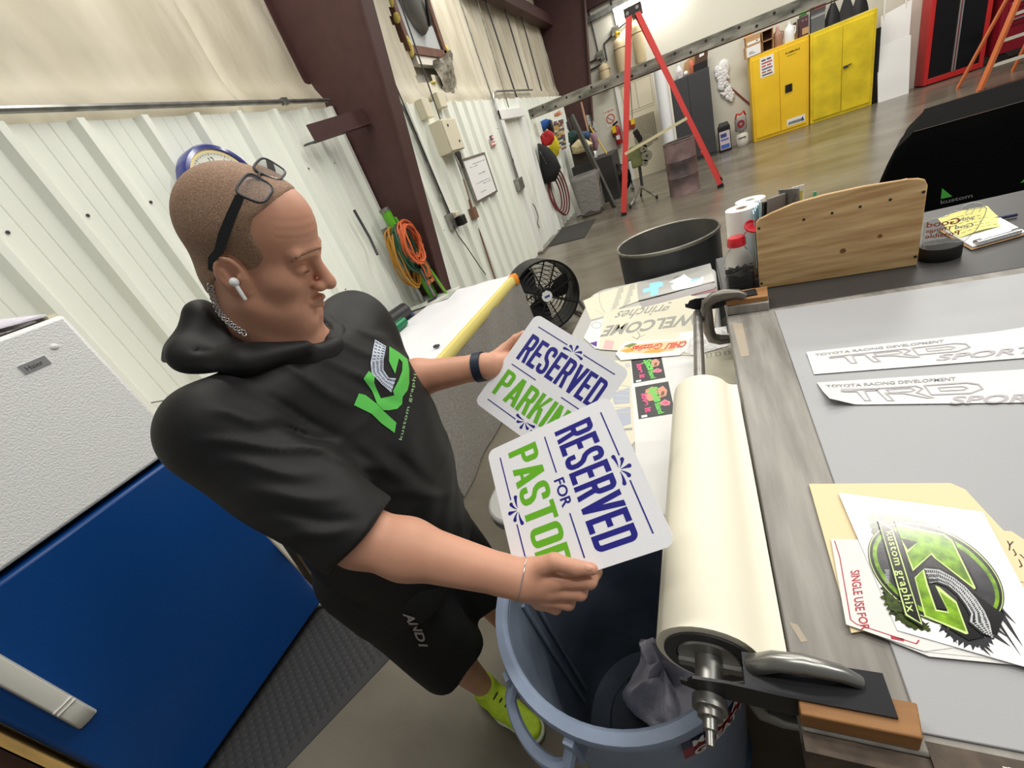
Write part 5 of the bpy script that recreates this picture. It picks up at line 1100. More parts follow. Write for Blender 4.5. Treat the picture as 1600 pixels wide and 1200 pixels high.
for x, y in ((.10, .32), (.10, 2.15), (2.5, .32), (2.5, 2.15)):
    mb = MB(); mb.bx(x, x + .09, y, y + .05 * (1 if y < 1 else -1), 0, CZ_ - .06, EDG) if y < 1 else mb.bx(x, x + .09, y - .05, y, 0, CZ_ - .06, EDG); build('leg', mb, t)
mb = MB(); mb.cyl((.213, .455, CZ_), (.213, .455, CZ_ + .0008), .005, DARKM, seg=10); build('screw_head', mb, t); mb = MB(); mb.prism([onz(u, v, CZ_) for u, v in ((1144, 505), (1160, 505), (1171, 556), (1158, 558))], (0, 0, .0006), M('tan tape residue', (170, 158, 140), .6)); build('surface_mark', mb, t); mb = MB(); mb.prism([onz(u, v, CZ_) for u, v in ((1232, 972), (1246, 976), (1262, 1002), (1252, 1004))], (0, 0, .0005), M('tan tape residue', (186, 172, 152), .6)); build('surface_mark', mb, t, smooth=False)
mb = MB(); mb.bx(.18, .62, .40, .8, .0, .42, CARD); one('cardboard_box', mb, 'cardboard box standing on the floor under the work table', 'box', smooth=False)
# light grey cutting sheet
SHT = M('light grey cutting sheet', (166, 167, 170), .42, noise=(1.5, .04), bump=(90, .08, .002))
mb = MB(); c = [onz(1210, 487, CZ_), onz(1600, 430, CZ_), onz(1439, 1147, CZ_)]
xn, yn = c[2][0], c[2][1]
mb.hexa([(xn, yn, CZ_ + .0003), (2.58, .33, CZ_ + .0003), (2.58, 1.45, CZ_ + .0003), (c[0][0], c[0][1], CZ_ + .0003), (xn, yn, CZ_ + .004), (2.58, .33, CZ_ + .004), (2.58, 1.45, CZ_ + .004), (c[0][0], c[0][1], CZ_ + .004)], SHT); one('cutting_sheet', mb, 'light grey cutting sheet lying on the work table', 'sheet', bevel=.0015)
PZ = CZ_ + .0045
# TRD decals
OUT = M('grey outline vinyl', (176, 172, 178), .4); GRL = M('grey lettering vinyl', (150, 148, 152), .4)
def trd(px_out, T, label, curl):
    """T maps decal units (x 0..10, y 0..1.6) to pixels"""
    mb = MB(); n = 26
    rows = []
    tl, tr, br_, bl = [np.array(p, float) for p in px_out]
    for i in range(n + 1):
        f = i / n; a = onz(*(tl + (tr - tl) * f), PZ); b = onz(*(bl + (br_ - bl) * f), PZ); lift = curl(f)
        rows.append([a + A(0, 0, lift[0]), (a + b) / 2 + A(0, 0, (lift[0] + lift[1]) / 2 * .7), b + A(0, 0, lift[1])])
    mb.grid(rows, PAPW, th=(0, 0, .0006))
    z = PZ + .0015
    def lf(x, y):
        u, v = T(x, y); f = min(1, max(0, (u - bl[0]) / (br_[0] - bl[0]))); g = min(1, max(0, y / 1.6)); l_ = curl(f)
        return onz(u, v, z) + A(0, 0, l_[0] * g + l_[1] * (1 - g))
    def txt(s, x, y, w_, h_, m, bold=0., shear=0.):
        V, F_ = glyphs(s, bold, shear); W = V[:, 0].max(); mb.add([lf(x + a / W * w_, y + b * h_) for a, b in V], F_, m)
    txt('TOYOTA RACING DEVELOPMENT', .35, 1.28, 5.6, .16, GRL, .015)
    def outline(pts, w_=.06):
        P = [np.array(p, float) for p in pts]; N = len(P); inn = []
        for i in range(N):
            a, b, c_ = P[i - 1], P[i], P[(i + 1) % N]; n1 = nrm(np.array([-(b - a)[1], (b - a)[0]])); n2 = nrm(np.array([-(c_ - b)[1], (c_ - b)[0]])); m_ = nrm(n1 + n2); inn.append(b + m_ * w_ / max(.45, m_ @ n1))
        V = [lf(*p) for p in P] + [lf(*p) for p in inn]
        mb.add(V, [(i, (i + 1) % N, N + (i + 1) % N, N + i) for i in range(N)], OUT)
    outline([(.9, 1.12), (.9, .97), (1.55, .97), (1.75, .42), (2.05, .42), (1.95, .97), (2.5, .97), (2.6, 1.12)][::1])
    outline([(2.35, 1.12), (2.75, .38), (3.1, .38), (2.85, .78), (3.6, .72), (4.5, .46), (4.9, .46), (4.2, .78), (4.5, .98), (4.2, 1.14)])
    outline([(2.9, .98), (3.9, 1.0), (4.05, .92), (3.9, .86), (3.0, .86)], .04)
    outline([(4.5, 1.14), (4.75, .60), (6.5, .60), (7.1, .80), (6.9, 1.06), (6.4, 1.16)])
    outline([(5.1, .98), (5.2, .78), (6.2, .78), (6.45, .88), (6.2, .99)], .04)
    txt('SPORT', 5.5, .14, 4.6, .38, OUT, .02, .25)
    return one('vinyl_decal', mb, label, 'decal', 'white vehicle decal strips', ang=60)
def Tmap(p00, p10, p01, p11):
    q = rect_px(p00, p10, p11, p01)
    return lambda x, y: q(x / 10, y / 1.6)
trd(((1260, 552), (1620, 514), (1622, 559), (1272, 586)), Tmap((1271, 582), (1620, 556), (1259, 553), (1620, 512)), 'white decal strip with grey outline lettering, farther from the paper roll', lambda f: (.004 + .02 * max(0, f - .8) ** 1.5 * 4, .002))
trd(((1276, 599), (1640, 576), (1640, 630), (1296, 634)), Tmap((1295, 640), (1640, 634), (1275, 600), (1640, 574)), 'white decal strip with grey outline lettering and a curled corner, nearer the logo print', lambda f: (.002, .002 + .02 * max(0, .12 - f) * 8))
# manila folder, sheets, logo print
MAN = M('manila folder', (232, 214, 172), .6)
mb = MB(); px = ((1264, 757), (1485, 756), (1508, 766), (1560, 830), (1578, 832), (1606, 850), (1700, 1010), (1330, 1020)); mb.prism([onz(u, v, PZ) for u, v in ((1264, 757), (1485, 756), (1508, 766), (1660, 930), (1330, 990))], (0, 0, .002), MAN); mb.prism([onz(u, v, PZ) + A(0, 0, .002) for u, v in ((1545, 830), (1580, 832), (1610, 852), (1660, 930), (1560, 900))], (0, 0, .001), MAN)
z = PZ + .0034; INKD = M('pen ink', (60, 56, 60), .6)
for px in (((1574, 845), (1578, 852), (1577, 860)), ((1577, 852), (1583, 846)), ((1583, 858), (1588, 866), (1585, 868)), ((1592, 874), (1597, 884), (1593, 886)), ((1594, 866), (1600, 872))): iline(mb, px, .0012, z, INKD)
one('manila_folder', mb, 'cream manila folder with a handwritten tab under the logo print', 'folder', smooth=False)
MR = M('envelope red print', (176, 40, 60), .5)
for k, (du, dv, nm) in enumerate(((6, 14, 'lowest white form sheet sticking out under the logo print'), (3, 7, 'middle white form sheet between the manila folder and the red bordered form'))):
    mb = MB(); zk = PZ + .0036 + .0007 * k; mb.prism([onz(u + du, v + dv, zk) for u, v in ((1300, 845), (1500, 850), (1630, 1030), (1446, 1012), (1322, 962))], (0, 0, .0005), PAPW); iline(mb, [(1304 + du, 850 + dv), (1324 + du, 958 + dv)], .0012, zk + .0007, MR); one('form_sheet', mb, nm, 'sheet', 'form sheets under the print', smooth=False)
mb = MB(); zk = PZ + .0052; mb.prism([onz(u, v, zk) for u, v in ((1298, 842), (1500, 850), (1590, 1000), (1444, 1018), (1322, 976))], (0, 0, .0006), PAPW); z = zk + .0008
iline(mb, [(1304, 845), (1312, 870), (1329, 968), (1338, 975), (1432, 1006), (1436, 1000)], .0014, z, MR); tx(mb, 'SINGLE USE', (1329, 892), (1337, 955), (1343, 890), z, MR, bold=.02); tx(mb, 'FOR', (1339, 958), (1346, 985), (1353, 957), z, MR, bold=.02); iline(mb, [(1392, 996), (1412, 1000)], .004, z, MR)
one('form_sheet', mb, 'white form with a red border and red lettering just under the logo print', 'sheet', 'form sheets under the print', smooth=False)
# logo print (pixel outlines laid on the sheet in the table plane)
LZ = PZ + .0068
GLS = M('glossy white print', (242, 242, 244), .16, coat=.6)
KGN = M('lime print', (150, 200, 30), .2, coat=.6, noise=(60, .4, 6), rgb2=(84, 120, 20)); KBL = M('charcoal print', (38, 38, 42), .2, coat=.6, noise=(40, .3), rgb2=(60, 60, 66)); KDK = M('jet print', (16, 16, 18), .2, coat=.6); KLN = M('pale lime line print', (214, 236, 150), .2, coat=.6); KTR = M('silver tread print', (196, 198, 202), .2, coat=.6); MOSS = M('moss print', (72, 92, 24), .2, coat=.5, noise=(120, .7, 6), rgb2=(30, 34, 18))
mb = MB(); mb.prism([onz(u, v, LZ) for u, v in ((1310, 770), (1535, 800), (1608, 935), (1680, 1065), (1402, 985))], (0, 0, .0006), GLS)
k_ = 270 / 1296
def Q(pts): return [(1330 + x * k_, 790 + y * k_) for x, y in pts]
def ragged(pts, amp, seed, n=7):
    rs = random.Random(seed); out = []
    for i in range(len(pts)):
        a, b = np.array(pts[i], float), np.array(pts[(i + 1) % len(pts)], float); d = b - a; nn = nrm(np.array([d[1], -d[0]]))
        for j in range(n): out.append(tuple(a + d * j / n + nn * amp * (rs.random() if j % 2 else -.3 * rs.random())))
    return out
e0 = LZ + .0009
def lay_(pts, m, lv): ipoly(mb, Q(pts), e0 + .0002 * lv, m)
lay_(ragged(((130, 60), (330, 70), (480, 110), (640, 160), (760, 230), (860, 320), (900, 420), (760, 420), (500, 300), (160, 220)), 26, 1), MOSS, 0)
lay_(ragged(((230, 590), (330, 700), (560, 880), (600, 940), (430, 920), (310, 820), (240, 700)), 26, 2), MOSS, 0)
lay_(ragged(((660, 900), (900, 980), (1080, 990), (1000, 1060), (880, 1050), (740, 980)), 40, 3), KBL, 0)
for a, b, c_ in (((1080, 760), (1110, 740), (1240, 890)), ((1090, 800), (1130, 780), (1290, 1060)), ((1070, 850), (1100, 850), (1280, 1135)), ((1060, 920), (1080, 900), (1180, 990)), ((960, 1060), (985, 1050), (1050, 1130)), ((980, 1050), (1000, 1030), (1070, 1110)), ((700, 930), (740, 930), (800, 1040)), ((1060, 980), (1090, 960), (1200, 1060))): lay_((a, b, c_), KBL, 1)
def ell_(c, rx, ry, rot, m, lv, n=60, a0=0., a1=2 * math.pi):
    P = []
    for k in range(n):
        a = a0 + (a1 - a0) * k / n; x, y = rx * math.cos(a), ry * math.sin(a); P.append((c[0] + x * math.cos(rot) - y * math.sin(rot), c[1] + x * math.sin(rot) + y * math.cos(rot)))
    lay_(P, m, lv)
ec, er = (636, 520), math.radians(30)
ell_(ec, 560, 330, er, KDK, 2); ell_(ec, 552, 322, er, KLN, 3); ell_(ec, 545, 315, er, KDK, 4); ell_(ec, 522, 292, er, KGN, 5); ell_(ec, 490, 262, er, KBL, 6)
lay_(ragged(((240, 640), (330, 700), (420, 800), (300, 790)), 20, 5), MOSS, 7)
lay_(((640, 800), (900, 640), (1150, 820), (1100, 960), (880, 1010), (700, 900)), KDK, 7)
# upper leg, diagonal and body of the emblem
lay_(((320, 110), (690, 200), (760, 240), (950, 610), (940, 640), (600, 380), (460, 510), (430, 480), (400, 340)), KDK, 8)
lay_(((332, 135), (700, 215), (760, 260), (935, 620), (925, 628), (620, 390), (600, 366), (462, 492), (410, 350)), KLN, 9)
lay_(((348, 148), (690, 222), (750, 265), (915, 605), (640, 395), (605, 352), (468, 470), (420, 355), (505, 270), (365, 235)), KGN, 10)
lay_(((370, 240), (500, 272), (425, 330)), KDK, 11); lay_(((392, 284), (398, 290), (392, 298), (386, 290)), WHITE, 12)
lay_(((475, 540), (545, 475), (575, 590), (640, 780), (725, 795), (630, 600), (660, 610), (790, 720), (880, 960), (860, 965), (550, 830)), KLN, 9)
lay_(((484, 545), (535, 486), (560, 590), (632, 790), (735, 806), (660, 640), (785, 735), (862, 945), (560, 822)), KGN, 10)
lay_(((590, 590), (625, 590), (720, 780), (640, 770)), KDK, 11)
# tyre tread curve
tr_o = [(548, 470), (660, 480), (770, 540), (860, 610), (940, 700), (1000, 790), (1040, 880), (1062, 985)]
tr_i = [(590, 580), (650, 570), (730, 600), (800, 660), (860, 740), (900, 810), (890, 870), (1000, 960)]
lay_([(x + 8, y - 14) for x, y in tr_o] + [(x - 14, y + 10) for x, y in tr_i[::-1]], KDK, 12)
lay_(tr_o + tr_i[::-1], KTR, 13)
rs = random.Random(12)
for i in range(46):
    f = (i + .3) / 46 * (len(tr_o) - 1); j = int(f); g = f - j
    a = np.array(tr_o[j]) * (1 - g) + np.array(tr_o[j + 1]) * g; b = np.array(tr_i[j]) * (1 - g) + np.array(tr_i[j + 1]) * g
    for h0, h1 in ((.08, .30), (.36, .62), (.68, .94)):
        p, r = a + (b - a) * (h0 + .06 * rs.random()), a + (b - a) * (h1 - .05 * rs.random()); d = nrm(np.array([-(b - a)[1], (b - a)[0]])) * 4.5
        lay_([tuple(p - d), tuple(p + d), tuple(r + d + (6, 3)), tuple(r - d + (6, 3))], KDK, 14)
# banner with the name
lay_(((195, 100), (318, 165), (545, 905), (540, 920), (400, 830), (250, 300)), KDK, 15); lay_(((205, 108), (310, 170), (535, 895), (408, 822)), KLN, 16); lay_(((215, 125), (302, 178), (522, 880), (418, 812)), KDK, 17)
tq = lambda x, y: (1330 + x * k_, 790 + y * k_)
tx(mb, 'kustom graphix', tq(262, 195), tq(424, 800), tq(318, 188), e0 + .0037, KLN, bold=.012, spacing=1.15)
for i in range(9): a = rs.random(); lay_(((250 + 8 * (i % 3), 480 + 12 * i), (285, 482 + 12 * i), (290, 487 + 12 * i), (252, 486 + 12 * i)), KTR, 8)
one('logo_print', mb, 'glossy print with a lime and black emblem reading kustom graphix', 'print', smooth=False)
# ------------------------------------------------------------------ near and far roll brackets, clamps, pipe, paper roll
RAX0, RAX1 = A(-.058, .362, .892), A(-.036, 1.065, .892); rd = nrm(RAX1 - RAX0)
PB = M('oiled black steel', (34, 34, 38), .35, .4); TIM = M('orange brown timber', (158, 112, 66), .6, noise=(6, .25, 7), stretch=(1, 8, 8)); CLM = M('cast clamp steel', (120, 116, 108), .36, .7, noise=(20, .15)); CLM2 = M('bright clamp steel', (150, 150, 146), .28, .8)
mb = MB(); mb.hexa([(.050, .287, CZ_), (.168, .287, CZ_), (.175, .325, CZ_), (.050, .325, CZ_), (.050, .287, CZ_ + .034), (.168, .287, CZ_ + .034), (.175, .325, CZ_ + .034), (.050, .325, CZ_ + .034)], TIM); one('timber_block', mb, 'orange brown timber block clamped at the near corner of the work table', 'block', bevel=.002)
mb = MB(); c = [onz(1138, 493, CZ_), onz(1202, 485, CZ_)]
mb.hexa([(c[0][0], c[0][1], CZ_), (c[1][0], c[1][1], CZ_), (c[1][0] + .01, c[1][1] + .10, CZ_), (c[0][0] + .0, c[0][1] + .10, CZ_), (c[0][0], c[0][1], CZ_ + .032), (c[1][0], c[1][1], CZ_ + .032), (c[1][0] + .01, c[1][1] + .10, CZ_ + .032), (c[0][0], c[0][1] + .10, CZ_ + .032)], WEA); mb.hexa([(c[0][0] - .002, c[0][1] + .012, CZ_ + .032), (c[1][0], c[1][1] + .012, CZ_ + .032), (c[1][0] + .01, c[1][1] + .10, CZ_ + .032), (c[0][0] - .002, c[0][1] + .10, CZ_ + .032), (c[0][0] - .002, c[0][1] + .012, CZ_ + .05), (c[1][0], c[1][1] + .012, CZ_ + .05), (c[1][0] + .01, c[1][1] + .1, CZ_ + .05), (c[0][0] - .002, c[0][1] + .1, CZ_ + .05)], TIM); one('timber_block', mb, 'grey topped timber block at the far end of the paper roll', 'block', bevel=.002)
def angle_bracket(y, z, label, x0=-.095, x1=.15, yp=0.):
    mb = MB(); mb.bx(-.01, x1, y, y + .045, z, z + .004, PB); y = y + yp
    P = [(x0, y, z - .018), (x0 + .035, y, z - .036), (.02, y, z - .045), (.045, y, z - .045), (x1, y, z - .006), (x1, y, z + .004), (.03, y, z + .004), (-.03, y, z + .010), (x0 + .018, y, z + .006), (x0 + .010, y, z - .006), (x0, y, z - .004)]
    mb.prism(P, (0, -.004, 0), PB); return one('roll_bracket', mb, label, 'bracket', 'black roll brackets')
angle_bracket(.306, CZ_ + .0345, 'black steel bracket carrying the near end of the roll pipe')
angle_bracket(1.575, CZ_ + .0505, 'black steel bracket carrying the far end of the roll pipe', x0=-.07, x1=.17, yp=.05)
def cclamp(y, x0, x1, zt, zb, m, label, r=.012):
    t = thing('c_clamp', label, 'clamp', (x0, y, zb)); mb = MB()
    P = [(x1, y, zt - .004), (x1 - .02, y, zt + .010), ((x0 + x1) / 2, y, zt + .018), (x0 + .03, y, zt + .014), (x0 + .004, y, zt - .004), (x0, y, zt - .03), (x0, y, zb + .03), (x0 + .008, y, zb), (x0 + .035, y, zb - .012), ((x0 + x1) / 2, y, zb - .014), (x1 - .01, y, zb - .012)]
    mb.tube(P, [r * .8, r, r * 1.2, r * 1.25, r * 1.25, r * 1.2, r * 1.2, r * 1.25, r * 1.2, r, r], m, seg=12); build('frame', mb, t)
    mb = MB(); mb.cyl((x1 - .012, y, zb - .06), (x1 - .012, y, CZ_ - .062), .006, m); mb.cyl((x1 - .012, y, CZ_ - .068), (x1 - .012, y, CZ_ - .061), .013, m); build('screw', mb, t)
    mb = MB(); mb.cyl((x1 - .05, y, zb - .05), (x1 + .025, y, zb - .05), .004, m); build('tommy_bar', mb, t)
cclamp(.335, .000, .122, CZ_ + .044, CZ_ - .10, CLM2, 'bright steel C clamp holding the near bracket to the table corner', .0105)
cclamp(1.565, .002, .130, CZ_ + .062, CZ_ - .09, CLM, 'grey C clamp at the far end of the roll pipe', .0165)
mb = MB(); mb.tube([RAX0 - rd * .085 + A(0, 0, .0), A(-.030, 1.62, .905)], .0165, M('worn steel pipe', (140, 138, 134), .3, .75, noise=(6, .2), stretch=(1, 6, 1)), seg=20); one('steel_pipe', mb, 'worn steel pipe running through the paper roll', 'pipe')
t = thing('paper_roll', 'thick roll of cream transfer paper hanging on a pipe beside the work table', 'paper roll', RAX0)
CRM = M('cream transfer paper', (240, 234, 214), .55, noise=(2, .03)); RR = .079
u_ = nrm(np.cross(rd, A(0, 0, 1)))   # +x side
mb = MB(); mb.lathe([(.066, 0), (RR - .002, 0), (RR, .002), (RR, np.linalg.norm(RAX1 - RAX0)), (.066, np.linalg.norm(RAX1 - RAX0))], CRM, RAX0, rd, 72); build('paper', mb, t)
mb = MB(); mb.lathe([(.0165, -.001), (.048, -.001), (.048, -.004), (.0665, -.004), (.0665, .02), (.0165, .02)], M('dark roll core', (58, 56, 58), .5), RAX0, rd, 48); build('core_ring', mb, t)
mb = MB(); mb.lathe([(.017, -.006), (.044, -.006), (.047, -.002)], GALV, RAX0, rd, 40); mb.obox(RAX0 - rd * .008 - A(0, 0, .012), u_ * .045, rd * .004, A(0, 0, .008), GALV); mb.cyl(RAX0 - rd * .06, RAX0 - rd * .004, .020, GALV, seg=20); mb.cyl(RAX0 - rd * .075, RAX0 - rd * .06, .024, GALV, seg=20); mb.cyl(RAX0 - rd * .10, RAX0 - rd * .075, .010, CLM2, seg=12); mb.cyl(RAX0 - rd * .118, RAX0 - rd * .1, .006, CLM2, seg=10); build('end_fitting', mb, t)
mb = MB(); rows = []; Lr = np.linalg.norm(RAX1 - RAX0)
for i in range(15):
    f = i / 14; c = RAX0 + rd * (Lr * f); r = []
    up_ = A(0, 0, 1)
    for k in range(9):
        a = math.radians(150 - 95 * k / 8); r.append(c + (RR + .001) * (math.cos(a) * u_ + math.sin(a) * up_))
    p0 = r[-1]; tg = nrm(math.sin(math.radians(55)) * u_ - math.cos(math.radians(55)) * up_); e_ = A(.049 + .004 * f, c[1], CZ_ + .012 + .01 * f)
    e_[1] += -.02 * (1 - f)
    dl = np.linalg.norm(e_ - p0)
    for k in range(1, 9):
        g = k / 8; c1 = p0 + tg * dl * .45; c2 = e_ - A(.03, 0, -.002)
        r.append((1 - g) ** 3 * p0 + 3 * (1 - g) ** 2 * g * c1 + 3 * (1 - g) * g * g * c2 + g ** 3 * e_)
    rows.append(r)
mb.grid(rows, CRM, th=(0, 0, .0005)); build('loose_sheet', mb, t, ang=80)

# ------------------------------------------------------------------ things at the far side of the work table
PLY = M('pale plywood', (176, 136, 88), .55, noise=(3.4, .2, 9), stretch=(1.4, 1, 15), rgb2=(220, 188, 138))
PX0, PX1, PY = .193, .643, 1.697
t = thing('desk_organizer', 'pale plywood organizer box with a curved top edge on the work table', 'organizer', (.42, 1.8, CZ_))
mb = MB(); px = ((1187, 452), (1433, 415), (1450, 290), (1446, 281), (1436, 279), (1420, 280), (1350, 291), (1290, 304), (1240, 318), (1205, 333), (1186, 343), (1181, 349))
pln = [onp(u, v, (PX0, PY + .04, 0), (.095, 1, 0)) for u, v in px]
for p in pln[:2]: p[2] = CZ_ + .0005
dirn = nrm((.095, 1, 0)) * .014
mb.prism(pln, dirn, PLY); fp = build('front_panel', mb, t, bevel=.003)
for (u, v) in ((1186, 357), (1256, 343), (1300, 333), (1344, 323), (1391, 312), (1443, 300), (1190, 443), (1430, 401)):
    c = onp(u, v, (PX0, PY + .04, 0), (.095, 1, 0)); mb = MB(); mb.cyl(c + dirn * .2, c - dirn * .08, .0042, BLACK, seg=12); build('screw', mb, fp)
for (u, v, r) in ((1317, 392, .0065), (1375, 369, .005)):
    c = onp(u, v, (PX0, PY + .04, 0), (.095, 1, 0)); mb = MB(); mb.lathe([(0, .0), (r, .0), (r * 1.3, -.0004)], M('plywood knot', (128, 84, 48), .6), c - dirn * .03, dirn, 16); build('knot', mb, fp)
fn_ = nrm(dirn); fx_ = A(fn_[1], -fn_[0], 0)
mb = MB(); a = pln[0] + fn_ * .014; mb.obox(a + fn_ * .09 + fx_ * .008 + A(0, 0, .10), fx_ * .007, fn_ * .09, (0, 0, .0995), PLY); build('side_panel', mb, t)
mb = MB(); a = pln[1] + fn_ * .014; mb.obox(a + fn_ * .09 - fx_ * .008 + A(0, 0, .12), fx_ * .007, fn_ * .09, (0, 0, .1195), PLY); build('side_panel', mb, t)
mb = MB(); mb.obox((pln[0] + pln[1]) / 2 + fn_ * .19 + A(0, 0, .10), fx_ * .222, fn_ * .006, (0, 0, .0995), PLY); build('back_panel', mb, t)
# paper towel
c = A(.172, 1.935, CZ_ + .0005)
t = thing('paper_towel_roll', 'white paper towel roll standing left of the plywood organizer', 'paper towels', c)
TW = M('paper towel', (236, 234, 230), .9, bump=(120, .2, .002))
mb = MB(); mb.lathe([(.02, 0), (.058, 0), (.058, .275), (.02, .275), (.02, .10), (.0, .10)], TW, c, seg=40); build('roll', mb, t)
mb = MB(); mb.lathe([(.0205, .2755), (.0195, .262), (.0195, .1)], CARD, c, seg=24); build('core', mb, t)
c2 = A(.215, 2.05, CZ_ + .0005); mb = MB(); mb.lathe([(0, 0), (.055, 0), (.055, .27), (.018, .27), (.018, .1), (0, .1)], TW, c2, seg=32); one('paper_towel_roll', mb, 'second paper towel roll half hidden behind the first', 'paper towels')
# squeeze bottle with a red cap
c = A(.135, 1.80, CZ_ + .0005); CLR = M('clear bottle plastic', (240, 240, 240), .06, trans=.96, ior=1.12, spec=.6)
t = thing('squeeze_bottle', 'clear plastic bottle with a red flip cap and dark bits inside', 'bottle', c)
sq = lambda r, a: r / max(abs(math.cos(a)), abs(math.sin(a))) * .93 if False else r * (1 / (abs(math.cos(a)) ** 6 + abs(math.sin(a)) ** 6) ** (1 / 6))
mb = MB(); rows = []
for r, z in ((.046, 0), (.050, .008), (.050, .095), (.048, .113), (.042, .134), (.031, .155), (.025, .166), (.025, .176)):
    mixr = min(1, max(0, (.135 - z) / .03)); rows.append([c + A(math.cos(a) * (sq(r, a) * mixr + r * (1 - mixr)), math.sin(a) * (sq(r, a) * mixr + r * (1 - mixr)), z) for a in np.linspace(0, 2 * math.pi, 41)])
mb.grid(rows, CLR, th=None); build('bottle_body', mb, t)
rs = random.Random(14); BITS = M('dark metal bits', (44, 42, 44), .4, .5)
mb = MB()
rows = []
for f in np.linspace(0, 1, 6): rows.append([c + A(math.cos(a) * sq(.046, a), math.sin(a) * sq(.046, a), .004 + .062 * f + (.006 * math.sin(5 * a) if f == 1 else 0)) for a in np.linspace(0, 2 * math.pi, 33)])
mb.grid(rows, M('dark metal bits', (44, 42, 44))); top = rows[-1][:-1]; mb.poly(top, BITS)
for k in range(60): p = c + A(.038 * (2 * rs.random() - 1), .038 * (2 * rs.random() - 1), .066 + .01 * rs.random()); d = A(rs.random() - .5, rs.random() - .5, .3 * rs.random()); mb.bar(p, p + nrm(d) * .014, .003, .003, BITS)
for k in range(26):
    a = 2 * math.pi * rs.random(); p = c + A(math.cos(a) * sq(.0467, a), math.sin(a) * sq(.0467, a), .01 + .05 * rs.random()); mb.bar(p, p + A(-.01 * math.sin(a), .01 * math.cos(a), .006 * (rs.random() - .5)), .003, .0015, GALV if k % 3 == 0 else BITS)
build('blade_bits', mb, t)['kind'] = 'stuff'
CAPR = M('red cap plastic', (200, 28, 44), .35, coat=.3)
mb = MB(); mb.lathe([(0.0, .172), (.032, .172), (.033, .176), (.032, .196), (.027, .206), (0, .208)], CAPR, c, seg=28); cp = build('cap', mb, t)
mb = MB(); hc = c + A(.036, -.004, .214); hn_ = nrm((.35, -.55, .75)); mb.lathe([(0, 0), (.024, 0), (.028, .003), (.028, .010), (.024, .010), (.021, .006), (0, .006)], CAPR, hc + A(.016, 0, .014), hn_, 24); mb.bar(c + A(.024, 0, .204), hc + A(.004, 0, .008), .012, .003, CAPR); build('flip_lid', mb, cp)
# things standing in the organizer
bx_ = pln[0]
def inbox(a, b, z): return bx_ + fx_ * a + fn_ * b + A(0, 0, z)
mb = MB(); mb.obox(inbox(.055, .07, .20), nrm(fx_ + .5 * fn_) * .04, nrm(fn_ - .5 * fx_) * .008, A(.006, 0, .11), BLACK); mb.obox(inbox(.062, .055, .22), nrm(fx_ + .5 * fn_) * .030, nrm(fn_ - .5 * fx_) * .006, A(.006, 0, .10), M('smoky plastic', (120, 116, 112), .25)); one('plastic_case', mb, 'smoky black plastic case standing in the plywood organizer', 'case', bevel=.002)
mb = MB(); mb.obox(inbox(.115, .07, .21), nrm(fx_ - .9 * fn_) * .036, nrm(fn_ + .9 * fx_) * .003, A(-.01, 0, .12), M('patterned packet', (128, 124, 122), .4, noise=(40, .6))); one('printed_packet', mb, 'grey patterned packet leaning in the plywood organizer', 'packet')
mb = MB(); mb.obox(inbox(.135, .10, .235), fx_ * .018, fn_ * .002, A(0, 0, .09), WHITE); mb.obox(inbox(.138, .097, .285), fx_ * .010, fn_ * .001, A(0, 0, .022), M('label yellow', (214, 200, 80), .5)); one('price_tag', mb, 'white card with a yellow patch in the plywood organizer', 'card')
mb = MB(); mb.obox(inbox(.155, .085, .19), fx_ * .022, fn_ * .002, A(0, 0, .085), M('frosted card', (214, 214, 210), .3)); one('frosted_card', mb, 'frosted pale card beside the green strip in the organizer', 'card')
mb = MB(); mb.obox(inbox(.182, .085, .195), fx_ * .005, fn_ * .002, A(0, 0, .10), M('translucent green', (90, 190, 150), .3)); one('green_strip', mb, 'translucent green strip standing in the organizer', 'strip')
mb = MB(); mb.obox(inbox(.245, .05, .185), fx_ * .012, fn_ * .006, A(0, 0, .09), WHITE); one('white_block', mb, 'white block just peeking over the plywood organizer', 'block', bevel=.003)
mb = MB()
for k in range(5): mb.obox(inbox(-.004 + .006 * k, .09 + .02 * k, .17), fx_ * .0015, fn_ * .03, A(0, 0, .105 + .004 * k), M('pale blue film', (176, 212, 226), .3))
one('film_stack', mb, 'pale blue film sheets between the paper towels and the organizer', 'film')
# black puck with acrylic plaque, clipboard
c = onz(1467, 401, CZ_ + .0005)
mb = MB(); mb.lathe([(0, 0), (.051, 0), (.052, .004), (.052, .038), (.050, .042), (0, .042)], M('black round base', (18, 18, 18), .5), c, seg=40)
one('round_base', mb, 'black round base under the acrylic plaque', 'base')
t = thing('acrylic_plaque', 'clear acrylic plaque with copper lettering standing on the black round base', 'plaque', c + A(0, 0, .043))
ACR = M('clear acrylic', (236, 238, 238), .05, trans=.95, ior=1.1, spec=.7)
pe = nrm((1, -.30, 0)); pn_ = A(-pe[1], pe[0], 0)
def PQ(a, z): return c + pe * a * .88 + A(0, 0, .043 + z * 1.05)
outl = [(-.05, 0), (.062, 0), (.085, .03), (.098, .07), (.100, .088), (.085, .108), (.062, .114), (.045, .108), (.036, .094), (.020, .098), (.005, .084), (-.03, .082), (-.05, .075)]
mb = MB(); mb.prism([PQ(a, z) for a, z in outl], pn_ * .004, ACR); mb.tube([PQ(a, z) + pn_ * .002 for a, z in outl], .0011, M('acrylic edge', (214, 218, 218), .2), seg=6, closed=True); build('plate', mb, t)
COP = M('copper lettering', (176, 96, 70), .4, .4); SILT = M('silver lettering', (200, 200, 200), .4, .3)
mb = MB()
def pt_(s, a0, w_, z_, h_, m):
    V, F_ = glyphs(s, .02); W = V[:, 0].max(); mb.add([PQ(a0 + w_ * (1 - x / W), z_ + h_ * y) - pn_ * .0006 for x, y in V], [f[::-1] for f in F_], m)
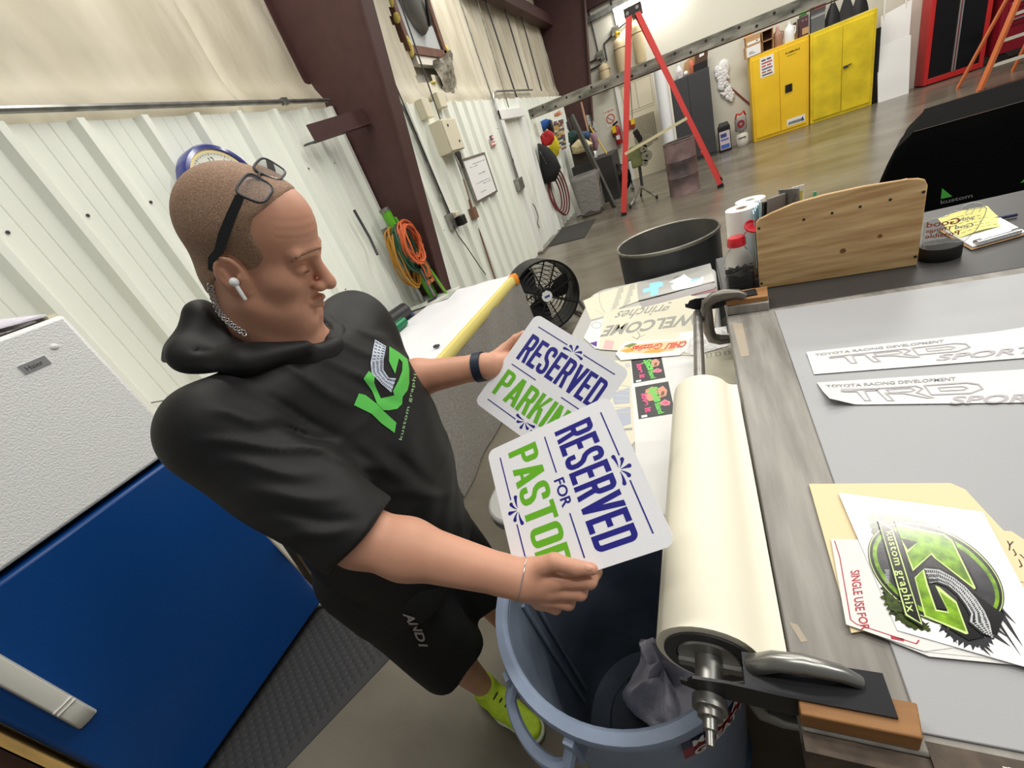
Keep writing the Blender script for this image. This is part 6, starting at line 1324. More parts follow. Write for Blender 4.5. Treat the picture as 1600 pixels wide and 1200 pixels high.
pt_('Good', -.045, .085, .058, .018, COP); pt_('Things', -.045, .07, .042, .011, COP); pt_('Possible', -.045, .088, .023, .014, COP); pt_('Matthew', -.045, .07, .008, .009, SILT); pt_('with', .04, .035, .064, .012, SILT); pt_('God', .03, .045, .042, .012, SILT)
for k in range(3): mb.bar(PQ(.05 + .016 * k, .084) - pn_ * .001, PQ(.056 + .016 * k, .100) - pn_ * .001, .002, .001, SILT); mb.bar(PQ(.046 + .016 * k, .096) - pn_ * .001, PQ(.064 + .016 * k, .094) - pn_ * .001, .002, .001, SILT)
build('lettering', mb, t, smooth=False)
t = thing('clipboard', 'wooden clipboard with papers on the far dark part of the work table', 'clipboard', onz(1540, 375, CZ_))
cb = [onz(u, v, 0.905) * A(1, 1, 0) for u, v in ((1517, 392), (1606, 367), (1552, 337), (1466, 361))]
q = quad3(*[p + A(0, 0, CZ_ + .0008) for p in cb])
tilt = lambda a, b: q(a, b)
mb = MB(); mb.prism([q(0, 0), q(1, 0), q(1, 1), q(0, 1)], (0, 0, .004), WOOD); build('board', mb, t, bevel=.002)
mb = MB(); mb.prism([q(.03, .02) + A(0, 0, .0042), q(.97, .02) + A(0, 0, .0042), q(.97, .9) + A(0, 0, .0042), q(.03, .9) + A(0, 0, .0042)], (0, 0, .006), PAPW); build('paper_pad', mb, t)
YN = M('yellow note paper', (236, 228, 140), .7); mb = MB(); rows = [[q(.06 + .9 * a, .42 + .75 * b) + A(0, 0, .0105 + .02 * b * b + .006 * math.sin(4 * a)) for a in np.linspace(0, 1, 7)] for b in np.linspace(0, 1, 7)]; mb.grid(rows, YN, th=(0, 0, .0004))
for k in range(6):
    b = .15 + .13 * k; P_ = [q(.06 + .9 * a, .42 + .75 * b) + A(0, 0, .0118 + .02 * b * b + .006 * math.sin(4 * a)) for a in np.linspace(.1, .85 - .1 * (k % 3), 7)]
    for i in range(0, 6): mb.bar(P_[i], P_[i] + (P_[i + 1] - P_[i]) * .7, .002, .0003, M('pencil', (150, 148, 110), .7))
build('yellow_note', mb, t, ang=70)
mb = MB(); mb.tube([q(.12, .06) + A(0, 0, .014), q(.88, .06) + A(0, 0, .014)], .008, CHROME, seg=10); mb.prism([q(.1, .0) + A(0, 0, .0104), q(.9, .0) + A(0, 0, .0104), q(.9, .09) + A(0, 0, .0104), q(.1, .09) + A(0, 0, .0104)], (0, 0, .002), CHROME); build('clip', mb, t)
for a in (.12, .80):
    mb = MB(); mb.prism([q(a, .10) + A(0, 0, .011), q(a + .13, .10) + A(0, 0, .011), q(a + .13, .15) + A(0, 0, .011), q(a, .15) + A(0, 0, .011)], (0, 0, .006), BLACK); build('clip_pad', mb, t)
mb = MB(); c = onz(1555, 345, CZ_); mb.tube([c + A(-.03, 0, .008), c + A(.05, -.004, .008)], .006, M('navy pen', (50, 54, 86), .4), seg=8); one('marker_pen', mb, 'dark navy pen lying behind the clipboard', 'pen')
# black cloth covered table behind
CLO = M('black tablecloth', (7, 7, 8), 1.0, spec=.1, bump=(5, .2, .03))
ZC = 1.05
mb = MB()
def edge_pt(s):
    x = -.02 + s; return x
rows = []
xs = np.linspace(1.02, 2.9, 60); x0c = 1.075
top = []
for z_f in np.linspace(0, 1, 16):
    r = []
    for k, s in enumerate(np.linspace(-1.0, 2.0, 90)):
        fold = .03 * z_f * math.sin(17 * s) + .02 * z_f * math.sin(7 * s + 1)
        if s < 0:   # left side running away
            p = A(x0c - .26 * z_f ** .55 - s * .26 + fold, 3.10 - s * .6, ZC - .002 - 1.03 * z_f)
        else:
            p = A(x0c - .26 * z_f ** .55 * math.exp(-s * 4) + s, 3.10 - .06 * s - .04 * z_f + fold, ZC - .002 - 1.03 * z_f)
        if z_f == 0: p = p + A(.018 if s < .02 else 0, .018 if s >= 0 else 0, .0)
        elif z_f < .07: pass
        r.append(p)
    rows.append(r)
tp = [A(p[0], p[1], ZC) for p in rows[0]]
mb.grid(rows, CLO)
mb.poly([A(x0c + .27, 3.70, ZC), A(x0c + .018, 3.115, ZC), A(x0c + 2.0, 3.0, ZC), A(x0c + 2.0, 3.70, ZC)], CLO)
def clp(u, v): return onp(u, v, (x0c, 3.055, 0), (.06, 1, 0))
GC = M('cloth green print', (70, 170, 66), .7); WC = M('cloth grey print', (110, 110, 112), .8)
mb.add([clp(1472, 294), clp(1470, 311), clp(1488, 307)], [(0, 1, 2)], GC); mb.add([clp(1600, 280), clp(1594, 286), clp(1606, 283)], [(0, 1, 2)], GC)
V, F_ = glyphs('kustom', .02); a, b, c_ = clp(1470, 319), clp(1520, 308), clp(1469.5, 313); W = V[:, 0].max(); mb.add([a + (b - a) * x / W + (c_ - a) * y for x, y in V], F_, WC)
one('display_table', mb, 'display table under a floor length black cloth beyond the work table', 'table', ang=60)
# ================================================================== distance field modelling for the figure
def smin(a, b, k):
    h = np.maximum(k - np.abs(a - b), 0) / k; return np.minimum(a, b) - h * h * k * .25
def smax(a, b, k): return -smin(-a, -b, k)
def d_cone(P, a, b, ra, rb):
    a = np.array(a, np.float32); b = np.array(b, np.float32); ab = b - a
    t = np.clip(((P - a) @ ab) / max(1e-9, float(ab @ ab)), 0, 1)
    return np.linalg.norm(P - a - t[:, None] * ab, axis=1) - (ra + (rb - ra) * t)
def d_ell(P, c, r, Rm=None):
    q = P - np.array(c, np.float32)
    if Rm is not None: q = q @ np.array(Rm, np.float32).T
    r = np.array(r, np.float32); k0 = np.linalg.norm(q / r, axis=1); k1 = np.linalg.norm(q / (r * r), axis=1) + 1e-9
    return k0 * (k0 - 1) / k1
def d_loft(P, S, F_, L_, zlo, zhi, p=2.3):
    """vertical body of elliptical sections S = (z, cx, cy, r forward, r side)"""
    S = np.array(S); z = P[:, 2]
    cx, cy, rf, rs_ = (np.interp(z, S[:, 0], S[:, i]) for i in (1, 2, 3, 4))
    x, y = P[:, 0] - cx, P[:, 1] - cy
    f = x * F_[0] + y * F_[1]; l = x * L_[0] + y * L_[1]
    k0 = ((np.abs(f) / rf) ** p + (np.abs(l) / rs_) ** p) ** (1 / p)
    d = (k0 - 1) * np.minimum(rf, rs_)
    return smax(smax(d, z - zhi, .03), zlo - z, .03)
def sdf_mesh(fn, lo, hi, h, smooth_it=1):
    lo = np.array(lo, float); B = 8
    nb = np.ceil((np.array(hi, float) - lo) / (h * B)).astype(int); n = nb * B + 1
    D = np.full(n, 1.0, np.float32)
    gi = np.stack(np.meshgrid(*[np.arange(k) for k in nb], indexing='ij'), -1).reshape(-1, 3)
    cen = (lo + (gi * B + B / 2) * h).astype(np.float32); dc = np.concatenate([fn(c) for c in np.array_split(cen, max(1, len(cen) // 60000))])
    act = np.abs(dc) < h * B * .87 * 1.35 + .012
    for (i, j, k) in gi[~act & (dc < 0)]: D[i * B:i * B + B + 1, j * B:j * B + B + 1, k * B:k * B + B + 1] = -1.0
    loc = np.stack(np.meshgrid(*[np.arange(B + 1)] * 3, indexing='ij'), -1).reshape(-1, 3)
    ga = gi[act]
    for s in range(0, len(ga), 220):
        g = ga[s:s + 220]; idx = (g[:, None, :] * B + loc[None]).reshape(-1, 3)
        D[idx[:, 0], idx[:, 1], idx[:, 2]] = fn((lo + idx * h).astype(np.float32))
    s_ = D < 0
    cnt = np.zeros(n - 1, np.int8)
    for a in (0, 1):
        for b in (0, 1):
            for c in (0, 1): cnt += s_[a:n[0] - 1 + a, b:n[1] - 1 + b, c:n[2] - 1 + c]
    cells = np.argwhere((cnt > 0) & (cnt < 8)); del cnt
    vid = np.full(n - 1, -1, np.int32); vid[cells[:, 0], cells[:, 1], cells[:, 2]] = np.arange(len(cells))
    acc = np.zeros((len(cells), 3)); num = np.zeros(len(cells))
    off = [(a, b, c) for a in (0, 1) for b in (0, 1) for c in (0, 1)]
    val = {o: D[cells[:, 0] + o[0], cells[:, 1] + o[1], cells[:, 2] + o[2]] for o in off}
    for o in off:
        for ax in range(3):
            if o[ax]: continue
            o2 = list(o); o2[ax] = 1; o2 = tuple(o2); v0, v1 = val[o], val[o2]; m = (v0 < 0) != (v1 < 0)
            t = v0[m] / (v0[m] - v1[m]); p = np.array(o, float)[None].repeat(m.sum(), 0); p[:, ax] += t; acc[m] += p; num[m] += 1
    V = lo + (cells + acc / num[:, None]) * h
    Q = []
    for ax in range(3):
        o1 = [slice(None)] * 3; o2 = [slice(None)] * 3; o1[ax] = slice(0, -1); o2[ax] = slice(1, None)
        a, b = s_[tuple(o1)], s_[tuple(o2)]; E_ = np.argwhere(a != b); ins = a[E_[:, 0], E_[:, 1], E_[:, 2]]
        u, w_ = [(1, 2), (2, 0), (0, 1)][ax]
        ok = (E_[:, u] > 0) & (E_[:, w_] > 0) & (E_[:, u] < n[u] - 1) & (E_[:, w_] < n[w_] - 1); E_, ins = E_[ok], ins[ok]
        def at(du, dw):
            e = E_.copy(); e[:, u] -= du; e[:, w_] -= dw; return vid[e[:, 0], e[:, 1], e[:, 2]]
        q = np.stack([at(1, 1), at(0, 1), at(0, 0), at(1, 0)], 1); q[~ins] = q[~ins][:, ::-1]; Q.append(q)
    Q = np.concatenate(Q); Q = Q[(Q >= 0).all(1)]
    for _ in range(smooth_it):
        S_ = np.zeros_like(V); c = np.zeros(len(V))
        for i in range(4): np.add.at(S_, Q[:, i], V[Q[:, (i + 1) % 4]] + V[Q[:, i - 1]]); np.add.at(c, Q[:, i], 2)
        V = V * .45 + .55 * S_ / np.maximum(c, 1)[:, None]
    return V, Q
def np_obj(name, parts, mats, parent=None, org=None):
    """one mesh from several (V, Q) pieces"""
    V = np.concatenate([p[0] for p in parts]); o = 0; Q = []
    for v, q in parts: Q.append(q + o); o += len(v)
    Q = np.concatenate(Q)
    og = ORG[parent.name] if parent is not None else np.array(org, float)
    me = bpy.data.meshes.new(name); me.vertices.add(len(V)); me.vertices.foreach_set('co', (V - og).astype(np.float32).ravel())
    me.loops.add(len(Q) * 4); me.loops.foreach_set('vertex_index', Q.astype(np.int32).ravel())
    me.polygons.add(len(Q)); me.polygons.foreach_set('loop_start', np.arange(0, len(Q) * 4, 4, dtype=np.int32))
    for m in mats: me.materials.append(m)
    me.update(calc_edges=True); me.validate(); me.polygons.foreach_set('use_smooth', [True] * len(me.polygons)); me.update()
    ob = bpy.data.objects.new(name, me); COL.objects.link(ob); ORG[ob.name] = og
    if parent is None: ob.location = tuple(og)
    else: ob.parent = parent
    return ob, V, Q
from mathutils.bvhtree import BVHTree
class Cast:
    def __init__(s, V, Q): s.t = BVHTree.FromPolygons([tuple(v) for v in V], [tuple(int(i) for i in q) for q in Q])
    def px(s, u, v, off=.0015):
        d = nrm(ray(u, v)); h = s.t.ray_cast(Vector(CAM), Vector(d))
        if h[0] is None: return None
        n = np.array(h[1]); n = n if n @ d < 0 else -n
        return np.array(h[0]) + n * off
def project(P):
    q = (P - CAM) @ RW.T; return 800 + FPX * q[:, 0] / q[:, 2], 600 + FPX * q[:, 1] / q[:, 2], q[:, 2]

# ------------------------------------------------------------------ pose
HO = A(-.673, .532, 1.659); HS = .96
def head_basis(y, p, r):
    f = A(math.cos(y) * math.cos(p), math.sin(y) * math.cos(p), -math.sin(p)); l = A(-math.sin(y), math.cos(y), 0); u = np.cross(f, l)
    l2 = math.cos(r) * l + math.sin(r) * u; return f, l2, np.cross(f, l2)
HF, HL, HU = head_basis(math.radians(23.3), math.radians(29.8), math.radians(7.3))
HR = np.stack([HF, HL, HU])          # rows: world -> head
def hp(x, y, z): return HO + HS * (HF * x + HL * y + HU * z)
def d_head(P):
    q = ((P - HO.astype(np.float32)) @ HR.T.astype(np.float32)) / HS
    q = np.stack([q[:, 0], np.abs(q[:, 1]), q[:, 2]], 1).astype(np.float32)       # symmetric
    d = d_ell(q, (-.018, 0, .046), (.100, .078, .094))
    d = smin(d, d_ell(q, (.035, 0, .052), (.066, .064, .070)), .03)                 # forehead
    d = smin(d, d_ell(q, (.032, 0, -.045), (.064, .060, .082)), .035)               # face
    d = smin(d, d_cone(q, (.066, .0, -.110), (.070, .012, -.110), .026, .022), .022)  # chin
    d = smin(d, d_cone(q, (.004, .056, -.072), (.066, .022, -.112), .022, .020), .03)  # jaw
    d = smin(d, d_ell(q, (.050, .044, -.030), (.032, .026, .028)), .02)             # cheek
    d = smin(d, d_ell(q, (.046, .034, -.086), (.036, .030, .030)), .02)             # jowl
    d = smin(d, d_cone(q, (.094, .008, .020), (.084, .044, .022), .012, .011), .014)  # brow
    d = smax(d, -d_ell(q, (.106, .034, -.002), (.020, .022, .013)), .016)           # eye socket
    d = smin(d, d_ell(q, (.078, .033, -.004), (.0155, .0165, .0125)), .004)         # lids
    d = smax(d, -d_cone(q, (.0955, .022, -.0085), (.0900, .046, -.0085), .0009, .0009), .003)
    d = smin(d, d_cone(q, (.092, 0, .012), (.117, 0, -.030), .0085, .0120), .012)     # nose ridge
    d = smin(d, d_ell(q, (.119, 0, -.037), (.0135, .0125, .0115)), .008)
    d = smin(d, d_ell(q, (.106, .0135, -.041), (.012, .0095, .0095)), .006)
    d = smax(d, -d_ell(q, (.113, .0075, -.0495), (.0058, .0042, .004)), .003)         # nostril
    d = smax(d, -d_cone(q, (.094, .020, -.046), (.084, .034, -.074), .0012, .0012), .008)  # fold
    d = smin(d, d_cone(q, (.1045, 0, -.067), (.093, .021, -.073), .0068, .0035), .006)  # upper lip
    d = smin(d, d_cone(q, (.1015, 0, -.083), (.090, .019, -.078), .0080, .0035), .006)  # lower lip
    d = smax(d, -d_cone(q, (.1125, 0, -.0745), (.0965, .024, -.0745), .0018, .0012), .004)
    d = smax(d, -d_ell(q, (.104, 0, -.098), (.010, .024, .007)), .010)
    for k in range(3): d = d + .0006 * np.exp(-((q[:, 2] - .052 - .013 * k - .10 * (q[:, 1] - .03) ** 2 * 10) / .0026) ** 2) * (q[:, 0] > .06)
    # ear
    ce = np.array((-.008, .079, -.018), np.float32); th = math.radians(20); cE, sE = math.cos(th), math.sin(th)
    e = q - ce; ee = np.stack([e[:, 0] * cE + e[:, 2] * sE, e[:, 1] - .25 * (-e[:, 0]), -e[:, 0] * sE + e[:, 2] * cE], 1)
    dear = d_ell(ee, (0, 0, 0), (.0225, .0085, .0350))
    dear = np.minimum(dear, d_ell(ee, (.004, -.002, -.026), (.0105, .007, .012)))
    dear = smax(dear, -d_ell(ee, (.002, .0095, .006), (.0150, .0125, .0235)), .003)
    dear = smin(dear, d_ell(ee, (.012, .002, -.004), (.0045, .006, .007)), .004)
    dear = smin(dear, d_cone(ee, (-.008, .002, -.012), (-.006, .002, .014), .0035, .003), .004)
    d = smin(d, dear, .006)
    return d * HS
NK0, NK1 = A(-.755, .535, 1.45), hp(-.030, 0, -.035)
def d_neck(P):
    d = d_cone(P, NK0, NK1, .080, .066); d = smin(d, d_cone(P, A(-.745, .540, 1.45), hp(.015, 0, -.085), .060, .040), .03)
    return d
RS, RE, RWp = A(-.748, .338, 1.425), pt(562, 838, .722), pt(812, 905, .705)
LS, LE, LW = A(-.785, .745, 1.425), pt(612, 598, 1.13), pt(757, 572, 1.045)
# held signs: corners TL TR BR BL
S2 = [CAM + .92 * (A(*p) - CAM) for p in ((-.2, .708, 1.174), (-.087, .466, 1.026), (-.371, .383, .961), (-.485, .624, 1.109))]
S1 = [CAM + .90 * (A(*p) - CAM) for p in ((-.427, 1.026, 1.262), (-.193, .939, 1.088), (-.376, .744, .941), (-.61, .831, 1.115))]
def zs(S, u, v):
    n = np.cross(S[1] - S[0], S[3] - S[0]); p = onp(u, v, S[0], n); return float((p - CAM) @ RW[2])
def h2(u, v, dz): return pt(u, v, zs(S2, u, v) + dz)
def h1(u, v, dz): return pt(u, v, zs(S1, u, v) + dz + .016)
RH = dict(cm=[h2(828, 890, -.022), h2(866, 878, -.024), h2(899, 887, -.0165), h2(925, 889, -.012)],
          f=[[h2(866, 908, .000), h2(921, 908, .008), h2(930, 893, .024), h2(911, 878, .022)],
             [h2(860, 924, .010), h2(906, 926, .020), h2(914, 905, .040), h2(893, 888, .036)],
             [h2(852, 936, .022), h2(888, 942, .034), h2(896, 920, .052), h2(876, 900, .046)],
             [h2(842, 941, .036), h2(868, 950, .046), h2(876, 930, .062), h2(862, 912, .056)]])
LH = dict(cm=[h1(768, 563, .004), h1(789, 545, .020), h1(806, 530, .018), h1(818, 522, .014)],
          f=[[h1(812, 556, .030), h1(838, 548, .026), h1(856, 541, .020), h1(869, 536, .013)],
             [h1(808, 572, .032), h1(838, 568, .028), h1(858, 563, .020), h1(872, 559, .013)],
             [h1(800, 586, .032), h1(828, 587, .028), h1(847, 584, .020), h1(861, 581, .013)],
             [h1(790, 598, .030), h1(812, 603, .026), h1(828, 603, .019), h1(840, 602, .012)]])
def d_hand(P, W, H, E_):
    d = d_cone(P, E_ + (W - E_) * .9, W, .031, .030)
    for i, f in enumerate(H['f']):
        r = (.0128, .013, .0122, .0108)[i]
        d = smin(d, d_cone(P, W + (f[0] - W) * .15, f[0], .021, .0150 - .001 * i), .016)
    palm = d
    fing = None
    for i, f in enumerate(H['f']):
        r = (.0124, .0126, .0118, .0104)[i]
        g = d_cone(P, f[0], f[1], r * 1.05, r); g = smin(g, d_cone(P, f[1], f[2], r, r * .92), .004); g = smin(g, d_cone(P, f[2], f[3], r * .92, r * .78), .004)
        fing = g if fing is None else smin(fing, g, .0025)
    d = smin(palm, fing, .008)
    c = H['cm']; t = d_cone(P, c[0], c[1], .0185, .0148); t = smin(t, d_cone(P, c[1], c[2], .0142, .0128), .005); t = smin(t, d_cone(P, c[2], c[3], .0128, .0098), .004)
    d = smin(d, d_cone(P, W + (c[0] - W) * .1, c[0], .022, .019), .014)
    return smin(d, t, .007)
def d_arm(P, S, E_, W):
    ab = nrm(W - E_)
    d = d_cone(P, S, E_, .058, .050)
    m = E_ + (W - E_) * .30; d2 = d_cone(P, E_, m, .049, .0505); d2 = smin(d2, d_cone(P, m, W, .0485, .0305), .02)
    return smin(d, d2, .02)
TY = math.radians(4); TF = A(math.cos(TY), math.sin(TY), 0); TL_ = A(-math.sin(TY), math.cos(TY), 0)
TOR = [(.70, -.865, .56, .165, .205), (.80, -.86, .56, .175, .212), (.95, -.835, .565, .187, .222), (1.08, -.803, .567, .192, .225), (1.22, -.782, .562, .180, .224), (1.32, -.770, .558, .160, .222), (1.39, -.765, .552, .135, .208), (1.44, -.755, .545, .108, .178), (1.49, -.742, .535, .080, .115)]
RLEG = [A(-.88, .455, .92), A(-.845, .468, .50), A(-.872, .510, .10)]; LLEG = [A(-.87, .665, .92), A(-.81, .69, .50), A(-.845, .725, .10)]
def d_headfar(P):
    r = np.linalg.norm(P - HO.astype(np.float32), axis=1); out = (r - .145).astype(np.float32); m = r < .20
    if m.any(): out[m] = d_head(P[m])
    return out
def f_upper(P):
    d = smin(d_headfar(P), d_neck(P), .022)
    slim = [(z, cx, cy, rf * .72, rs_ * .72) for z, cx, cy, rf, rs_ in TOR]
    d = smin(d, d_loft(P, slim, TF, TL_, .86, 1.46), .04)
    for S, E_, W, H in ((RS, RE, RWp, RH), (LS, LE, LW, LH)):
        a = smin(d_arm(P, S, E_, W), d_hand(P, W, H, E_), .012); d = smin(d, a, .03)
    return d
def f_lower(P):
    d = None
    for h, k, a in (RLEG, LLEG):
        c = k + (a - k) * .30 + A(-.018, 0, 0)
        g = d_cone(P, h, k, .085, .058); g = smin(g, d_cone(P, k, c, .054, .060), .03); g = smin(g, d_cone(P, c, a, .058, .036), .03)
        d = g if d is None else smin(d, g, .02)
    slim = [(z, cx, cy, rf * .72, rs_ * .72) for z, cx, cy, rf, rs_ in TOR]
    return smin(d, d_loft(P, slim, TF, TL_, .86, 1.0), .04)
SKIN = M('skin', (208, 154, 128), .48, noise=(14, .06, 5), sss=.12, bump=(220, .10, .002))
up = sdf_mesh(f_upper, (-1.0, .22, .84), (-.12, 1.05, 1.86), .0026)
low = sdf_mesh(f_lower, (-1.05, .33, .03), (-.66, .83, 1.02), .007)
man, BV_, BQ_ = np_obj('person', [up, low], [SKIN], org=(-.85, .58, 0))
tag(man, 'man in a black hooded t-shirt and black shorts looking down at two reserved signs', 'person')
CB = Cast(BV_, BQ_)
# ------------------------------------------------------------------ hair
HAIR = M('clipped brown hair', (134, 108, 88), .75, noise=(420, .34, 3), bump=(500, .5, .002), rgb2=(178, 144, 120))
def f_hair(P):
    q = ((P - HO.astype(np.float32)) @ HR.T.astype(np.float32)) / HS
    xh = np.interp(q[:, 2], (-.09, -.06, -.03, -.012, .0, .02, .04, .06, .08, .10, .125), (-.075, -.055, -.034, .010, .034, .046, .042, .034, .038, .058, .080))
    xh = xh + .004 * np.sin(q[:, 2] * 160) * 0
    ear = d_ell(np.stack([q[:, 0], np.abs(q[:, 1]), q[:, 2]], 1), (-.010, .080, -.020), (.027, .02, .038))
    d = smin(d_head(P), d_neck(P), .022) - .0022
    return smax(smax(smax(d, (q[:, 0] - xh) * .9, .012), -.078 - q[:, 2], .01), -ear, .006)
hm = sdf_mesh(f_hair, HO - .15, HO + .16, .0032); hair, _, _ = np_obj('hair', [hm], [HAIR], man)
BRW = M('light brow hair', (150, 112, 88), .8, noise=(300, .3))
for sg in (-1, 1):
    P_ = [hp(.0935 - .0018 * k + .0006, sg * (.020 + .0055 * k), -.0100 - .0006 * math.sin(math.pi * k / 4)) for k in range(5)]; mb = MB(); mb.tube(P_, [.0004, .0010, .0011, .0010, .0004], M('lash', (70, 50, 42), .8), seg=6); build('eyelash', mb, man)
P_ = [CB.px(u, v, .0002) for u, v in ((455, 409), (464, 402), (474, 396), (484, 391), (494, 388), (501, 387))]; P_ = [p for p in P_ if p is not None]; mb = MB(); mb.tube(P_, [.0008, .0020, .0026, .0028, .0026, .0016][:len(P_)], BRW, seg=8); build('eyebrow', mb, man)
LIPM = M('lip', (196, 122, 108), .45)
# ------------------------------------------------------------------ shirt
SHIRT = M('black jersey', (17, 17, 19), .6, bump=(700, .12, .001))
CREASE = [((430, 560), (560, 640), .006, 9), ((455, 545), (600, 600), .005, 8), ((500, 520), (600, 560), .005, 7), ((520, 500), (610, 530), .004, 6), ((390, 610), (545, 690), -.006, 9), ((330, 640), (430, 660), .006, 10), ((300, 690), (520, 700), .006, 8), ((420, 665), (520, 690), -.009, 7), ((455, 690), (600, 735), .007, 9), ((340, 720), (500, 745), .006, 9), ((370, 770), (540, 780), .006, 10), ((400, 800), (560, 815), -.006, 9), ((560, 690), (640, 760), .005, 10), ((600, 700), (690, 770), -.005, 9), ((600, 770), (720, 770), .005, 10), ((440, 840), (540, 830), .005, 8), ((490, 560), (640, 640), -.004, 8), ((350, 590), (470, 560), .004, 7)]
def wrinkle(P):
    u, v, zc = project(P); out = np.zeros(len(P), np.float32)
    for (a, b, amp, w_) in CREASE:
        ax_, ay_ = b[0] - a[0], b[1] - a[1]; L2 = ax_ * ax_ + ay_ * ay_
        t = np.clip(((u - a[0]) * ax_ + (v - a[1]) * ay_) / L2, 0, 1); du, dv = u - a[0] - t * ax_, v - a[1] - t * ay_ + 3 * np.sin(t * 7)
        out += amp * np.exp(-(du * du + dv * dv) / (w_ * w_)) * np.sin(np.pi * np.clip(t, .02, .98)) ** .5
    x, y, z = P[:, 0], P[:, 1], P[:, 2]
    out += .0022 * np.sin(34 * z + 9 * y + 2 * np.sin(11 * x)) + .0016 * np.sin(52 * y - 23 * z + 1.5 * np.sin(17 * z))
    return out
def f_shirt(P):
    d = d_loft(P, [(z, cx, cy, rf, rs_) for z, cx, cy, rf, rs_ in TOR], TF, TL_, .775, 1.475)
    d = smin(d, d_cone(P, NK0 + A(0, -.02, -.015), RS + A(0, 0, .005), .070, .080), .05); d = smin(d, d_cone(P, NK0 + A(0, .02, -.015), LS + A(0, 0, .005), .070, .078), .05)
    for S, E_, e_, r0, r1 in ((RS, RE, 1.0, .088, .076), (LS, LE, .80, .086, .074)):
        ax_ = nrm(E_ - S); g = d_cone(P, S, S + (E_ - S) * 1.15, r0, r1); cut = ((P - S.astype(np.float32)) @ ax_.astype(np.float32)) - np.linalg.norm(E_ - S) * e_
        g = smax(g, cut, .006); d = smin(d, g, .035)
    d = d - wrinkle(P)
    # neck opening
    return smax(d, -d_cone(P, NK0 + A(.005, 0, .035), NK1 + A(0, 0, .08), .078, .11), .012)
sh = sdf_mesh(f_shirt, (-1.02, .2, .74), (-.5, .95, 1.56), .0048); shirt, SV, SQ = np_obj('t_shirt', [sh], [SHIRT], man)
def f_hood(P):
    # ring of the hood lying round the neck, fuller at the back
    c = np.array((-.752, .535, 1.480), np.float32); q = P - c
    n = nrm((.40, .10, 1)); e1 = nrm(A(1, .25, 0) - n * (A(1, .25, 0) @ n)); e2 = np.cross(n, e1)
    a, b, h_ = q @ e1.astype(np.float32), q @ e2.astype(np.float32), q @ n.astype(np.float32)
    th = np.arctan2(b, a); back = .5 - .5 * np.cos(th)
    R_ = .094 + .004 * back; tube_ = .015 + .018 * back; hh = h_ - .010 - .022 * back * 1.0
    rr = np.sqrt(a * a + b * b) - R_
    d = np.sqrt((rr / 1.0) ** 2 + (hh / 1.35) ** 2) - tube_
    d = smin(d, d_cone(P, pt(318, 500, .735), pt(300, 540, .715), .034, .030), .03)
    d = smin(d, d_cone(P, pt(296, 545, .72), pt(258, 563, .735), .026, .009), .02)
    d = smin(d, d_cone(P, pt(296, 560, .70), pt(385, 562, .685), .026, .020), .03)
    d = smin(d, d_cone(P, pt(385, 562, .685), pt(478, 540, .73), .020, .012), .03)
    d = smax(d, -d_cone(P, pt(262, 556, .70), pt(330, 545, .672), .002, .003), .012)
    d = smax(d, -d_cone(P, pt(330, 520, .69), pt(430, 538, .68), .002, .003), .012)
    x, y, z = P[:, 0], P[:, 1], P[:, 2]
    d = d + .003 * np.sin(60 * z + 24 * x + 15 * y) + .002 * np.sin(95 * x - 40 * y)
    return smax(d, -d_cone(P, NK0 + A(.005, 0, .03), NK1 + A(0, 0, .04), .078, .078), .010)
hd = sdf_mesh(f_hood, (-.95, .28, 1.36), (-.52, .75, 1.66), .0045); hood, HV, HQ = np_obj('hood', [hd], [SHIRT], man)
# ------------------------------------------------------------------ shorts
SHORT = M('black mesh shorts', (22, 22, 24), .7, bump=(500, .1, .001))
def f_shorts(P):
    d = d_loft(P, [(.70, -.862, .56, .175, .212), (.85, -.86, .56, .178, .212), (.98, -.845, .562, .172, .205)], TF, TL_, .74, .98)
    for (h, k, a), hem in ((RLEG, A(-.852, .478, .36)), (LLEG, A(-.82, .695, .36))):
        g = d_cone(P, h + A(0, 0, -.05), hem, .128, .108); g = smax(g, .395 + .10 * (P[:, 0] + .85) - P[:, 2], .008)
        d = smin(d, g, .03)
    x, y, z = P[:, 0], P[:, 1], P[:, 2]
    return d - .004 * np.sin(22 * x + 31 * y + 5 * z) - .003 * np.sin(14 * z + 40 * y)
so = sdf_mesh(f_shorts, (-1.06, .3, .3), (-.64, .86, 1.02), .0065); shorts, OV, OQ = np_obj('shorts', [so], [SHORT], man)
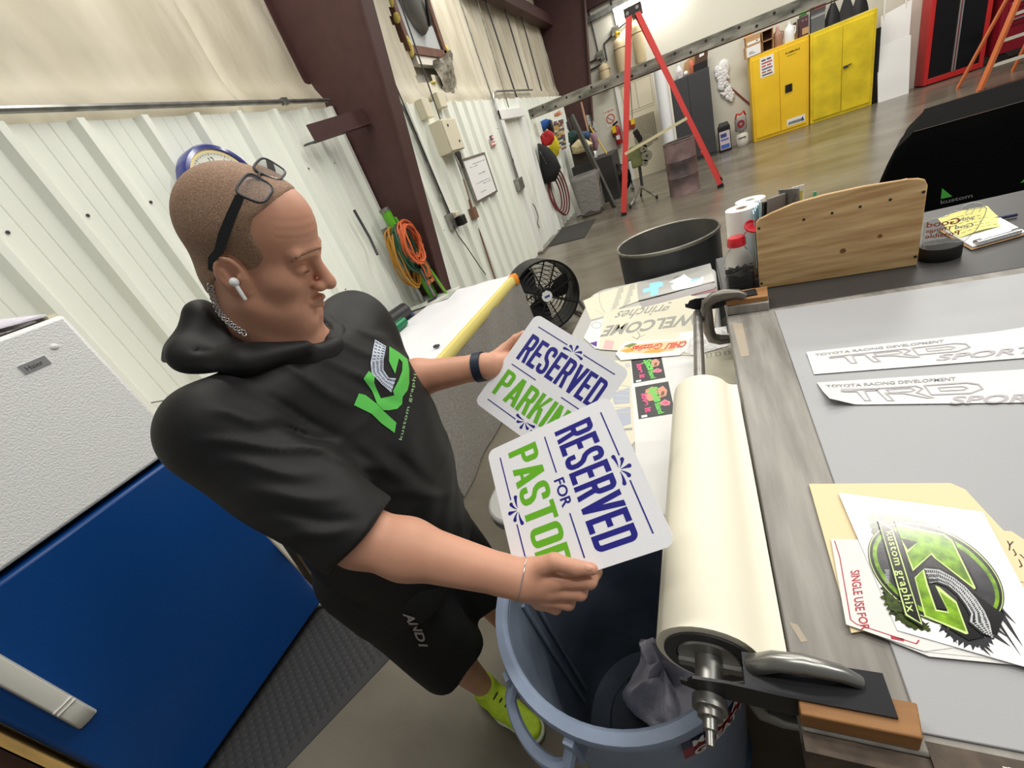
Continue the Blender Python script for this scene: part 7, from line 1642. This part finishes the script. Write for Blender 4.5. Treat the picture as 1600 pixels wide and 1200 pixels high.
# ------------------------------------------------------------------ shoes
NEON = M('neon yellow green shoe', (190, 226, 44), .5, noise=(70, .35, 2), rgb2=(206, 236, 60)); SOLE = M('shoe sole', (222, 226, 200), .5); DKN = M('dark shoe lining', (40, 46, 30), .8)
for (an, toe, nm) in ((RLEG[2], A(-.70, .455, .03), 0), (LLEG[2], A(-.585, .735, .03), 1)):
    ax_ = nrm(A(toe[0] - an[0], toe[1] - an[1], 0)); heel = A(an[0], an[1], 0) - ax_ * .055; tp = heel + ax_ * .30; sd = A(-ax_[1], ax_[0], 0)
    def f_shoe(P, heel=heel, ax_=ax_, tp=tp, an=an):
        d = d_cone(P, heel + ax_ * .035 + A(0, 0, .045), heel + ax_ * .12 + A(0, 0, .045), .040, .044); d = smin(d, d_cone(P, heel + ax_ * .12 + A(0, 0, .045), tp - ax_ * .05 + A(0, 0, .032), .044, .036), .02)
        d = smin(d, d_cone(P, an + A(0, 0, -.03), an + ax_ * .01 + A(0, 0, .035), .044, .043), .025)
        d = smax(d, .018 - P[:, 2], .006); d = smax(d, P[:, 2] - .125 - .35 * ((P - heel.astype(np.float32)) @ ax_.astype(np.float32) - .05) * -1, .006)
        return d
    def f_sole(P, heel=heel, ax_=ax_, tp=tp):
        d = d_cone(P, heel + ax_ * .035 + A(0, 0, .02), heel + ax_ * .13 + A(0, 0, .02), .040, .045); d = smin(d, d_cone(P, heel + ax_ * .13 + A(0, 0, .02), tp - ax_ * .045 + A(0, 0, .02), .045, .039), .02)
        return smax(smax(d, P[:, 2] - .024, .004), .001 - P[:, 2], .003)
    lo_ = np.minimum(heel, tp) - .07; hi_ = np.maximum(heel, tp) + .07; lo_[2] = -.01; hi_[2] = .18
    s_ob, XV, XQ = np_obj('shoe', [sdf_mesh(f_shoe, lo_, hi_, .005)], [NEON], man)
    ob, _, _ = np_obj('sole', [sdf_mesh(f_sole, lo_, hi_, .005)], [SOLE], s_ob)
    mb = MB()
    for k in range(5):
        c0_ = heel + ax_ * (.11 + .022 * k) + A(0, 0, .098 - .007 * k); mb.tube([c0_ - sd * .026 - A(0, 0, .014), c0_ + A(0, 0, .002) + ax_ * .006, c0_ + sd * .026 - A(0, 0, .014)], .003, DKN, seg=6)
    build('lace', mb, s_ob)
# ------------------------------------------------------------------ printed marks on the clothes, laid on the cloth surface
def decal(name, caster, items, parent, step=4.5, off=.0016):
    """items: (pixel triangles list, material); each triangle is split and dropped on to the cloth"""
    mb = MB()
    for tris, m in items:
        st = [tuple(map(tuple, t)) for t in tris]
        while st:
            a, b, c = st.pop(); L_ = [math.dist(a, b), math.dist(b, c), math.dist(c, a)]
            if max(L_) > step:
                k = L_.index(max(L_)); p, q, r = ((a, b, c), (b, c, a), (c, a, b))[k]; mid = ((p[0] + q[0]) / 2, (p[1] + q[1]) / 2); st += [(p, mid, r), (mid, q, r)]; continue
            P = [caster.px(*p, off) for p in (a, b, c)]
            if any(p is None for p in P): continue
            if max(np.linalg.norm(P[0] - P[1]), np.linalg.norm(P[1] - P[2]), np.linalg.norm(P[2] - P[0])) > .03: continue
            n = np.cross(P[1] - P[0], P[2] - P[0]); d = P[0] - CAM
            mb.add(P if n @ d < 0 else P[::-1], [(0, 1, 2)], m)
    if not mb.v: return None
    return build(name, mb, parent, smooth=True, ang=80)
def tri_px(poly):
    from mathutils.geometry import tessellate_polygon
    return [[poly[i] for i in t] for t in tessellate_polygon([[Vector((p[0], p[1], 0)) for p in poly]])]
def tri_text(s, base, up, h, bold=0., shear=0., spacing=1.):
    """lettering along a pixel polyline base; up = pixel direction of the letters' tops"""
    V, F_ = glyphs(s, bold, shear, spacing); W = V[:, 0].max(); B = [np.array(p, float) for p in base]
    seg = [np.linalg.norm(b - a) for a, b in zip(B, B[1:])]; T = sum(seg)
    def at(t):
        l = t * T
        for i, sg in enumerate(seg):
            if l <= sg or i == len(seg) - 1: return B[i] + (B[i + 1] - B[i]) * l / sg
            l -= sg
    u_ = nrm(up); P = [tuple(at(x / W) + u_ * y * h) for x, y in V]
    return [[P[i] for i in f] for f in F_]
CS = Cast(SV, SQ)
KG_G = M('shirt print green', (92, 196, 84), .55); KG_W = M('shirt print silver', (206, 214, 232), .5); KG_T = M('shirt print pale green', (150, 190, 140), .6); KG_D = M('shirt print dark gaps', (40, 44, 56), .6)
def S6(pts): return [(540 + x / 6, 500 + y / 6) for x, y in pts]
stem_ = S6([(122, 690), (180, 705), (290, 790), (345, 850), (472, 965), (455, 1060), (330, 970), (240, 880), (75, 800)])
gee = S6([(405, 250), (500, 310), (575, 370), (592, 460), (590, 600), (575, 660), (530, 720), (525, 790), (480, 835), (400, 848), (345, 845), (290, 785), (240, 660), (165, 550), (215, 480), (268, 530), (262, 590), (325, 738), (452, 706), (440, 668), (492, 570), (525, 480), (528, 400), (495, 362), (460, 508), (402, 390)])
trd_ = S6([(272, 185), (375, 250), (350, 380), (350, 470), (400, 545), (468, 550), (425, 680), (330, 600), (240, 500), (230, 400)])
mk = decal('chest_print', CS, [(tri_px(stem_), KG_G), (tri_px(gee), KG_G), (tri_px(trd_), KG_W)], shirt)
rs = random.Random(31); tt = []
L0 = S6([(272, 185), (232, 400), (240, 500), (330, 600), (425, 680)]); L1 = S6([(375, 250), (350, 380), (350, 470), (400, 545), (468, 550)])
for i in range(26):
    f = (i + .5) / 26 * 4; j = min(3, int(f)); g = f - j
    a = np.array(L0[j]) * (1 - g) + np.array(L0[j + 1]) * g; b = np.array(L1[j]) * (1 - g) + np.array(L1[j + 1]) * g
    for h0, h1_ in ((.06, .32), (.38, .62), (.68, .95)):
        p, q = a + (b - a) * (h0 + .05 * rs.random()), a + (b - a) * (h1_ - .05 * rs.random()); n_ = nrm(np.array([-(b - a)[1], (b - a)[0]])) * .55
        tt += [[tuple(p - n_), tuple(p + n_), tuple(q + n_ + (0, .8))], [tuple(p - n_), tuple(q + n_ + (0, .8)), tuple(q - n_ + (0, .8))]]
decal('tread_print', CS, [(tt, KG_D)], shirt, off=.0022)
decal('name_print', CS, [(tri_text('kustom graphix', [(627, 688), (637, 645), (645, 610), (652, 575)], (-1, -.22), 5.2, bold=.01, spacing=1.1), KG_T)], shirt, step=3)
CO = Cast(OV, OQ)
decal('shorts_lettering', CO, [(tri_text('AND1', [(629, 957), (646, 984), (656, 1012)], (1, -.25), 13, bold=.03, shear=.25), M('shorts print grey', (176, 170, 168), .6))], shorts, step=4, off=.003)

# ------------------------------------------------------------------ condensed block lettering
def block_word(word):
    """polygons of a word in tall condensed capitals: unit cell 1 wide, 2.5 high"""
    Hh, t = 2.5, .345; polys = []; x = 0.
    def strip(C, o):
        C = [np.array(c, float) for c in C]; L_, R_ = [], []
        for i, c in enumerate(C):
            a, b = C[max(0, i - 1)], C[min(len(C) - 1, i + 1)]; d = nrm(b - a); n = np.array([-d[1], d[0]]); k = 1.
            if 0 < i < len(C) - 1: d1 = nrm(C[i] - C[i - 1]); k = 1 / max(.6, abs(n @ np.array([-d1[1], d1[0]])))
            L_.append(c + n * t / 2 * k); R_.append(c - n * t / 2 * k)
        for i in range(len(C) - 1): polys.append([tuple(p + (o, 0)) for p in (R_[i], R_[i + 1], L_[i + 1], L_[i])])
    def arc(cx, cy, r, a0, a1, n=6): return [(cx + r * math.cos(math.radians(a0 + (a1 - a0) * k / n)), cy + r * math.sin(math.radians(a0 + (a1 - a0) * k / n))) for k in range(n + 1)]
    def par(o, xb, xt, w_, y0=0., y1=Hh): polys.append([(o + xb, y0), (o + xb + w_, y0), (o + xt + w_, y1), (o + xt, y1)])
    m, r = t / 2, .27
    for ch in word:
        w_ = 1.0
        if ch in 'REPKDN': par(x, 0, 0, t)
        if ch in 'RP':
            yb = 1.05; strip([(m, Hh - m)] + arc(1 - m - r, Hh - m - r, r, 90, 0) + arc(1 - m - r, yb + m + r, r, 0, -90) + [(m, yb + m)], x)
            if ch == 'R': par(x, .68, .46, t, 0, 1.25)
        if ch == 'E':
            w_ = .86
            for y in (0, 1.1, Hh - t): polys.append([(x + t, y), (x + (.80 if y == 1.1 else .86), y), (x + (.80 if y == 1.1 else .86), y + t), (x + t, y + t)])
        if ch == 'S': strip([(1 - m, 1.75)] + [(1 - m, 2.0)] + arc(1 - m - r, Hh - m - r, r, 0, 90) + arc(m + r, Hh - m - r, r, 90, 180) + [(m, 1.78), (m + .06, 1.55), (.34, 1.36), (.66, 1.12), (1 - m - .06, .92), (1 - m, .70)] + arc(1 - m - r, m + r, r, 0, -90) + arc(m + r, m + r, r, -90, -180) + [(m, .75)], x)
        if ch == 'V': par(x, .35, -.02, t + .02); par(x, .35, .71, t + .02)
        if ch == 'D': strip([(m, Hh - m)] + arc(1 - m - r, Hh - m - r, r, 90, 0) + arc(1 - m - r, m + r, r, 0, -90) + [(m, m)], x)
        if ch == 'A': par(x, -.04, .34, t + .02); par(x, .76, .37, t + .02); polys.append([(x + .2, .5), (x + .82, .5), (x + .76, .78), (x + .26, .78)]); w_ = 1.05
        if ch == 'K': par(x, .69, .40, t + .02, 0, 1.35); polys.append([(x + t, .85), (x + t, 1.38), (x + .68, Hh), (x + 1.0, Hh)]); w_ = 1.02
        if ch == 'I': par(x, 0, 0, t); w_ = t
        if ch == 'N': par(x, .69, .69, t); polys.append([(x + .66, 0), (x + .72 + .2, 0), (x + .34, Hh), (x + .08, Hh)])
        if ch == 'G': strip([(1 - m, 1.78), (1 - m, 2.0)] + arc(1 - m - r, Hh - m - r, r, 0, 90) + arc(m + r, Hh - m - r, r, 90, 180) + arc(m + r, m + r, r, 180, 270) + arc(1 - m - r, m + r, r, -90, 0) + [(1 - m, 1.15), (.5, 1.15)], x)
        if ch == 'T': par(x, .5 - m, .5 - m, t); polys.append([(x + .02, Hh - t), (x + .98, Hh - t), (x + .98, Hh), (x + .02, Hh)])
        if ch == 'O': strip([(1 - m, 1.25)] + arc(1 - m - r, Hh - m - r, r, 0, 90) + arc(m + r, Hh - m - r, r, 90, 180) + arc(m + r, m + r, r, 180, 270) + arc(1 - m - r, m + r, r, -90, 0) + [(1 - m, 1.26)], x)
        x += w_ + .15
    W = x - .15
    return [[(px_ / W, py_ / Hh) for px_, py_ in p] for p in polys]

# ------------------------------------------------------------------ the two signs he holds
INKB = M('sign navy lettering', (34, 32, 136), .35, coat=.5); INKG = M('sign lime lettering', (106, 184, 40), .35, coat=.5); LAM = M('textured sign laminate', (240, 241, 246), .22, coat=.5, bump=(420, .14, .002))
def sign(S, label, lines, seed):
    TLc, TRc, BRc, BLc = S; ex = TRc - TLc; W = np.linalg.norm(ex); ex = ex / W; ey = TLc - BLc; Hh = np.linalg.norm(ey); ey = ey / Hh; n = np.cross(ex, ey)
    if n @ (CAM - TLc) < 0: n = -n
    th = .0028
    def at(x, y, e=0.): return BLc + ex * x * W + ey * y * Hh + n * (e)
    mb = MB(); rr = .065; P = []
    for cx_, cy_, a0 in ((1 - rr, 1 - rr, 0), (rr, 1 - rr, 90), (rr, rr, 180), (1 - rr, rr, 270)):
        for k in range(9): a = math.radians(a0 + 90 * k / 8); P.append(at(cx_ + rr * math.cos(a), cy_ + rr * math.sin(a), -th))
    mb.prism(P, n * th, LAM)
    def txt(s, x0, x1, y0, y1, m, bold):
        V, F_ = glyphs(s, bold); Wd = V[:, 0].max(); lo_, hi_ = V[:, 1].min(), V[:, 1].max()
        mb.add([at(x0 + (x1 - x0) * x / Wd, y0 + (y1 - y0) * (y - lo_) / (hi_ - lo_), .0003) for x, y in V], F_, m)
    def blk(s_, x0, x1, y0, y1, m):
        for k, p in enumerate(block_word(s_)): V = [at(x0 + (x1 - x0) * a_, y0 + (y1 - y0) * b_, .0003 + .00002 * (k % 7)) for a_, b_ in p]; nv = sum((np.cross(V[i] - V[0], V[i + 1] - V[0]) for i in range(1, len(V) - 1)), np.zeros(3)); mb.add(V if nv @ n > 0 else V[::-1], [tuple(range(len(V)))], m)
    def line(x0, x1, y): mb.obox((at(x0, y, .0003) + at(x1, y, .0003)) / 2, ex * W * (x1 - x0) / 2, ey * Hh * .0045, n * .0002, INKB)
    def flourish(cx_, cy_, s):
        for k in range(-2, 3):
            a = math.radians(90 - 38 * k); d0 = np.array([math.cos(a), math.sin(a) * s]); p0 = np.array([cx_, cy_]) + d0 * .016; L_ = .056 if abs(k) < 2 else .060
            bend = .016 * np.sign(k) * (abs(k) / 2) ** .7; pts = []
            for i in range(9):
                f = i / 8; pts.append((p0 + d0 * L_ * f + np.array([bend * f * f, -abs(bend) * 1.1 * f * f * s]), .0016 + .0118 * f ** 1.3))
            nn = np.array([-d0[1], d0[0]]); rows = [[at(*(c + nn * r), .0003), at(*(c - nn * r), .0003)] for c, r in pts]
            g_ = rows if np.cross(rows[1][0] - rows[0][0], rows[0][1] - rows[0][0]) @ n < 0 else [r[::-1] for r in rows]; mb.grid(g_, INKB)
            c, r = pts[-1]; cir = [at(*(c + r * np.array([math.cos(t_), math.sin(t_)])), .00032) for t_ in np.linspace(0, 2 * math.pi, 17)[:-1]]; mb.poly(cir if np.cross(cir[1] - cir[0], cir[2] - cir[0]) @ n > 0 else cir[::-1], INKB)
    line(.09, .415, .905); line(.585, .91, .905); flourish(.5, .865, 1)
    line(.09, .415, .095); line(.585, .91, .095); flourish(.5, .135, -1)
    blk('RESERVED', .085, .915, .55, .825, INKB)
    if len(lines) == 2:
        txt(lines[0], .405, .595, .435, .51, INKB, .02); line(.085, .36, .472); line(.64, .915, .472); blk(lines[1], .085, .915, .165, .395, INKG)
    else:
        line(.085, .36, .485); line(.64, .915, .485); blk(lines[0], .085, .915, .165, .43, INKG)
    return one('reserved_sign', mb, label, 'sign', 'signs held by the man', smooth=False)
sign(S1, 'white sign reading RESERVED PARKING held in his left hand, partly covered by the other sign', ['PARKING'], 1)
sign(S2, 'white sign reading RESERVED FOR PASTOR held in his right hand in front', ['FOR', 'PASTOR'], 2)

# ------------------------------------------------------------------ things he wears
FRM = M('matte black spectacle frame', (36, 38, 42), .5); LENS = M('spectacle lens', (240, 242, 244), .02, trans=.96, ior=1.15, spec=.9, coat=.4)
gc = A(.037, -.0175, .131); gn = nrm((.42, -.1, .9)); ge = nrm((-.004, .069, .018)); gu = nrm(np.cross(gn, ge))    # gu points to the top edge of the lenses
if gu[0] > 0: gu = -gu
t = thing('eyeglasses', 'black framed spectacles pushed up on top of the man\'s head', 'glasses', hp(*gc))
def gp(a, b, e=0.): q = gc + ge * a + gu * b + gn * (e - .35 * a * a * 4); return hp(*q)
for sg in (-1, 1):
    out = []
    for k in range(28):
        th = 2 * math.pi * k / 28; x, y = math.cos(th), math.sin(th); f = (abs(x) ** 4 + abs(y) ** 4) ** -.25
        out.append((sg * .0345 + .0275 * x * f * (1 + .10 * y), .0195 * y * f + .002))
    mb = MB(); mb.tube([gp(*p) for p in out], .0019, FRM, seg=8, closed=True); build('rim', mb, t)
    mb = MB(); L_ = [gp(p[0], p[1], .0006) for p in out]; cL = gp(sg * .0345, .002, .0022); mb.add(L_ + [cL], [((i + 1) % 28, i, 28) if sg < 0 else (i, (i + 1) % 28, 28) for i in range(28)], LENS); build('lens', mb, t)
    h0 = gp(sg * .0645, .012, -.001); e1 = hp(-.016, sg * .086, .026); e2 = hp(-.036, sg * .084, -.010)
    mb = MB(); rows = []
    pth = [h0, h0 + (e1 - h0) * .33 + HR[1] * sg * .004, h0 + (e1 - h0) * .7 + HR[1] * sg * .005, e1, (e1 + e2) / 2 + HR.T @ A(-.004, 0, .002), e2]
    for i in range(len(pth) - 1): pass
    wdir = nrm(np.cross(e1 - h0, HL * sg)); wd = [.0055, .0062, .0068, .0058, .005, .004]
    rows = [[p - wdir * w_ - HL * sg * .0012, p + wdir * w_ - HL * sg * .0012, p + wdir * w_ + HL * sg * .0014, p - wdir * w_ + HL * sg * .0014, p - wdir * w_ - HL * sg * .0012] for p, w_ in zip(pth, wd)]
    mb.grid(rows, FRM); mb.poly(rows[0][:4], FRM); mb.poly(rows[-1][:4][::-1], FRM); build('temple', mb, t)
mb = MB(); mb.tube([gp(-.008, .006), gp(0, .009, .002), gp(.008, .006)], .0022, FRM, seg=8); build('bridge', mb, t)
# earbud
t_e = CB.px(364, 441, .004)
mb = MB(); WPL = M('glossy white earbud', (244, 244, 246), .15, coat=.5)
a = CB.px(364, 441, .006); b = CB.px(383, 461, .010)
mb.ell(a, (.0075, .0075, .0075), WPL, 14, 10); mb.tube([a + (b - a) * .1, a + (b - a) * .45 + nrm(CAM - a) * .003, b + nrm(CAM - a) * .001], [.0036, .0032, .0030], WPL, seg=12); mb.ell(b + nrm(CAM - a) * .001, (.003, .003, .003), WPL, 10, 8)
one('wireless_earbud', mb, 'glossy white wireless earbud in the man\'s right ear', 'earbud')
# necklace
SILVR = M('silver chain', (214, 214, 214), .22, .9)
pl_ = [(332, 446), (334, 456), (337, 466), (341, 476), (346, 486), (353, 495), (361, 503), (370, 510), (380, 517), (390, 523)]
C_n = [CB.px(u, v, .0035) for u, v in pl_]; C_n = [c for c in C_n if c is not None]
mb = MB(); pts = []
for a, b in zip(C_n, C_n[1:]):
    for f in np.linspace(0, 1, 4)[:-1]: pts.append(a + (b - a) * f)
for k, p in enumerate(pts[:-1]):
    d = nrm(pts[k + 1] - p); o1 = nrm(np.cross(d, CAM - p)); o2 = nrm(CAM - p); rot = (o1 * .6 + d * .8) if k % 2 else (o1 * .6 - d * .8)
    q = nrm(rot); r2 = nrm(np.cross(q, o2))
    mb.tube([p + q * .0054 * math.cos(a) + r2 * .0032 * math.sin(a) + o2 * .0008 * math.cos(2 * a) for a in np.linspace(0, 2 * math.pi, 13)[:-1]], .0012, SILVR, seg=6, closed=True)
if pts: one('neck_chain', mb, 'silver twisted chain round the man\'s neck', 'necklace', ang=80)
# wrist band and bracelet
def ring_on(p, ax, r0, r1, w_, m, name, label, cat, loose=.0015):
    ax = nrm(ax); h = nrm(np.cross(ax, A(.3, .2, 1))); g = np.cross(ax, h); rows = []
    for i in range(40):
        a = 2 * math.pi * i / 40; d = math.cos(a) * h + math.sin(a) * g; o = p + d * .12
        hit = CB.t.ray_cast(Vector(o), Vector(-d), .119); base = np.array(hit[0]) if hit[0] is not None else p + d * .03
        r_ = min(.046, (base - p) @ d); rows.append((d, r_))
    R_ = np.array([r for _, r in rows]); R_ = (R_ + np.roll(R_, 1) + np.roll(R_, -1)) / 3
    mb = MB()
    if w_ > .004:
        G = [[p + d * (r + loose) - ax * w_ / 2, p + d * (r + loose + r1) - ax * w_ / 2.1, p + d * (r + loose + r1) + ax * w_ / 2.1, p + d * (r + loose) + ax * w_ / 2] for (d, _), r in zip(rows, R_)]
        G.append(G[0]); mb.grid(G, m)
    else: mb.tube([p + d * (r + loose) for (d, _), r in zip(rows, R_)], w_ / 2, m, seg=8, closed=True)
    return one(name, mb, label, cat, ang=50)
ring_on(LE + (LW - LE) * .955, LW - LE, 0, .0025, .024, M('dark blue fitness band', (32, 44, 62), .5, bump=(160, .3, .002)), 'wrist_band', 'dark blue fitness band on the man\'s left wrist', 'wristband')
ring_on(RWp + nrm(RWp - RE) * .002, RWp - RE, 0, .001, .0022, SILVR, 'bracelet', 'thin silver bracelet on the man\'s right wrist', 'bracelet', .001)
# thumb nail
NAIL = M('fingernail', (226, 170, 150), .3, coat=.2)
for nm_, (u, v) in (('thumbnail', (919, 887)),):
    c = CB.px(u, v, .0004)
    if c is not None:
        d = nrm(RH['cm'][3] - RH['cm'][2]); n_ = nrm(CAM - c); s_ = nrm(np.cross(d, n_)); mb = MB(); mb.ell(c, (.0065, .0045, .0012), NAIL, 14, 8, axes=[d, s_, np.cross(d, s_)]); build(nm_, mb, man)
